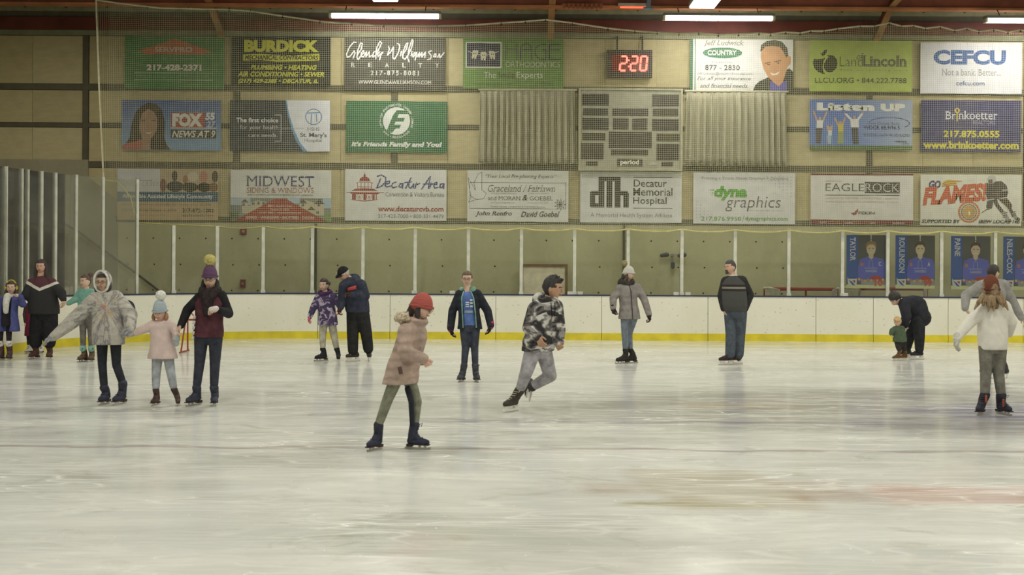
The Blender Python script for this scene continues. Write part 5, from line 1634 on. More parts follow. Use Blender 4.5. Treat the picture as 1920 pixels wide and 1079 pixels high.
def skate(parent, G, toe_dir, boot_top, k, kind, col, pitch=0.0, laces=(60, 58, 60), shaft=1.0):
    """a laced boot with its blade; G is the blade's middle on the ice"""
    t = Vector(toe_dir).normalized()
    up = UP
    if pitch:
        s = t.cross(UP).normalized()
        q = Matrix.Rotation(math.radians(pitch), 3, s)
        t, up = q @ t, q @ UP
    s = t.cross(up).normalized()
    P = lambda x, y, z: G + (t * x + s * y + up * (z + (0.02 if kind == 'hockey' and z > 0.04 else 0))) * k
    ank = P(-0.062, 0, 0.135)
    B = Vector(boot_top)
    m = MB()
    m.rc(P(-0.075, 0, 0.088), P(0.055, 0, 0.083), 0.040 * k, 0.043 * k, 12)
    m.rc(P(0.055, 0, 0.083), P(0.108, 0, 0.077), 0.043 * k, 0.033 * k, 12)
    m.rc(P(0.02, 0, 0.095), ank + (B - ank) * 0.3, 0.038 * k, 0.048 * k, 12)
    m.rc(ank - up * 0.03 * k, ank + (B - ank) * 0.5, 0.046 * k, 0.050 * k * shaft, 12)
    m.rc(ank + (B - ank) * 0.5, B, 0.050 * k * shaft, 0.055 * k * shaft, 12)
    boot = m.build('skate', fabric(col, 0.12, 20, 0.3, 0.6), parent, smooth=True)
    so = MB()
    def slab(x0, x1, w0, w1, z0, z1):
        so.loft([[P(x0, -w0, z0), P(x0, w0, z0), P(x0, w0, z1), P(x0, -w0, z1)], [P(x1, -w1, z0), P(x1, w1, z0), P(x1, w1, z1), P(x1, -w1, z1)]])
    if kind == 'figure':
        slab(-0.115, 0.14, 0.034, 0.034, 0.045, 0.056)
        slab(-0.115, -0.05, 0.032, 0.03, 0.026, 0.046)
        so.build('sole', plain((58, 46, 40), 0.6), boot)
        bl = MB()
        for x in (-0.085, 0.03, 0.09):
            bl.obox(P(x, 0, 0.032), t * 0.014 * k, s * 0.006 * k, up * 0.016 * k)
        bl.obox(P(0.005, 0, 0.010), t * 0.145 * k, s * 0.004 * k, up * 0.010 * k)
        bl.obox(P(0.146, 0, 0.016), t * 0.01 * k, s * 0.004 * k, up * 0.010 * k)
        bl.build('blade', plain((192, 190, 182), 0.3, 0.6), boot)
    else:
        slab(-0.11, 0.13, 0.032, 0.032, 0.044, 0.054)
        so.build('sole', plain((206, 204, 192), 0.5), boot)
        ho = MB()
        for x0, x1 in ((-0.11, -0.045), (0.03, 0.12)):
            ho.loft([[P(x0 + 0.01, -0.02, 0.046), P(x0 + 0.01, 0.02, 0.046), P(x1 - 0.005, 0.02, 0.046), P(x1 - 0.005, -0.02, 0.046)],
                     [P(x0, -0.008, 0.014), P(x0, 0.008, 0.014), P(x1, 0.008, 0.014), P(x1, -0.008, 0.014)]])
        ho.obox(P(0.005, 0, 0.024), t * 0.135 * k, s * 0.008 * k, up * 0.013 * k)
        ho.build('blade_holder', plain((232, 230, 222), 0.5), boot)
        MB().obox(P(0.005, 0, 0.006), t * 0.14 * k, s * 0.004 * k, up * 0.006 * k).build('blade', plain((192, 190, 182), 0.3, 0.6), boot)
    la = MB()
    ax = (B - ank)
    for i in range(6):
        u = i / 5
        if u < 0.5:
            c = P(0.055 - 0.085 * u * 2, 0, 0.127 + 0.03 * u * 2)
            nrm = (up * 0.8 + t * 0.6).normalized()
        else:
            v = (u - 0.5) * 2
            c = ank + ax * (0.25 + 0.6 * v) + t * 0.052 * k * shaft
            nrm = t
        w = 0.026 * k
        la.tube([c - s * w, c + nrm * 0.006 * k, c + s * w], 0.0045 * k, 5)
    la.tube([B + t * 0.05 * k - s * 0.02 * k, B + t * 0.07 * k - s * 0.06 * k + up * 0.01, B + t * 0.065 * k - s * 0.03 * k - up * 0.02], 0.004 * k, 5)
    la.build('laces', plain(laces, 0.8), boot)
    return boot

class Person:
    def __init__(self, feet, label, yaw, height, skin='fair', Y=None):
        """feet: picture point where the figure stands; everything else is measured from the same depth"""
        self.Y = Y or ground_y(*feet)
        self.s = F_PX / self.Y
        g = at(feet[0], feet[1], self.Y)
        self.base = Vector((g.x, self.Y, 0))
        self.k = height / 1.7
        self.yaw = yaw
        self.F, self.L = face_dir(yaw), Vector((math.cos(math.radians(yaw)), math.sin(math.radians(yaw)), 0))
        self.label = label
        self.skin = skin
        self.body = MB()
        self.extra = MB()
        me = bpy.data.meshes.new('person')
        self.o = bpy.data.objects.new('person', me)
        COL.objects.link(self.o)
        me.materials.append(skin_mat(skin))
        self.o.location = self.base
        self.o['_base'] = tuple(self.base)
        tag(self.o, label, 'person')

    def w(self, p, d=0.0):
        return at(p[0], p[1], self.Y + d)

    def part(self, mb, name, mat, voxel=None, smooth=4, parent=None, label=None):
        o = mb.build(name, mat, parent or self.o, smooth=True)
        if voxel: PENDING.append((o, voxel, smooth, None))
        if label: o['label'] = label
        return o

    # -- skeleton ------------------------------------------------------
    def frame(self, neck, pelvis, sh, nd=0.0, pd=0.0, shd=None, hips=None, hipw=None):
        """neck base and pelvis centre; sh = two shoulder points (image-left, image-right)"""
        self.neck, self.pel = self.w(neck, nd), self.w(pelvis, pd)
        hw = 0.165 * self.k
        self.sh = []
        for i, p in enumerate(sh):
            sg = (-1, 1)[i] * (1 if math.cos(math.radians(self.yaw)) >= 0 else -1)
            d = nd + (self.L.y * hw * sg if shd is None else shd[i])
            q = self.w(p, d)
            q += (self.neck - q).normalized() * (0.028 * self.k) - UP * (0.02 * self.k)
            self.sh.append(q)
        hp = hipw or 0.085 * self.k
        self.hips = []
        for i in range(2):
            sg = (-1, 1)[i] * (1 if math.cos(math.radians(self.yaw)) >= 0 else -1)
            if hips: self.hips.append(self.w(hips[i], pd + self.L.y * hp * sg))
            else: self.hips.append(self.pel + self.L * (hp * sg) - UP * 0.04 * self.k)
        self.axis = (self.neck - self.pel)

    def torso(self, mb, st, hem=None, gap=0.0, e=2.4, fwd=0.0, n=20, bend=None):
        """st: (t, half width, half depth[, forward shift]); t runs 0 pelvis .. 1 neck, below 0 hangs down (or along hem)"""
        rings = []
        A = self.axis
        T = A.normalized()
        Lx = (self.L - T * self.L.dot(T)).normalized()
        Fw = Lx.cross(T).normalized()
        if Fw.dot(self.F) < 0 and abs(T.z) > 0.5: Fw = -Fw
        k = self.k
        for q in st:
            t, hw, hd = q[:3]
            f = q[3] if len(q) > 3 else 0.0
            if t >= 0:
                c = self.pel + A * t
                if bend: c = c + Fw * (-bend * math.sin(math.pi * min(1, t)))
                l, fw = Lx, Fw
            else:
                hd_ = hem if hem is not None else -UP
                c = self.pel + Vector(hd_) * (-t * A.length)
                l = self.L
                fw = self.F
            rings.append(ring_at(c + fw * f * k, l, fw, hw * k, hd * k, n, e, gap * k))
        mb.loft(rings)
        self.Fw, self.Lx = Fw, Lx
        return mb

    def set_head(self, c, hh, yaw, pitch=0.0, d=0.0, roll=0.0, pony=None):
        self.H = Head(self.w(c, d), hh, yaw, pitch, roll)
        H = self.H
        sk = H.skull()
        self.extra.add(sk.v, sk.f)
        nose = MB().loft([[H.pt(-0.03, 0.385, 0.02), H.pt(0.03, 0.385, 0.02), H.pt(0.02, 0.36, 0.03), H.pt(-0.02, 0.36, 0.03)],
                          [H.pt(-0.05, 0.385, -0.13), H.pt(0.05, 0.385, -0.13), H.pt(0.035, 0.475, -0.10), H.pt(-0.035, 0.475, -0.10)],
                          [H.pt(-0.045, 0.38, -0.16), H.pt(0.045, 0.38, -0.16), H.pt(0.03, 0.44, -0.155), H.pt(-0.03, 0.44, -0.155)]])
        self.extra.add(nose.v, nose.f)
        for sx in (-1, 1):
            self.extra.ell(H.pt(0.335 * sx, -0.03, -0.04), 0.035 * hh, 0.075 * hh, 0.12 * hh, H.R, H.F, H.U, 10, 7)
        self.body.rc(self.neck - self.axis.normalized() * 0.02, H.pt(0, -0.08, -0.25), 0.055 * self.k ** 0.6, 0.052 * self.k ** 0.6, 12)
        return H

    def face(self, brow=(70, 52, 44), lip=(176, 96, 88), smile=False):
        H, hh = self.H, self.H.hh
        for sx in (-1, 1):
            e = MB().ell(H.pt(0.125 * sx, 0.352, 0.0), 0.048 * hh, 0.02 * hh, 0.024 * hh, H.R, H.F, H.U, 10, 6)
            eo = self.part(e, 'eye', plain((206, 198, 190), 0.35))
            self.part(MB().ell(H.pt(0.125 * sx, 0.368, 0.0), 0.024 * hh, 0.01 * hh, 0.024 * hh, H.R, H.F, H.U, 8, 5), 'iris', plain((52, 40, 34), 0.3), parent=eo)
            self.part(MB().tube([H.pt(0.06 * sx, 0.388, 0.07), H.pt(0.13 * sx, 0.375, 0.09), H.pt(0.2 * sx, 0.33, 0.065)], 0.014 * hh, 6), 'eyebrow', hair_mat(brow))
        m = MB()
        m.tube([H.pt(-0.11, 0.345, -0.25 + (0.02 if smile else 0)), H.pt(-0.05, 0.382, -0.262), H.pt(0.05, 0.382, -0.262), H.pt(0.11, 0.345, -0.25 + (0.02 if smile else 0))], 0.022 * hh, 6)
        self.part(m, 'mouth', plain(lip, 0.5))
        if smile:
            self.part(MB().tube([H.pt(-0.07, 0.375, -0.255), H.pt(0.07, 0.375, -0.255)], 0.014 * hh, 6), 'teeth', plain((226, 220, 208), 0.4))

    def glasses(self, col=(48, 44, 44)):
        H, hh = self.H, self.H.hh
        m = MB()
        for sx in (-1, 1):
            m.tube([H.pt(sx * 0.14 + 0.085 * math.cos(a), 0.43 - 0.03 * abs(sx * 0.14 + 0.085 * math.cos(a)), -0.01 + 0.065 * math.sin(a)) for a in [i * math.pi / 6 for i in range(12)]], 0.011 * hh, 5, True)
            m.tube([H.pt(sx * 0.225, 0.42, 0.01), H.pt(sx * 0.335, 0.2, 0.02), H.pt(sx * 0.345, -0.05, 0.02)], 0.010 * hh, 5)
        m.tube([H.pt(-0.055, 0.43, 0.0), H.pt(0, 0.45, 0.015), H.pt(0.055, 0.43, 0.0)], 0.010 * hh, 5)
        self.part(m, 'glasses', plain(col, 0.3))

    def hair(self, rgb, line=0.42, drape=None, bun=None, k=1.09, tuft=0.0, seed=1, back_low=-0.75, label=None, spikes=0, hat=False):
        """line: forehead height of the hairline; drape: (length, spread, forward) of long hair"""
        H, hh = self.H, self.H.hh
        rn = random.Random(seed)
        def fn(x, y, z):
            face = y > 0.12 and z < line + 0.25 * (1 - abs(x))* 0 - 0.35 * (abs(x) > 0.8)
            low = z < back_low or (y > -0.25 and z < -0.12)
            if face or low: return 0.88
            e = 1.0
            if y > 0.0: e = min(1.0, max(0.0, (z - line) / 0.3 + (0.5 if y < 0.12 else 0.0)))
            elif z < 0.1: e = min(1.0, max(0.0, (z - (-0.12 if y > -0.25 else back_low)) / 0.25))
            b0 = min(k, 1.035)
            return b0 + (k - b0) * e + rn.uniform(0, tuft) * max(0, z + 0.2)
        if hat: k = 1.0
        m = H.skull(fn=fn, nu=32, nv=24, jaw=True)
        for i in range(spikes):
            a, e = rn.uniform(0, 6.28), rn.uniform(0.0, 0.9)
            q = Vector((0.34 * math.sin(e) * math.cos(a), 0.42 * math.sin(e) * math.sin(a), 0.5 * math.cos(e)))
            t = q + Vector((rn.uniform(-0.05, 0.05), rn.uniform(0.0, 0.14), rn.uniform(0.05, 0.12)))
            m.rc(H.pt(*q), H.pt(*t), 0.085 * hh, 0.02 * hh, 8)
        if drape:
            ln, sp, fw = drape
            for sx in (-1, 1):
                m.chain([H.pt((0.2 if hat else 0.27) * sx, 0.0, 0.0 if hat else 0.22), H.pt(0.35 * sx, -0.02, -0.15), H.pt((0.36 + sp * 0.4) * sx, fw * 0.4, -0.15 - ln * 0.45), H.pt((0.33 + sp) * sx, fw, -0.15 - ln)],
                        [0.13 * hh, 0.12 * hh, 0.13 * hh, 0.07 * hh], 10)
            m.chain([H.pt(0, -0.33, 0.1), H.pt(0, -0.38, -0.35), H.pt(0, -0.36, -0.3 - ln * 0.6)], [0.2 * hh, 0.24 * hh, 0.2 * hh], 12)
        if bun:
            m.rc(H.pt(*bun[:3]), H.pt(bun[0], bun[1] - 0.05, bun[2] + 0.02), bun[3] * hh, bun[3] * hh)
        o = self.part(m, 'hair', hair_mat(rgb), 0.03 * hh if drape else None, 2, label=label)
        return o

    def beanie(self, rgb, brim=0.12, height=1.28, pom=None, pom_r=0.25, k=1.14, label=None, slouch=0.0, pom_at=(0, -0.05)):
        H, hh = self.H, self.H.hh
        def fn(x, y, z):
            if z < brim - 0.25 * (y < -0.2): return 0.86
            return k * (1 + (height - 1.1) * max(0, z) ** 2)
        m = H.skull(fn=fn, nu=28, nv=20)
        o = self.part(m, 'beanie', knit(rgb), None, label=label)
        z0 = brim * 0.5
        rr = math.sqrt(max(0.1, 1 - brim * brim))
        cuff = MB().tube([H.pt(0.345 * k * rr * math.cos(a), (0.41 if math.sin(a) > 0 else 0.46) * k * rr * math.sin(a), z0 + 0.05 - 0.10 * (math.sin(a) < 0) * -math.sin(a) * 1.0) for a in [i * 2 * math.pi / 28 for i in range(28)]], 0.05 * hh, 8, True)
        self.part(cuff, 'cuff', knit(tuple(v * 0.96 for v in rgb), 90), parent=o)
        if pom:
            rn = random.Random(5)
            c = H.pt(pom_at[0], pom_at[1], 0.5 * k * (1 + (height - 1.1)) + pom_r * 0.75)
            self.part(MB().ell(c, pom_r * hh, pom_r * hh, pom_r * hh, nu=18, nv=12, rough=0.13, rnd=rn), 'pompom', fabric(pom, 0.2, 40), parent=o)
        return o

    # -- limbs ----------------------------------------------------------
    def arms(self, el, wr, ed=(0, 0), wd=(0, 0)):
        self.el = [self.w(el[i], ed[i]) for i in range(2)]
        self.wr = [self.w(wr[i], wd[i]) for i in range(2)]
        k = self.k
        for i in range(2):
            self.body.chain([self.sh[i], self.el[i], self.wr[i]], [0.045 * k, 0.036 * k, 0.026 * k], 10)

    def sleeves(self, mb, r=(0.075, 0.062, 0.05), only=None, end=1.0):
        k = self.k
        for i in range(2):
            if only is not None and i != only: continue
            w = self.el[i] + (self.wr[i] - self.el[i]) * end
            T = self.axis.normalized()
            root = self.sh[i] + (self.neck - self.sh[i]) * 0.45 - T * 0.03 * k
            mb.chain([root, self.sh[i], self.el[i], w], [r[0] * k * 1.05, r[0] * k, r[1] * k, r[2] * k], 14)
        return mb

    def hands(self, tips, glove=None, L=None, curl=(28, 28), mitten=False, td=(None, None), index=(None, None)):
        k = self.k
        L = L or 0.18 * k
        for i in range(2):
            if tips[i] is None: continue
            d = self.w(tips[i], 0) - self.wr[i]
            dd = td[i] if td[i] is not None else 0.0
            d = Vector((d.x, dd, d.z)).normalized()
            ix = index[i] if index[i] is not None else self.F
            inward = self.pel - self.wr[i]
            hand(self.extra, self.wr[i], d, ix, inward, L * (0.92 if glove else 1), curl[i])
            if glove:
                m = MB()
                if mitten:
                    side = Vector(ix) - d * Vector(ix).dot(d)
                    side = side.normalized() if side.length > 0.05 else UP
                    m.rc(self.wr[i], self.wr[i] + d * L * 0.35, L * 0.24, L * 0.30, 12)
                    m.rc(self.wr[i] + d * L * 0.35, self.wr[i] + d * L * 0.85, L * 0.30, L * 0.2, 12)
                    m.rc(self.wr[i] + d * L * 0.2 + side * L * 0.15, self.wr[i] + d * L * 0.5 + side * L * 0.36, L * 0.12, L * 0.1, 10)
                    self.part(m, 'mitten', knit(glove), 0.03 * L * 2)
                else:
                    hand(m, self.wr[i], d, ix, inward, L, curl[i], 1.3)
                    g = self.part(m, 'glove', fabric(glove[0] if isinstance(glove[0], tuple) else glove))
                    if isinstance(glove[0], tuple):
                        self.part(MB().rc(self.wr[i] - d * 0.03 * k, self.wr[i] + d * 0.03 * k, 0.048 * k, 0.046 * k), 'glove_cuff', fabric(glove[1]), parent=g)

    def legs(self, kn, top, G, kd=(0, 0), bd=(None, None), gd=(0, 0), toe=(0, 0), boot=(70, 70, 78), kind='figure', r=(0.085, 0.062, 0.052), cloth=None, name='trousers',
             laces=(60, 58, 60), seat=(0.155, 0.115), lift=(None, None), pitch=(0, 0), sk=None, voxel=0.012, waist=0.15, shaft=1.0, label=None, mat=None, gap_y=(None, None)):
        """knees, boot tops and blade points in the picture; builds legs, trousers and skates"""
        k = self.k
        sk = sk or 0.93 * k ** 0.7
        tr = MB()
        T = self.axis.normalized()
        for i in range(2):
            if lift[i] is None:
                Yg = self.Y + gd[i]
                g = at(G[i][0], G[i][1], Yg)
                g = Vector((g.x, Yg, 0))
            else:
                g = self.w(G[i], lift[i])
            dg = g.y - self.Y
            b = self.w(top[i], dg * 0.92 if bd[i] is None else bd[i])
            kk = self.w(kn[i], kd[i] + dg * 0.5)
            self.body.chain([self.hips[i], kk, b], [0.06 * k, 0.045 * k, 0.036 * k], 10)
            td = face_dir(toe[i])
            ank = g + UP * 0.13 * sk - td * 0.06 * sk if not pitch[i] else b + (g - b) * 0.5
            self.body.rc(b, ank, 0.036 * k, 0.036 * k, 10)
            tr.chain([self.hips[i], kk], [r[0] * k, r[1] * k], 16)
            tr.chain([kk, b + (kk - b).normalized() * (r[2] * k * 0.75)], [r[1] * k, r[2] * k], 16)
            skate(self.o, g, td, b, sk, kind, boot if not isinstance(boot, list) else boot[i], pitch[i], laces, shaft)
        Tl = self.L
        rings = []
        for t, a in ((-0.22, 0.72), (-0.1, 0.96), (0.0, 1.0), (waist, 0.94)):
            c = self.pel + (self.axis * t if t > 0 else (UP * (t * self.axis.length)))
            rings.append(ring_at(c, self.L, self.F, seat[0] * k * a, seat[1] * k * a, 18, 2.3))
        tr.loft(rings)
        self.part(tr, name, mat or fabric(cloth), voxel, 3, label=label)

    def finish(self, voxel=0.014):
        k = self.k
        st = [(-0.16, 0.10, 0.08), (-0.05, 0.135, 0.09), (0.2, 0.12, 0.085), (0.45, 0.11, 0.08), (0.7, 0.13, 0.095), (0.88, 0.125, 0.085), (0.97, 0.07, 0.06), (1.02, 0.05, 0.05)]
        self.torso(self.body, st)
        n = MB()
        n.add(self.body.v, self.body.f)
        me = n.mesh('person', self.base, True)
        me.materials.append(skin_mat(self.skin))
        old = self.o.data
        self.o.data = me
        bpy.data.meshes.remove(old)
        PENDING.append((self.o, voxel, 3, (self.extra, self.base)))

def run_pending():
    for o, vx, sm, ex in PENDING:
        r = o.modifiers.new('remesh', 'REMESH')
        r.mode = 'VOXEL'
        r.voxel_size = vx
        r.use_smooth_shade = True
        if sm:
            s = o.modifiers.new('smooth', 'SMOOTH')
            s.factor = 0.5
            s.iterations = sm
    bpy.context.view_layer.update()
    dg = bpy.context.evaluated_depsgraph_get()
    new = []
    for o, vx, sm, ex in PENDING:
        new.append(bpy.data.meshes.new_from_object(o.evaluated_get(dg), depsgraph=dg))
    for (o, vx, sm, ex), me in zip(PENDING, new):
        o.modifiers.clear()
        nm = o.data.name
        if ex:
            bm = bmesh.new()
            bm.from_mesh(me)
            mb, base = ex
            vs = [bm.verts.new(Vector(p) - base) for p in mb.v]
            for f in mb.f:
                try:
                    fc = bm.faces.new([vs[i] for i in f])
                    fc.smooth = True
                except ValueError:
                    pass
            bmesh.ops.recalc_face_normals(bm, faces=bm.faces)
            bm.to_mesh(me)
            bm.free()
        if not me.materials: me.materials.append(o.data.materials[0])
        old = o.data
        o.data = me
        bpy.data.meshes.remove(old)
    PENDING.clear()
# ---------------------------------------------------------------- the cast, measured from the photograph
C2 = lambda x, y: (x / 3.595 + 80, y / 3.595 + 480)
C3 = lambda x, y: (x / 3.595 + 240, y / 3.595 + 470)
C4 = lambda x, y: (x / 4.906 + 560, y / 4.906 + 480)
C5 = lambda x, y: (x / 3.37 + 660, y / 3.37 + 540)
C6 = lambda x, y: (x / 4.5 + 820, y / 4.5 + 490)
C7 = lambda x, y: (x / 3.853 + 930, y / 3.853 + 500)
C8 = lambda x, y: (x / 4.905 + 1130, y / 4.905 + 480)
D1 = lambda x, y: (x / 4.9 + 1330, y / 4.9 + 475)
D2 = lambda x, y: (x / 6.746 + 1640, y / 6.746 + 530)
D3 = lambda x, y: (x / 3.6 + 1770, y / 3.6 + 490)
C1 = lambda x, y: (x / 4.496, y / 4.496 + 460)

COAT = [(-0.2, 0.20, 0.15), (0.0, 0.185, 0.14), (0.25, 0.165, 0.13), (0.45, 0.16, 0.13), (0.7, 0.18, 0.14), (0.88, 0.165, 0.115), (0.97, 0.10, 0.085), (1.03, 0.07, 0.07)]
def collar(p, mb, r=0.085, th=0.035, lift=0.0, n=12, back=0.0):
    T = p.axis.normalized()
    c = p.neck + T * (0.01 + lift)
    k = p.k
    mb.tube([c + p.L * (r * k * math.cos(a)) + p.F * (r * k * math.sin(a) * 0.9) - T * (0.03 * k * max(0, math.sin(a))) for a in [i * 2 * math.pi / n for i in range(n)]], th * k, 8, True)
    if back:
        mb.ell(c - p.F * 0.12 * k - T * 0.03 * k, 0.13 * k, 0.07 * k, back * k, p.L, p.F, UP)

# -- girl in the red knit hat, nearest skater
p = Person((740, 845), 'girl in red knit hat and long dusty pink padded coat, skating to the right', 62, 1.4, 'rosy')
p.frame((781, 606), (755, 693), ((757, 620), (787, 622)), shd=(-0.15, 0.14))
p.set_head((791, 577), 0.222, 70, 14)
p.face()
p.glasses()
p.hair((54, 44, 42), 0.3, (0.35, 0.0, 0.1), hat=True)
p.beanie((182, 98, 90), 0.06, 1.2, label='red knitted hat')
p.arms(((758, 660), (779, 662)), ((794, 673), (792, 676)), (-0.2, 0.14), (-0.17, 0.12))
j = MB()
p.torso(j, [(-0.29, 0.235, 0.17, -0.01), (-0.12, 0.225, 0.165, 0), (0.05, 0.205, 0.16), (0.25, 0.185, 0.15), (0.5, 0.18, 0.15), (0.75, 0.185, 0.145), (0.9, 0.16, 0.12), (0.98, 0.10, 0.09), (1.03, 0.08, 0.08)], hem=(-0.12, 0, -1))
p.sleeves(j, (0.088, 0.078, 0.062))
collar(p, j, 0.10, 0.04, 0.02, back=0.11)
p.part(j, 'coat', fabric((170, 150, 138), 0.1, 8, 0.9, quilt=7.0), 0.012, 3)
fur = MB()
rn = random.Random(3)
for i in range(11):
    a = i * math.pi / 10
    c = p.neck + UP * 0.05 + p.L * (0.14 * math.cos(a)) * p.k - p.F * (0.05 + 0.14 * math.sin(a)) * p.k
    fur.ell(c, 0.05, 0.05, 0.05, nu=10, nv=7, rough=0.3, rnd=rn)
p.part(fur, 'fur_trim', fabric((186, 172, 150), 0.3, 50))
p.part(MB().tube([p.w(C5(300, 500), -0.22), p.w(C5(310, 545), -0.23)], 0.018, 6), 'coat_pocket', fabric((96, 78, 70)))
p.hands(((803, 680), None), curl=(70, 35), L=0.14)
p.legs(((727, 749), (781, 754)), (C5(168, 868), C5(396, 866)), ((703, 846), (782, 843)), gd=(0.0, 0.08), kd=(-0.03, 0.05), toe=(-28, 78), boot=(58, 60, 76), r=(0.082, 0.062, 0.05),
       cloth=(126, 128, 112), name='leggings', laces=(50, 50, 60), sk=0.84, voxel=0.01)
p.part(MB().chain([p.w(C5(352, 640), -0.02), p.w(C5(374, 720), -0.03), p.w(C5(380, 860), 0.02)], [0.028, 0.026, 0.022]), 'legging_stripe', fabric((48, 50, 58)))
p.finish(0.012)

# -- boy in the camouflage hoodie
camo = patterned('camouflage_cloth', [(0.0, (58, 58, 60)), (0.42, (98, 95, 92)), (0.50, (146, 143, 139)), (0.57, (206, 204, 198))], 7.0, 2.0, 1.2, stretch=(0.8, 0.8, 1.3))
p = Person((962, 772.5), 'boy in grey camouflage hoodie and grey sweatpants gliding on one leg', 38, 1.62, 'tan')
p.frame((1026, 562), (1009, 652), ((999, 578), (1046, 574)), shd=(-0.10, 0.08))
p.set_head((1037, 541), 0.262, 72, 4, 0.0)
p.face((40, 34, 32), (150, 90, 78))
p.hair((44, 41, 40), 0.40, None, None, 1.10, 0.10, 4, spikes=46)
p.arms(((991, 615), (1049, 617)), ((1009, 633), (1048.5, 647)), (-0.14, 0.05), (-0.30, -0.05))
j = MB()
p.torso(j, [(-0.07, 0.205, 0.16), (0.06, 0.21, 0.165), (0.3, 0.20, 0.16), (0.55, 0.195, 0.155), (0.8, 0.18, 0.14), (0.93, 0.13, 0.11), (1.02, 0.085, 0.085)], hem=(-0.15, 0, -1))
p.sleeves(j, (0.088, 0.078, 0.056))
collar(p, j, 0.10, 0.045, 0.01, back=0.10)
p.part(j, 'hoodie', camo, 0.012, 3)
dr = MB()
for dx in (0.0, 3.5): dr.tube([p.w((1033 + dx * 2, 568), -0.15), p.w((1034 + dx * 2, 580), -0.19), p.w((1035.5 + dx, 595), -0.19)], 0.006, 5)
p.part(dr, 'drawstring', fabric((40, 40, 42)))
p.part(MB().rc(p.w(C7(388, 335), -0.155), p.w(C7(440, 345), -0.135), 0.03, 0.025, 8, (p.F, 0.5)), 'chest_print', fabric((60, 58, 58)))
p.hands(((1015, 646), (1053, 661)), curl=(30, 40), td=(-0.1, -0.2))
p.legs((C7(222, 755), C7(392, 790)), (C7(172, 895), C7(262, 868)), ((958.5, 772), C7(262, 905)), kd=(-0.12, -0.05), toe=(-38, 205), boot=[(70, 66, 58), (64, 62, 62)], kind='hockey', r=(0.105, 0.082, 0.062), bd=(None, 0.24),
       lift=(None, 0.36), pitch=(0, -62), cloth=(158, 156, 160), name='sweatpants', laces=(206, 200, 170), seat=(0.19, 0.15), sk=1.0, shaft=1.1, gd=(0.0, 0.0))
p.finish(0.012)

# -- girl in the open navy jacket
p = Person((878, 716.5), 'girl with glasses, open navy jacket over a blue T-shirt, dark jeans', 0, 1.6, 'fair')
p.frame((876.5, 545), (881, 608), ((859, 551), (898, 550)))
p.set_head((875.7, 523.5), 0.222, 0, 0)
p.face((92, 70, 54), (186, 104, 98))
p.glasses((72, 64, 60))
p.hair((98, 80, 64), 0.46, None, (0, -0.42, 0.25, 0.16), 1.12)
p.arms((C6(128, 420), C6(424, 420)), (C6(112, 565), C6(450, 540)), (0.02, 0.02), (-0.05, -0.05))
p.torso(s_ := MB(), [(-0.05, 0.15, 0.115), (0.15, 0.15, 0.12), (0.45, 0.14, 0.118), (0.75, 0.14, 0.122), (0.9, 0.12, 0.10), (0.97, 0.075, 0.07)])
p.part(s_, 'shirt', fabric((96, 122, 182), 0.08), 0.011, 3, label='blue T-shirt with white print')
j = MB()
p.torso(j, [(-0.15, 0.195, 0.15), (0.05, 0.18, 0.145), (0.3, 0.165, 0.14), (0.5, 0.165, 0.14), (0.75, 0.175, 0.142), (0.9, 0.15, 0.115), (0.98, 0.10, 0.09), (1.02, 0.085, 0.085)], gap=0.085, n=40)
p.sleeves(j, (0.075, 0.066, 0.058))
p.part(j, 'jacket', fabric((48, 50, 58), 0.12, 8, 0.9, quilt=6.0), 0.010, 3)
li = MB()
for sx, pts in ((-1, ((-0.05, 0.98), (-0.085, 0.8), (-0.09, 0.4), (-0.095, -0.1))), (1, ((0.05, 0.98), (0.085, 0.8), (0.095, 0.4), (0.095, -0.1)))):
    li.tube([p.pel + p.axis * t + p.L * x + p.F * (0.142 if t < 0.9 else 0.10) for x, t in pts], 0.010, 6)
li.ell(p.neck + p.L * 0.075 + UP * 0.015 + p.F * 0.02, 0.05, 0.05, 0.05).ell(p.neck - p.L * 0.085 + UP * 0.01, 0.035, 0.05, 0.04).ell(p.neck - p.F * 0.07 + UP * 0.01, 0.10, 0.045, 0.055)
p.part(li, 'jacket_lining', fabric((126, 162, 148)))
tp = MB()
for (x0, y0, x1, y1) in ((238, 345, 268, 395), (275, 322, 300, 400), (228, 418, 300, 438)):
    for q in range(3):
        a, c = p.w(C6(x0, y0 + (y1 - y0) * q / 3), -0.126), p.w(C6(x1, y0 + (y1 - y0) * (q + 0.6) / 3), -0.126)
        tp.box((a.x, a.y - 0.006, c.z), (c.x, a.y + 0.02, a.z))
p.part(tp, 'shirt_print', ink((206, 214, 226)))
p.hands((C6(128, 640), C6(438, 605)), glove=((44, 44, 48), (176, 54, 104)), curl=(25, 25))
p.legs((C6(238, 730), C6(314, 730)), (C6(226, 878), C6(320, 878)), ((865, 716.5), (893.5, 716.5)), toe=(-16, 14), boot=(76, 78, 84), r=(0.078, 0.06, 0.05), cloth=(66, 70, 82), name='jeans', sk=0.95, label='dark blue jeans')
p.finish()

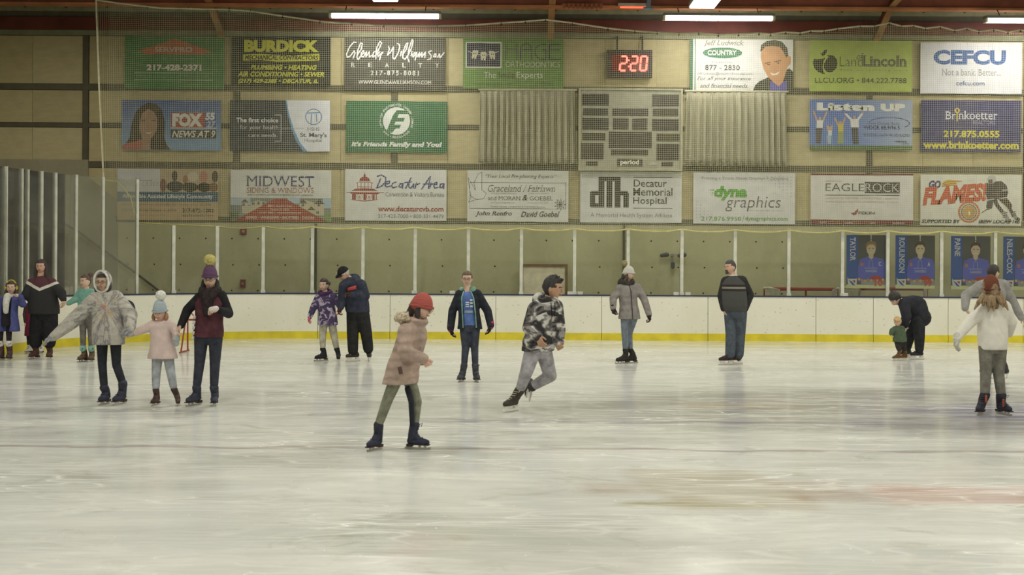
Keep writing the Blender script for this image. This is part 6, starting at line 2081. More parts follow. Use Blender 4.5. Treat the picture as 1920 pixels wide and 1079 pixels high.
# -- woman in the white beanie
p = Person((1174, 682.5), 'woman in white beanie, grey hooded jacket and blue jeans looking right', 18, 1.68, 'fair')
p.frame((1175.5, 532), (1180, 590), ((1160.5, 540), (1197, 538)))
p.set_head((1179, 514.5), 0.225, 58, 4)
p.face((80, 60, 50))
p.hair((70, 58, 50), 0.3, (0.45, 0.0, 0.1), hat=True)
p.beanie((214, 212, 200), 0.15, 1.25, (150, 138, 100), 0.22, label='white knit beanie', pom_at=(0, -0.42))
p.arms((C8(97, 390), C8(382, 400)), (C8(96, 478), C8(425, 535)), (-0.05, 0.03), (-0.12, 0.02))
j = MB()
p.torso(j, [(-0.15, 0.20, 0.145), (0.05, 0.185, 0.14), (0.3, 0.16, 0.13), (0.5, 0.16, 0.13), (0.75, 0.175, 0.14), (0.9, 0.155, 0.115), (0.98, 0.10, 0.09), (1.03, 0.08, 0.08)])
p.sleeves(j, (0.076, 0.068, 0.056))
p.part(j, 'jacket', fabric((140, 134, 130), 0.1, 8, 0.8, quilt=5.0), 0.012, 3)
h_ = MB()
collar(p, h_, 0.105, 0.045, 0.03, back=0.10)
p.part(h_, 'hood', fabric((66, 62, 60)), 0.012, 3)
p.part(MB().tube([p.neck + p.F * 0.10 - UP * 0.03, p.pel + p.axis * 0.75 + p.F * 0.148, p.pel + p.axis * 0.4 + p.F * 0.14, p.pel + p.F * 0.148 - UP * 0.08], 0.007, 5), 'zip', fabric((70, 66, 66)))
p.hands((C8(95, 525), C8(430, 565)), glove=((52, 50, 52), (60, 58, 60)), curl=(45, 30))
p.legs((C8(203, 715), C8(243, 715)), (C8(210, 862), C8(252, 862)), ((1168, 683), (1183, 683)), gd=(0, 0.1), kd=(-0.05, -0.02), toe=(-72, -78), boot=(52, 48, 46), r=(0.08, 0.06, 0.052), cloth=(112, 121, 130), name='jeans', sk=0.95, label='mid blue jeans')
p.finish()

# -- man with his hands in his pockets
p = Person((1371, 684.5), 'man in dark grey striped sweater with both hands in his jeans pockets', -18, 1.8, 'ruddy')
p.frame((1374.5, 519), (1379, 582), ((1358, 527), (1394.5, 525)))
p.set_head((1369, 501.5), 0.25, -55, 4)
p.face((60, 52, 48), (120, 76, 66))
p.hair((70, 64, 60), 0.5, None, None, 1.06, 0.03)
p.part(MB().tube([p.H.pt(-0.10, 0.34, -0.27), p.H.pt(-0.09, 0.385, -0.20), p.H.pt(0.09, 0.385, -0.20), p.H.pt(0.10, 0.34, -0.27)], 0.03 * p.H.hh, 6).rc(p.H.pt(-0.06, 0.32, -0.38), p.H.pt(0.06, 0.32, -0.38), 0.08 * p.H.hh, 0.08 * p.H.hh), 'beard', hair_mat((66, 56, 50)))
p.arms((C_ := [D1(112, 395), D1(372, 385)]), (D1(130, 512), D1(330, 515)), (0.05, 0.0), (-0.03, -0.08))
stripe_mat, nt, b_ = new_mat('striped_sweater')
sep = nt.nodes.new('ShaderNodeSeparateXYZ')
nt.links.new(coords(nt), sep.inputs[0])
zc = p.w(D1(200, 320), -0.15).z
zz = math_n(nt, 'SUBTRACT', sep.outputs[2], zc)
zz = math_n(nt, 'ABSOLUTE', zz)
nt.links.new(ramp(nt, math_n(nt, 'MULTIPLY', zz, 5.0), [(0.0, (134, 128, 112)), (0.085, (42, 42, 42)), (0.28, (72, 72, 70))], True), b_.inputs['Base Color'])
b_.inputs['Roughness'].default_value = 0.95
bump(nt, b_, noise(nt, coords(nt), 10, 3), 0.4, 0.03)
j = MB()
p.torso(j, [(-0.02, 0.19, 0.16, 0.02), (0.12, 0.205, 0.18, 0.03), (0.35, 0.205, 0.18, 0.03), (0.6, 0.20, 0.165, 0.01), (0.8, 0.195, 0.145), (0.92, 0.155, 0.115), (0.99, 0.09, 0.08), (1.03, 0.065, 0.065)])
p.part(j, 'sweater', stripe_mat, 0.012, 3, label='dark sweater with a pale chest stripe')
j = MB()
p.sleeves(j, (0.082, 0.07, 0.05))
p.part(j, 'sleeve', fabric((52, 52, 52)), 0.012, 3)
p.part(MB().tube([p.neck + UP * 0.02 + p.L * 0.07 * math.cos(a) + p.F * 0.065 * math.sin(a) for a in [i * math.pi / 6 for i in range(12)]], 0.014, 6, True), 'collar', fabric((206, 204, 200)))
p.hands((D1(150, 565), D1(300, 560)), curl=(12, 12), td=(0.06, 0.08))
p.legs((D1(197, 750), D1(283, 750)), (D1(190, 960), D1(268, 965)), ((1361.5, 684.5), (1379, 685)), gd=(0.0, 0.12), toe=(-72, -76), boot=(60, 50, 50), kind='hockey', r=(0.105, 0.085, 0.082), cloth=(82, 89, 98), name='jeans', laces=(150, 50, 60),
       seat=(0.19, 0.155), sk=1.02, shaft=0.9, label='loose faded blue jeans')
p.finish()

# -- grandfather in the cap with the child in the patterned jacket
p = Person((676, 678), 'man in black cap and navy hoodie bending towards the child in patterned jacket', -22, 1.76, 'ruddy')
p.frame((656, 522), (671, 582), ((643.5, 536), (680, 533)), nd=-0.12, shd=(-0.16, -0.06))
p.set_head((644.5, 514), 0.245, -48, 30, -0.2)
p.face((150, 146, 140), (160, 110, 98))
p.hair((176, 172, 164), 0.35, None, None, 1.04)
cap = p.H.skull(fn=lambda x, y, z: 1.13 if z > 0.18 else 0.86, nu=28, nv=20)
co = p.part(cap, 'cap', fabric((42, 41, 42)), label='black baseball cap')
hh = p.H.hh
p.part(MB().loft([[p.H.pt(0.30 * math.cos(a) * 1.05, (0.36 + r_ * 0.33 * math.sin(a)), 0.13 - 0.07 * r_ + dz) for a in [i * math.pi / 10 for i in range(11)]] for r_, dz in ((0.0, 0.02), (1.0, 0.02), (1.0, -0.02), (0.0, -0.02))], False), 'brim', fabric((40, 39, 40)), parent=co)
p.part(MB().ell(p.H.pt(-0.05, 0.46, 0.34), 0.045 * hh, 0.03 * hh, 0.07 * hh, p.H.R, p.H.F, p.H.U), 'cap_badge', fabric((176, 172, 160)), parent=co)
p.glasses((96, 92, 88))
p.arms((C4(402, 400), C4(612, 372)), (C4(388, 470), C4(488, 352)), (-0.15, -0.12), (-0.22, -0.34))
j = MB()
p.torso(j, [(-0.06, 0.20, 0.17), (0.1, 0.205, 0.18), (0.35, 0.205, 0.185), (0.6, 0.20, 0.175), (0.8, 0.19, 0.15), (0.92, 0.15, 0.12), (1.0, 0.09, 0.09)], bend=0.03)
p.sleeves(j, (0.09, 0.08, 0.06))
collar(p, j, 0.10, 0.04, 0.0, back=0.10)
p.part(j, 'hoodie', fabric((58, 62, 76)), 0.012, 3, label='navy hoodie with red chest print')
pr_ = MB()
a = p.w(C4(455, 300), -0.36)
pr_.obox(a + Vector((0.065, 0.0, 0.0)), (0.07, -0.01, 0.02), (0, 0.03, 0), (0.0, 0, 0.03))
p.part(pr_, 'chest_print', ink((186, 62, 58)))
p.hands((C4(386, 540), C4(425, 335)), glove=((70, 58, 54), (70, 58, 54)), curl=(30, 35), td=(-0.05, -0.1))
p.legs((C4(497, 715), C4(622, 718)), (C4(500, 905), C4(645, 890)), ((662, 679), (692, 676)), gd=(0, 0.1), kd=(-0.03, -0.03), toe=(-58, 12), boot=(62, 58, 54), kind='hockey', r=(0.12, 0.10, 0.088), cloth=(46, 46, 46), laces=(176, 172, 150),
       seat=(0.20, 0.165), sk=1.0, shaft=0.9, label='baggy black trousers')
p.finish()

galaxy = patterned('galaxy_cloth', [(0.0, (58, 50, 74)), (0.40, (84, 72, 106)), (0.50, (66, 58, 84)), (0.55, (150, 132, 158)), (0.60, (190, 194, 204)), (0.66, (136, 98, 132))], 9, 3, 0.8, False)
p = Person((617, 677.5), 'girl in purple patterned jacket and grey trousers beside the bending man', -12, 1.42, 'fair')
p.frame((609.5, 549.5), (614.5, 598), ((595.5, 557), (627, 556)))
p.set_head((607.5, 535), 0.228, -18, 0)
p.face((60, 46, 40))
p.hair((62, 50, 44), 0.42, None, (0.1, -0.5, 0.1, 0.18), 1.14)
p.arms((C4(137, 478), C4(362, 425)), (C4(106, 552), C4(378, 478)), (-0.03, -0.03), (-0.05, -0.12))
j = MB()
p.torso(j, [(-0.25, 0.215, 0.16), (0.0, 0.20, 0.155), (0.3, 0.18, 0.145), (0.6, 0.185, 0.145), (0.82, 0.175, 0.13), (0.94, 0.12, 0.10), (1.02, 0.09, 0.09)])
p.sleeves(j, (0.085, 0.075, 0.058))
p.part(j, 'jacket', galaxy, 0.012, 3)
h_ = MB()
collar(p, h_, 0.115, 0.045, 0.0, back=0.11)
p.part(h_, 'hood', fabric((78, 54, 92)), 0.012, 3)
p.hands((C4(90, 625), C4(386, 525)), glove=((206, 98, 112), (70, 60, 66)), curl=(25, 25))
p.legs((C4(220, 742), C4(326, 742)), (C4(222, 855), C4(350, 855)), ((603, 678.5), (634.5, 677)), gd=(0, 0.05), toe=(-62, 8), boot=(44, 43, 48), r=(0.095, 0.075, 0.062), cloth=(172, 168, 150), sk=0.9, label='pale grey trousers')
p.finish()

# -- the family on the left: woman in purple beanie, child in pink, skater in the hooded sweatshirt
p = Person((382, 761), 'woman in purple pompom beanie, maroon vest and dark jeans', 3, 1.7, 'fair')
p.frame((394, 549.5), (391, 628), ((371.5, 556), (419, 552)))
p.set_head((394, 523.5), 0.228, 0, 8, -0.03)
p.face((60, 46, 40), (176, 92, 90))
p.glasses()
p.hair((40, 36, 36), 0.3, (1.05, 0.12, 0.22), label='long dark hair', hat=True)
p.beanie((104, 80, 106), 0.22, 1.45, (176, 166, 104), 0.29, label='purple knit beanie')
p.arms((C3(402, 400), C3(678, 425)), (C3(357, 505), C3(618, 405)), (0.0, 0.02), (-0.05, -0.26))
j = MB()
p.torso(j, [(-0.06, 0.175, 0.135), (0.1, 0.178, 0.138), (0.3, 0.165, 0.13), (0.5, 0.165, 0.132), (0.75, 0.172, 0.135), (0.9, 0.14, 0.105), (0.99, 0.085, 0.08)])
p.part(j, 'vest', fabric((84, 52, 58), 0.12, 8, 0.8, quilt=6.0), 0.012, 3, label='maroon padded vest')
j = MB()
p.sleeves(j, (0.068, 0.06, 0.046))
p.part(j, 'sleeve', fabric((42, 41, 43)), 0.012, 3, label='black sleeves')
h_ = MB()
h_.chain([p.neck + p.L * -0.07 + UP * 0.02 + p.F * 0.06, p.neck - UP * 0.06 + p.F * 0.15, p.neck - UP * 0.24 + p.F * 0.15], [0.06, 0.075, 0.05])
h_.chain([p.neck + p.L * 0.07 + UP * 0.02 + p.F * 0.06, p.neck - UP * 0.05 + p.F * 0.14], [0.06, 0.07])
collar(p, h_, 0.09, 0.05, 0.03)
p.part(h_, 'scarf', fabric((48, 42, 42), 0.3, 20), 0.012, 3)
p.hands((C3(345, 552), C3(575, 385)), curl=(40, 45), td=(-0.05, -0.02))
q = p.w(C3(577, 392), -0.32)
p.part(MB().rc(q - Vector((0.03, 0, 0.01)), q + Vector((0.03, 0, 0.0)), 0.03, 0.032), 'held_cup', plain((216, 206, 200), 0.5))
p.legs((C3(482, 760), C3(586, 760)), (C3(463, 925), C3(580, 925)), ((364, 762), (402, 761.5)), toe=(-24, 8), boot=(62, 65, 78), r=(0.085, 0.062, 0.05), cloth=(58, 60, 70), name='jeans', sk=0.98, label='dark navy jeans')
la = MB()
for i in range(5):
    la.tube([p.w(C3(450 - i * 3, 440 + i * 35), -0.13), p.w(C3(447 - i * 3, 462 + i * 35), -0.13)], 0.016, 6)
p.part(la, 'lanyard', plain((196, 196, 190), 0.6))
p.finish()

p = Person((312, 760.5), 'small child in light blue pompom hat and pale pink jacket', 3, 1.16, 'rosy')
p.frame((301, 605), (305, 655), ((285.5, 608), (317, 607)))
p.set_head((300, 586), 0.21, -3, 10, -0.02)
p.face((130, 96, 70))
p.hair((150, 112, 84), 0.3, (0.3, 0.02, 0.1), hat=True)
p.beanie((178, 192, 198), 0.10, 1.42, (222, 220, 208), 0.28, label='light blue knit hat', pom_at=(0.08, -0.05))
p.arms((C3(108, 530), C3(316, 530)), (C3(55, 552), C3(325, 560)), (-0.03, -0.05), (-0.05, -0.1))
j = MB()
p.torso(j, [(-0.35, 0.265, 0.19), (-0.1, 0.235, 0.18), (0.15, 0.21, 0.165), (0.4, 0.19, 0.155), (0.7, 0.19, 0.15), (0.88, 0.165, 0.13), (0.98, 0.11, 0.10), (1.04, 0.09, 0.09)])
p.sleeves(j, (0.095, 0.082, 0.068))
p.part(j, 'jacket', fabric((206, 186, 180), 0.06, 8, 0.6), 0.010, 3, label='pale pink fleece jacket')
p.hands((C3(20, 560), C3(342, 590)), glove=(174, 188, 194), mitten=True, L=0.15)
p.legs((C3(190, 830), C3(290, 830)), (C3(188, 938), C3(310, 935)), ((291.5, 761), (333.5, 761)), toe=(-8, 18), boot=(84, 66, 60), r=(0.10, 0.078, 0.066), cloth=(160, 165, 170), name='jeans', sk=0.72, seat=(0.17, 0.135), voxel=0.010, label='light washed jeans')
p.finish(0.012)

p = Person((210, 759), 'skater in grey tie-dye hooded sweatshirt with hood up and arms spread', -2, 1.62, 'olive')
p.frame((198, 551), (204, 626), ((176, 558), (221, 556)))
p.set_head((193.5, 529), 0.22, -4, 2)
p.face((46, 38, 34), (150, 96, 84))
p.glasses((80, 74, 66))
p.hair((48, 42, 40), 0.4, (0.4, 0.0, 0.15))
hood = p.H.skull(fn=lambda x, y, z: 1.32 if y < 0.38 else (0.84 if abs(x) < 0.78 and z < 0.80 else 1.25), nu=34, nv=26, jaw=False)
p.arms((C2(195, 448), C2(590, 400)), (C2(75, 545), C2(592, 490)), (-0.05, 0.0), (-0.1, -0.12))
j = MB()
p.torso(j, [(-0.27, 0.195, 0.165), (-0.1, 0.20, 0.17), (0.1, 0.20, 0.165), (0.35, 0.185, 0.155), (0.6, 0.18, 0.15), (0.82, 0.17, 0.135), (0.93, 0.12, 0.10), (1.02, 0.10, 0.10)])
p.sleeves(j, (0.092, 0.092, 0.06))
tie, nt, b_ = new_mat('tie_dye_chest')
o_ = coords(nt)
cc = p.w(C2(430, 350), -0.15) - p.base
dv = nt.nodes.new('ShaderNodeVectorMath')
dv.operation = 'SUBTRACT'
nt.links.new(o_, dv.inputs[0])
dv.inputs[1].default_value = cc
ln_ = nt.nodes.new('ShaderNodeVectorMath')
ln_.operation = 'LENGTH'
nt.links.new(dv.outputs[0], ln_.inputs[0])
nm_ = nt.nodes.new('ShaderNodeVectorMath')
nm_.operation = 'NORMALIZE'
nt.links.new(dv.outputs[0], nm_.inputs[0])
ray = noise(nt, nm_.outputs[0], 5.5, 3, 0.6, 0.6)
spk = noise(nt, o_, 16, 4, 0.65)
f_ = math_n(nt, 'ADD', math_n(nt, 'MULTIPLY', ray, 0.65), math_n(nt, 'MULTIPLY', spk, 0.35))
col_ = ramp(nt, f_, [(0.36, (196, 192, 180)), (0.50, (172, 168, 160)), (0.57, (120, 118, 120)), (0.64, (182, 178, 168))])
near_ = math_n(nt, 'MULTIPLY_ADD', ln_.outputs['Value'], -9.0, 1.75, clamp=True)
blot = math_n(nt, 'MULTIPLY_ADD', noise(nt, o_, 13, 2), 7.0, -3.4, clamp=True)
warm = ramp(nt, noise(nt, o_, 8, 2), [(0.4, (196, 176, 110)), (0.6, (170, 104, 96))])
nt.links.new(mix_c(nt, math_n(nt, 'MULTIPLY', math_n(nt, 'MULTIPLY', near_, blot), 0.75), col_, warm), b_.inputs['Base Color'])
b_.inputs['Roughness'].default_value = 0.95
bump(nt, b_, noise(nt, o_, 9, 3, 0.5, 0.6), 0.5, 0.03)
p.part(j, 'hoodie', tie, 0.012, 3)
p.part(hood, 'hood', tie)
rim = MB().tube([p.H.pt(0.345 * 1.15 * math.cos(a), 0.24 + 0.06 * math.sin(a), 0.02 + 0.53 * 1.12 * math.sin(a)) for a in [i * 2 * math.pi / 24 for i in range(24)]], 0.062 * p.H.hh, 8, True)
p.part(rim, 'hood_rim', fabric((206, 204, 196)))
p.hands((C2(22, 585), C2(560, 570)), glove=((150, 152, 156), (150, 152, 156)), curl=(20, 35), td=(-0.05, -0.08))
p.legs((C2(402, 735), C2(497, 735)), (C2(415, 890), C2(540, 862)), ((196, 759), (224.5, 757)), toe=(-4, -12), boot=(58, 60, 74), r=(0.075, 0.055, 0.048), cloth=(48, 50, 56), name='leggings', sk=0.98, gd=(0, 0.0))
p.finish()

# -- the back-left group by the boards
p = Person((165, 679), 'girl in teal sweater and grey leggings holding the hand of the woman in the poncho', -20, 1.5, 'fair')
p.frame((161, 544), (162, 585), ((149.5, 547), (173.5, 547)))
p.set_head((160, 528), 0.24, -26, 0)
p.face((84, 62, 50), smile=True)
p.hair((84, 66, 54), 0.5, None, (0.1, -0.35, 0.45, 0.17), 1.07)
p.arms((C1(628, 462), C1(800, 450)), (C1(578, 490), C1(795, 520)), (-0.03, 0), (-0.05, 0.0))
j = MB()
p.torso(j, [(-0.03, 0.165, 0.125), (0.2, 0.165, 0.125), (0.5, 0.16, 0.125), (0.8, 0.165, 0.12), (0.93, 0.11, 0.09), (1.05, 0.075, 0.075)])
p.sleeves(j, (0.075, 0.062, 0.05))
p.part(j, 'sweater', fabric((118, 166, 152), 0.07), 0.012, 3, label='teal sweater')
p.hands((C1(545, 478), None), curl=(35, 30))
p.legs((C1(700, 730), C1(765, 730)), (C1(700, 870), C1(770, 870)), ((155.7, 680), (171, 680)), toe=(-18, 6), boot=(98, 80, 66), r=(0.085, 0.062, 0.052), cloth=(108, 104, 98), name='leggings', sk=0.93)
so = MB()
for i in range(2):
    c = p.w(C1((700, 770)[i], 868), 0)
    so.rc(c + UP * 0.015, c - UP * 0.015, 0.054, 0.054, 12)
p.part(so, 'sock_cuff', fabric((130, 170, 158)))
p.finish()

p = Person((78, 673.5), 'woman in black and maroon poncho with a white chevron stripe', 2, 1.76, 'ruddy')
p.frame((76, 519.5), (83, 586), ((57, 530), (99, 529)))
p.set_head((77, 500), 0.245, 4, 2)
p.face((60, 46, 42), smile=True)
p.hair((56, 46, 42), 0.42, (0.75, 0.06, 0.1))
p.arms((C1(222, 425), C1(515, 405)), (C1(188, 432), C1(535, 460)), (-0.08, -0.02), (-0.12, -0.08))
j = MB()
p.torso(j, [(-0.05, 0.25, 0.19), (0.15, 0.255, 0.19), (0.4, 0.24, 0.18), (0.6, 0.215, 0.165), (0.8, 0.175, 0.14), (0.93, 0.11, 0.10), (1.02, 0.08, 0.08)])
for i in range(2):
    j.chain([p.sh[i], p.el[i]], [0.09, 0.09])
    j.chain([p.el[i], p.wr[i]], [0.09, 0.055])
pm, nt, b_ = new_mat('chevron_poncho')
sep = nt.nodes.new('ShaderNodeSeparateXYZ')
nt.links.new(coords(nt), sep.inputs[0])
c0_, c1_ = p.w(C1(337, 375), -0.15) - p.base, p.w(C1(490, 302), -0.15) - p.base
slope = (c1_.z - c0_.z) / (c1_.x - c0_.x)
v_ = math_n(nt, 'SUBTRACT', math_n(nt, 'SUBTRACT', sep.outputs[2], c0_.z), math_n(nt, 'MULTIPLY', math_n(nt, 'ABSOLUTE', math_n(nt, 'SUBTRACT', sep.outputs[0], c0_.x)), slope))
nt.links.new(ramp(nt, math_n(nt, 'ADD', v_, 0.5), [(0.0, (46, 45, 46)), (0.47, (206, 202, 192)), (0.525, (84, 48, 56))], True), b_.inputs['Base Color'])
b_.inputs['Roughness'].default_value = 0.95
bump(nt, b_, noise(nt, coords(nt), 8, 3), 0.5, 0.03)
p.part(j, 'poncho', pm, 0.014, 3)
p.hands((C1(160, 440), C1(552, 478)), curl=(35, 35))
p.legs((C1(310, 720), C1(425, 720)), (C1(297, 862), C1(415, 862)), ((64.5, 674), (92.5, 674)), toe=(-14, 8), boot=(92, 66, 60), r=(0.14, 0.125, 0.10), cloth=(42, 42, 44), sk=0.98, seat=(0.21, 0.17), label='wide black trousers')
p.finish()

p = Person((11, 676), 'girl in yellow ear muffs and open blue coat over a white scarf', 2, 1.42, 'fair')
p.frame((18, 555.5), (15, 594), ((4, 562), (31, 561)))
p.set_head((21, 539.5), 0.225, 12, 0)
p.face((60, 46, 40), smile=True)
p.hair((62, 50, 44), 0.45, (0.9, 0.05, 0.15))
em = MB().tube([p.H.pt(0.37 * math.cos(a), -0.02, 0.05 + 0.52 * math.sin(a)) for a in [i * math.pi / 10 for i in range(11)]], 0.05 * p.H.hh, 7)
for sx in (-1, 1): em.ell(p.H.pt(0.40 * sx, 0.0, -0.03), 0.08 * p.H.hh, 0.15 * p.H.hh, 0.17 * p.H.hh, p.H.R, p.H.F, p.H.U)
p.part(em, 'ear_muffs', fabric((176, 162, 56), 0.4, 40))
p.arms(((-9, 576), (43, 571)), ((-30, 572), (38.5, 557)), (0.0, -0.05), (-0.1, -0.15))
s_ = MB()
p.torso(s_, [(-0.45, 0.15, 0.12), (-0.1, 0.15, 0.12), (0.3, 0.14, 0.118), (0.7, 0.145, 0.12), (0.9, 0.12, 0.10), (0.98, 0.075, 0.07)])
p.part(s_, 'dress', fabric((44, 43, 46)), 0.012, 3)
j = MB()
p.torso(j, [(-0.72, 0.24, 0.17), (-0.3, 0.215, 0.16), (0.05, 0.19, 0.15), (0.4, 0.18, 0.145), (0.75, 0.185, 0.145), (0.9, 0.155, 0.115), (1.0, 0.10, 0.09)], gap=0.085, n=40)
p.sleeves(j, (0.082, 0.072, 0.058))
p.part(j, 'coat', fabric((82, 86, 138), 0.08), 0.011, 3, label='open blue coat')
sc_ = MB()
sc_.chain([p.neck + p.F * 0.09, p.neck + p.F * 0.15 - UP * 0.12, p.neck + p.F * 0.15 - UP * 0.26], [0.06, 0.055, 0.045])
collar(p, sc_, 0.075, 0.035, 0.0)
p.part(sc_, 'scarf', fabric((206, 204, 196), 0.08, 30), 0.012, 3)
p.hands(((-40, 572), (37, 551)), curl=(30, 30))
p.legs((C1(5, 730), C1(75, 730)), (C1(2, 828), C1(76, 828)), ((0, 676.5), (17, 676.5)), toe=(-10, 8), boot=(88, 68, 66), r=(0.075, 0.06, 0.05), cloth=(46, 45, 48), name='leggings', sk=0.9, shaft=1.1)
so = MB()
for i in range(2):
    c = p.w(C1((2, 76)[i], 830), 0)
    so.rc(c + UP * 0.01, c - UP * 0.01, 0.058, 0.058, 12)
p.part(so, 'boot_trim', fabric((206, 202, 192), 0.2, 50))
p.finish()

p = Person((68, 663), 'child in dark maroon coat almost hidden behind the woman in the poncho', 4, 1.2, 'fair', Y=20.75)
p.frame((62, 568), (61, 612), ((50, 574), (74, 574)))
p.set_head((63, 553), 0.2, 0, 0)
p.face()
p.hair((64, 50, 44), 0.4, (0.4, 0.0, 0.1))
p.arms(((48, 590), (78, 590)), ((49, 604), (77, 606)), (-0.02, 0), (-0.05, 0))
j = MB()
p.torso(j, [(-0.42, 0.20, 0.16), (0.0, 0.185, 0.15), (0.5, 0.175, 0.14), (0.8, 0.17, 0.13), (0.94, 0.11, 0.1), (1.02, 0.09, 0.09)])
p.part(j, 'coat', fabric((112, 42, 66), 0.1), 0.012, 3, label='maroon coat')
j = MB()
p.sleeves(j, (0.085, 0.075, 0.06))
p.part(j, 'sleeve', fabric((74, 62, 58)), 0.012, 3)
p.hands(((49, 612), (77, 614)), curl=(30, 30))
p.legs(((55, 634), (74, 634)), ((55, 649), (75, 649)), ((54, 663), (77.5, 663)), toe=(-10, 10), boot=(206, 202, 190), r=(0.085, 0.07, 0.06), cloth=(44, 43, 46), sk=0.78)
p.finish()

# -- father bending over the toddler
p = Person((1716, 674.5), 'man in dark navy jacket bending right over with hands on a toddler', -78, 1.78, 'fair')
p.frame((1689, 563.5), (1725.5, 594), ((1697, 572), (1700, 566)), shd=(-0.17, 0.17), hips=((1722, 600), (1722, 600)))
p.set_head((1678, 561), 0.245, -62, 38, -0.05)
p.face((44, 38, 36))
p.hair((46, 42, 40), 0.2, None, None, 1.2, 0.08, 7, spikes=20)
p.arms((D2(402, 430), (1700, 596)), (D2(385, 540), (1688, 612)), (-0.24, 0.18), (-0.16, 0.14))
j = MB()
ups = [(-0.1, 0.20, 0.15), (0.08, 0.21, 0.19), (0.3, 0.215, 0.205), (0.55, 0.22, 0.20), (0.78, 0.21, 0.165), (0.92, 0.16, 0.12), (1.02, 0.10, 0.09)]
A_ = p.axis
T_ = A_.normalized()
Lx_ = (p.L - T_ * p.L.dot(T_)).normalized()
Fw_ = Lx_.cross(T_).normalized()
if Fw_.z > 0: Fw_ = -Fw_
rings = []
for t, hw, hd in ups:
    c = p.pel + A_ * t - Fw_ * (0.10 * math.sin(math.pi * max(0, min(1, t)) ** 0.8))
    rings.append(ring_at(c, Lx_, Fw_, hw, hd * 0.92, 20))
j.loft(rings)
j.rc(p.pel + Vector((0.03, 0, -0.02)), p.pel + Vector((-0.02, 0, 0.06)), 0.17, 0.165, 16, (p.L, 1.0))
p.sleeves(j, (0.10, 0.085, 0.06))
p.part(j, 'jacket', fabric((52, 53, 59), 0.12, 10, 0.7), 0.013, 4)
p.hands((D2(372, 590), (1684, 618)), curl=(30, 30), td=(0.05, -0.05))
p.legs((D2(450, 660), D2(566, 715)), (D2(400, 862), D2(565, 885)), ((1698, 674.5), (1720, 675.5)), gd=(0.32, 0.0), kd=(0.05, -0.08), toe=(-76, -80), boot=(56, 56, 58), kind='hockey', r=(0.115, 0.09, 0.075), cloth=(50, 51, 55), sk=1.02, seat=(0.175, 0.165), shaft=0.9, waist=0.02)
p.finish()

p = Person((1688, 674.5), 'fair-haired toddler in green jacket held by the bending man', -42, 0.82, 'rosy', Y=ground_y(1716, 674.5) - 0.32)
p.frame((1685, 614), (1687, 636), ((1678, 616.5), (1692, 616)))
p.set_head((1682.5, 604), 0.172, -34, 14, -0.02)
p.face((150, 120, 84))
p.hair((200, 170, 122), 0.22, None, None, 1.24, 0.06, 2)
p.arms((D2(222, 610), D2(362, 650)), (D2(208, 645), D2(352, 715)), (-0.03, -0.05), (-0.06, -0.05))
j = MB()
p.torso(j, [(-0.25, 0.26, 0.22), (0.0, 0.25, 0.22), (0.4, 0.24, 0.21), (0.75, 0.22, 0.18), (0.95, 0.15, 0.14), (1.1, 0.12, 0.12)])
p.sleeves(j, (0.12, 0.105, 0.085))
p.part(j, 'jacket', fabric((86, 100, 80), 0.1), 0.009, 3, label='green jacket')
p.hands((D2(200, 672), D2(342, 740)), curl=(30, 30), L=0.09)
p.legs((D2(300, 805), D2(362, 800)), (D2(318, 868), D2(382, 862)), ((1681, 675.5), (1694.5, 675)), gd=(0, 0.1), toe=(-70, -72), boot=(112, 82, 54), kind='hockey', r=(0.14, 0.115, 0.10), cloth=(62, 58, 56), sk=0.66, voxel=0.009, seat=(0.2, 0.18))
p.finish(0.009)

# -- two skaters at the right edge
p = Person((1868, 709), 'person in grey sweatshirt with arms spread, behind the girl in the rust beanie', 178, 1.72, 'fair')
p.frame((1861, 525), (1861, 606), ((1838, 534), (1884, 533)))
p.set_head((1863, 511), 0.225, 115, 2)
p.face()
p.hair((52, 44, 42), 0.35, None, None, 1.1, 0.04)
p.arms((D3(148, 232), D3(462, 275)), (D3(142, 318), D3(522, 382)), (0.05, 0.05), (-0.1, 0.0))
j = MB()
p.torso(j, [(-0.05, 0.19, 0.15), (0.3, 0.19, 0.15), (0.6, 0.185, 0.145), (0.82, 0.175, 0.13), (0.94, 0.12, 0.1), (1.02, 0.09, 0.085)])
p.sleeves(j, (0.085, 0.075, 0.055))
p.part(j, 'sweatshirt', fabric((150, 148, 144), 0.07), 0.013, 3, label='grey sweatshirt')
p.hands((D3(140, 338), D3(545, 408)), curl=(30, 30))
p.legs(((1853, 648), (1875, 648)), ((1852, 680), (1880, 680)), ((1850, 709), (1886, 709.5)), toe=(200, 150), boot=(60, 58, 60), kind='hockey', r=(0.09, 0.07, 0.06), cloth=(58, 58, 62), sk=1.0)
p.finish()

p = Person((1860, 778), 'girl seen from behind in rust beanie, white sweatshirt and grey leggings', 184, 1.6, 'fair')
p.frame((1859, 562), (1861.5, 645), ((1844, 577), (1886, 575)))
p.set_head((1858, 540), 0.225, 182, 6)
p.face()
p.hair((124, 104, 78), 0.3, (1.1, 0.22, -0.2), label='long light brown hair')
st_ = MB()
for x0, y0, x1, y1 in ((262, 235, 205, 325), (280, 245, 262, 300), (300, 250, 300, 340), (335, 250, 335, 335), (365, 245, 400, 310), (385, 235, 432, 330), (320, 245, 318, 310)):
    st_.chain([p.w(C_a := D3(x0, y0), -0.15), p.w(D3((x0 + x1) / 2, (y0 + y1) / 2), -0.17), p.w(D3(x1, y1), -0.17)], [0.03, 0.028, 0.008], 8)
p.part(st_, 'hair_strand', hair_mat((136, 114, 84)))
p.beanie((118, 74, 58), -0.2, 1.3, label='rust knit beanie', k=1.16)
p.arms((D3(168, 420), D3(452, 412)), (D3(88, 518), D3(440, 490)), (-0.05, 0.03), (-0.1, 0.15))
j = MB()
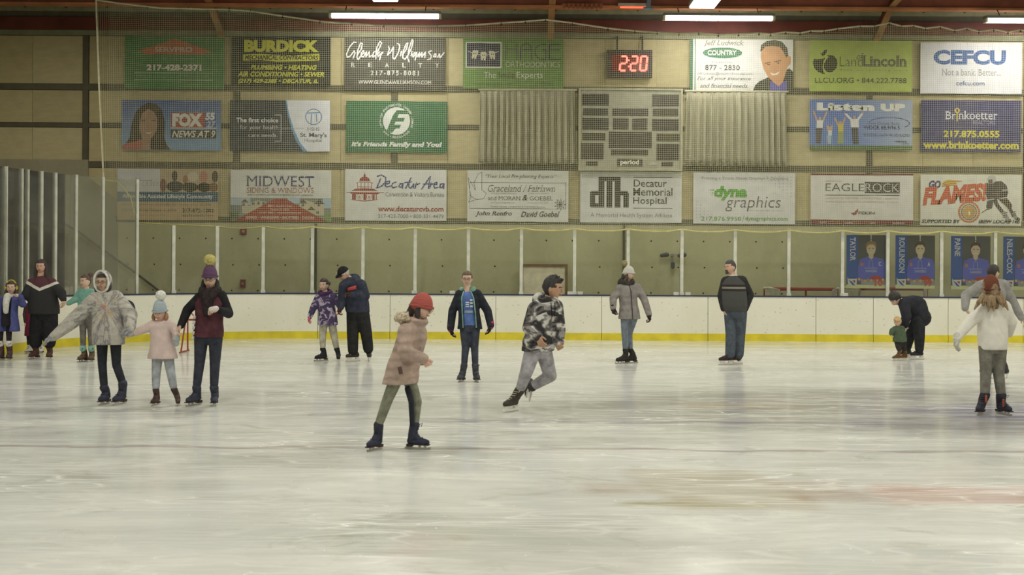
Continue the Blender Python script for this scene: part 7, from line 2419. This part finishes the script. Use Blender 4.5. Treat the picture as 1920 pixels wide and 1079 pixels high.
p.torso(j, [(-0.13, 0.165, 0.135), (0.0, 0.175, 0.145), (0.25, 0.178, 0.15), (0.5, 0.175, 0.145), (0.78, 0.17, 0.135), (0.92, 0.13, 0.105), (1.02, 0.085, 0.08)])
p.sleeves(j, (0.088, 0.072, 0.05))
collar(p, j, 0.09, 0.04, 0.0)
p.part(j, 'sweatshirt', fabric((222, 219, 208), 0.04, 8, 0.7), 0.012, 3, label='white sweatshirt')
p.hands((D3(60, 560), None), glove=((198, 196, 188), (198, 196, 188)), curl=(20, 20))
p.legs((D3(282, 755), D3(368, 755)), (D3(276, 905), D3(386, 908)), (D3(245, 1042), D3(402, 1038)), gd=(0.0, 0.02), toe=(-35, 12), boot=(54, 54, 66), r=(0.092, 0.068, 0.058), cloth=(122, 120, 110), name='leggings', laces=(70, 66, 70), sk=0.97, shaft=1.1, label='grey leggings')
tb = MB()
for x, y in ((284, 935), (400, 960)):
    c = p.w(D3(x, y), -0.075)
    tb.rc(c + UP * 0.04, c - UP * 0.03, 0.014, 0.014, 8)
p.part(tb, 'boot_tab', fabric((150, 84, 66)))
p.finish()

# -- red skating aid behind the purple-beanie woman, mark on the boards
ya = ground_y(353, 661)
ra = Vector(at(357, 640, ya))
fr = tag(empty('skating_aid', (ra.x, ya, 0)), 'small red frame skating aid standing behind the woman in maroon vest', 'skating aid')
RD_ = plain((160, 70, 56), 0.45)
tl, tr_ = at(350, 600, ya), at(372, 600, ya)
for q, dx in ((tl, -0.04), (tr_, 0.04)):
    for dy in (-0.22, 0.22):
        MB().tube([(q.x, ya + dy * 0.3, q.z), (q.x + dx, ya + dy, 0.02)], 0.016, 8).build('leg', RD_, fr)
    MB().tube([(q.x + dx * 1.0, ya - 0.3, 0.018), (q.x + dx, ya + 0.3, 0.018)], 0.016, 8).build('runner', RD_, fr)
MB().tube([(tl.x, ya, tl.z), (tr_.x, ya, tr_.z)], 0.018, 8).build('crossbar', RD_, fr)
mt = at(361, 603, ya)
MB().tube([(tl.x, ya - 0.08, tl.z), (tl.x + 0.01, ya - 0.1, tl.z + 0.12), (mt.x, ya - 0.1, tl.z + 0.14), (tr_.x, ya - 0.08, tr_.z)], 0.014, 8).build('handle', RD_, fr)
# round dark decal on the corner boards
a1 = left_angle(240)
cx_, cy_ = XL + RAD - (RAD - 0.02) * math.sin(a1), BOARD_Y - RAD + (RAD - 0.02) * math.cos(a1)
t_ = Vector((math.cos(a1), math.sin(a1), 0))
n_ = Vector((math.sin(a1), -math.cos(a1), 0))
dc = Vector((cx_, cy_, at(238, 582, cy_).z))
disc = lambda r0, off: [dc + n_ * off + t_ * (r0 * 0.8 * math.cos(q)) + UP * (r0 * math.sin(q)) for q in [i * 2 * math.pi / 24 for i in range(24)]]
dk = tag(MB().sheet(disc(0.21, 0.0), -n_, 0.008).build('board_decal', ink((56, 60, 70)), base=dc), 'dark round decal on the white boards behind the tie-dye skater', 'decal')
MB().sheet([dc + n_ * 0.003 + t_ * x + UP * z for x, z in ((-0.02, -0.15), (0.13, -0.08), (0.15, -0.03), (-0.02, -0.1))], -n_, 0.0).build('decal_stripe', ink((206, 206, 196)), dk)
run_pending()
for o in list(bpy.data.objects):
    if '_base' in o: del o['_base']
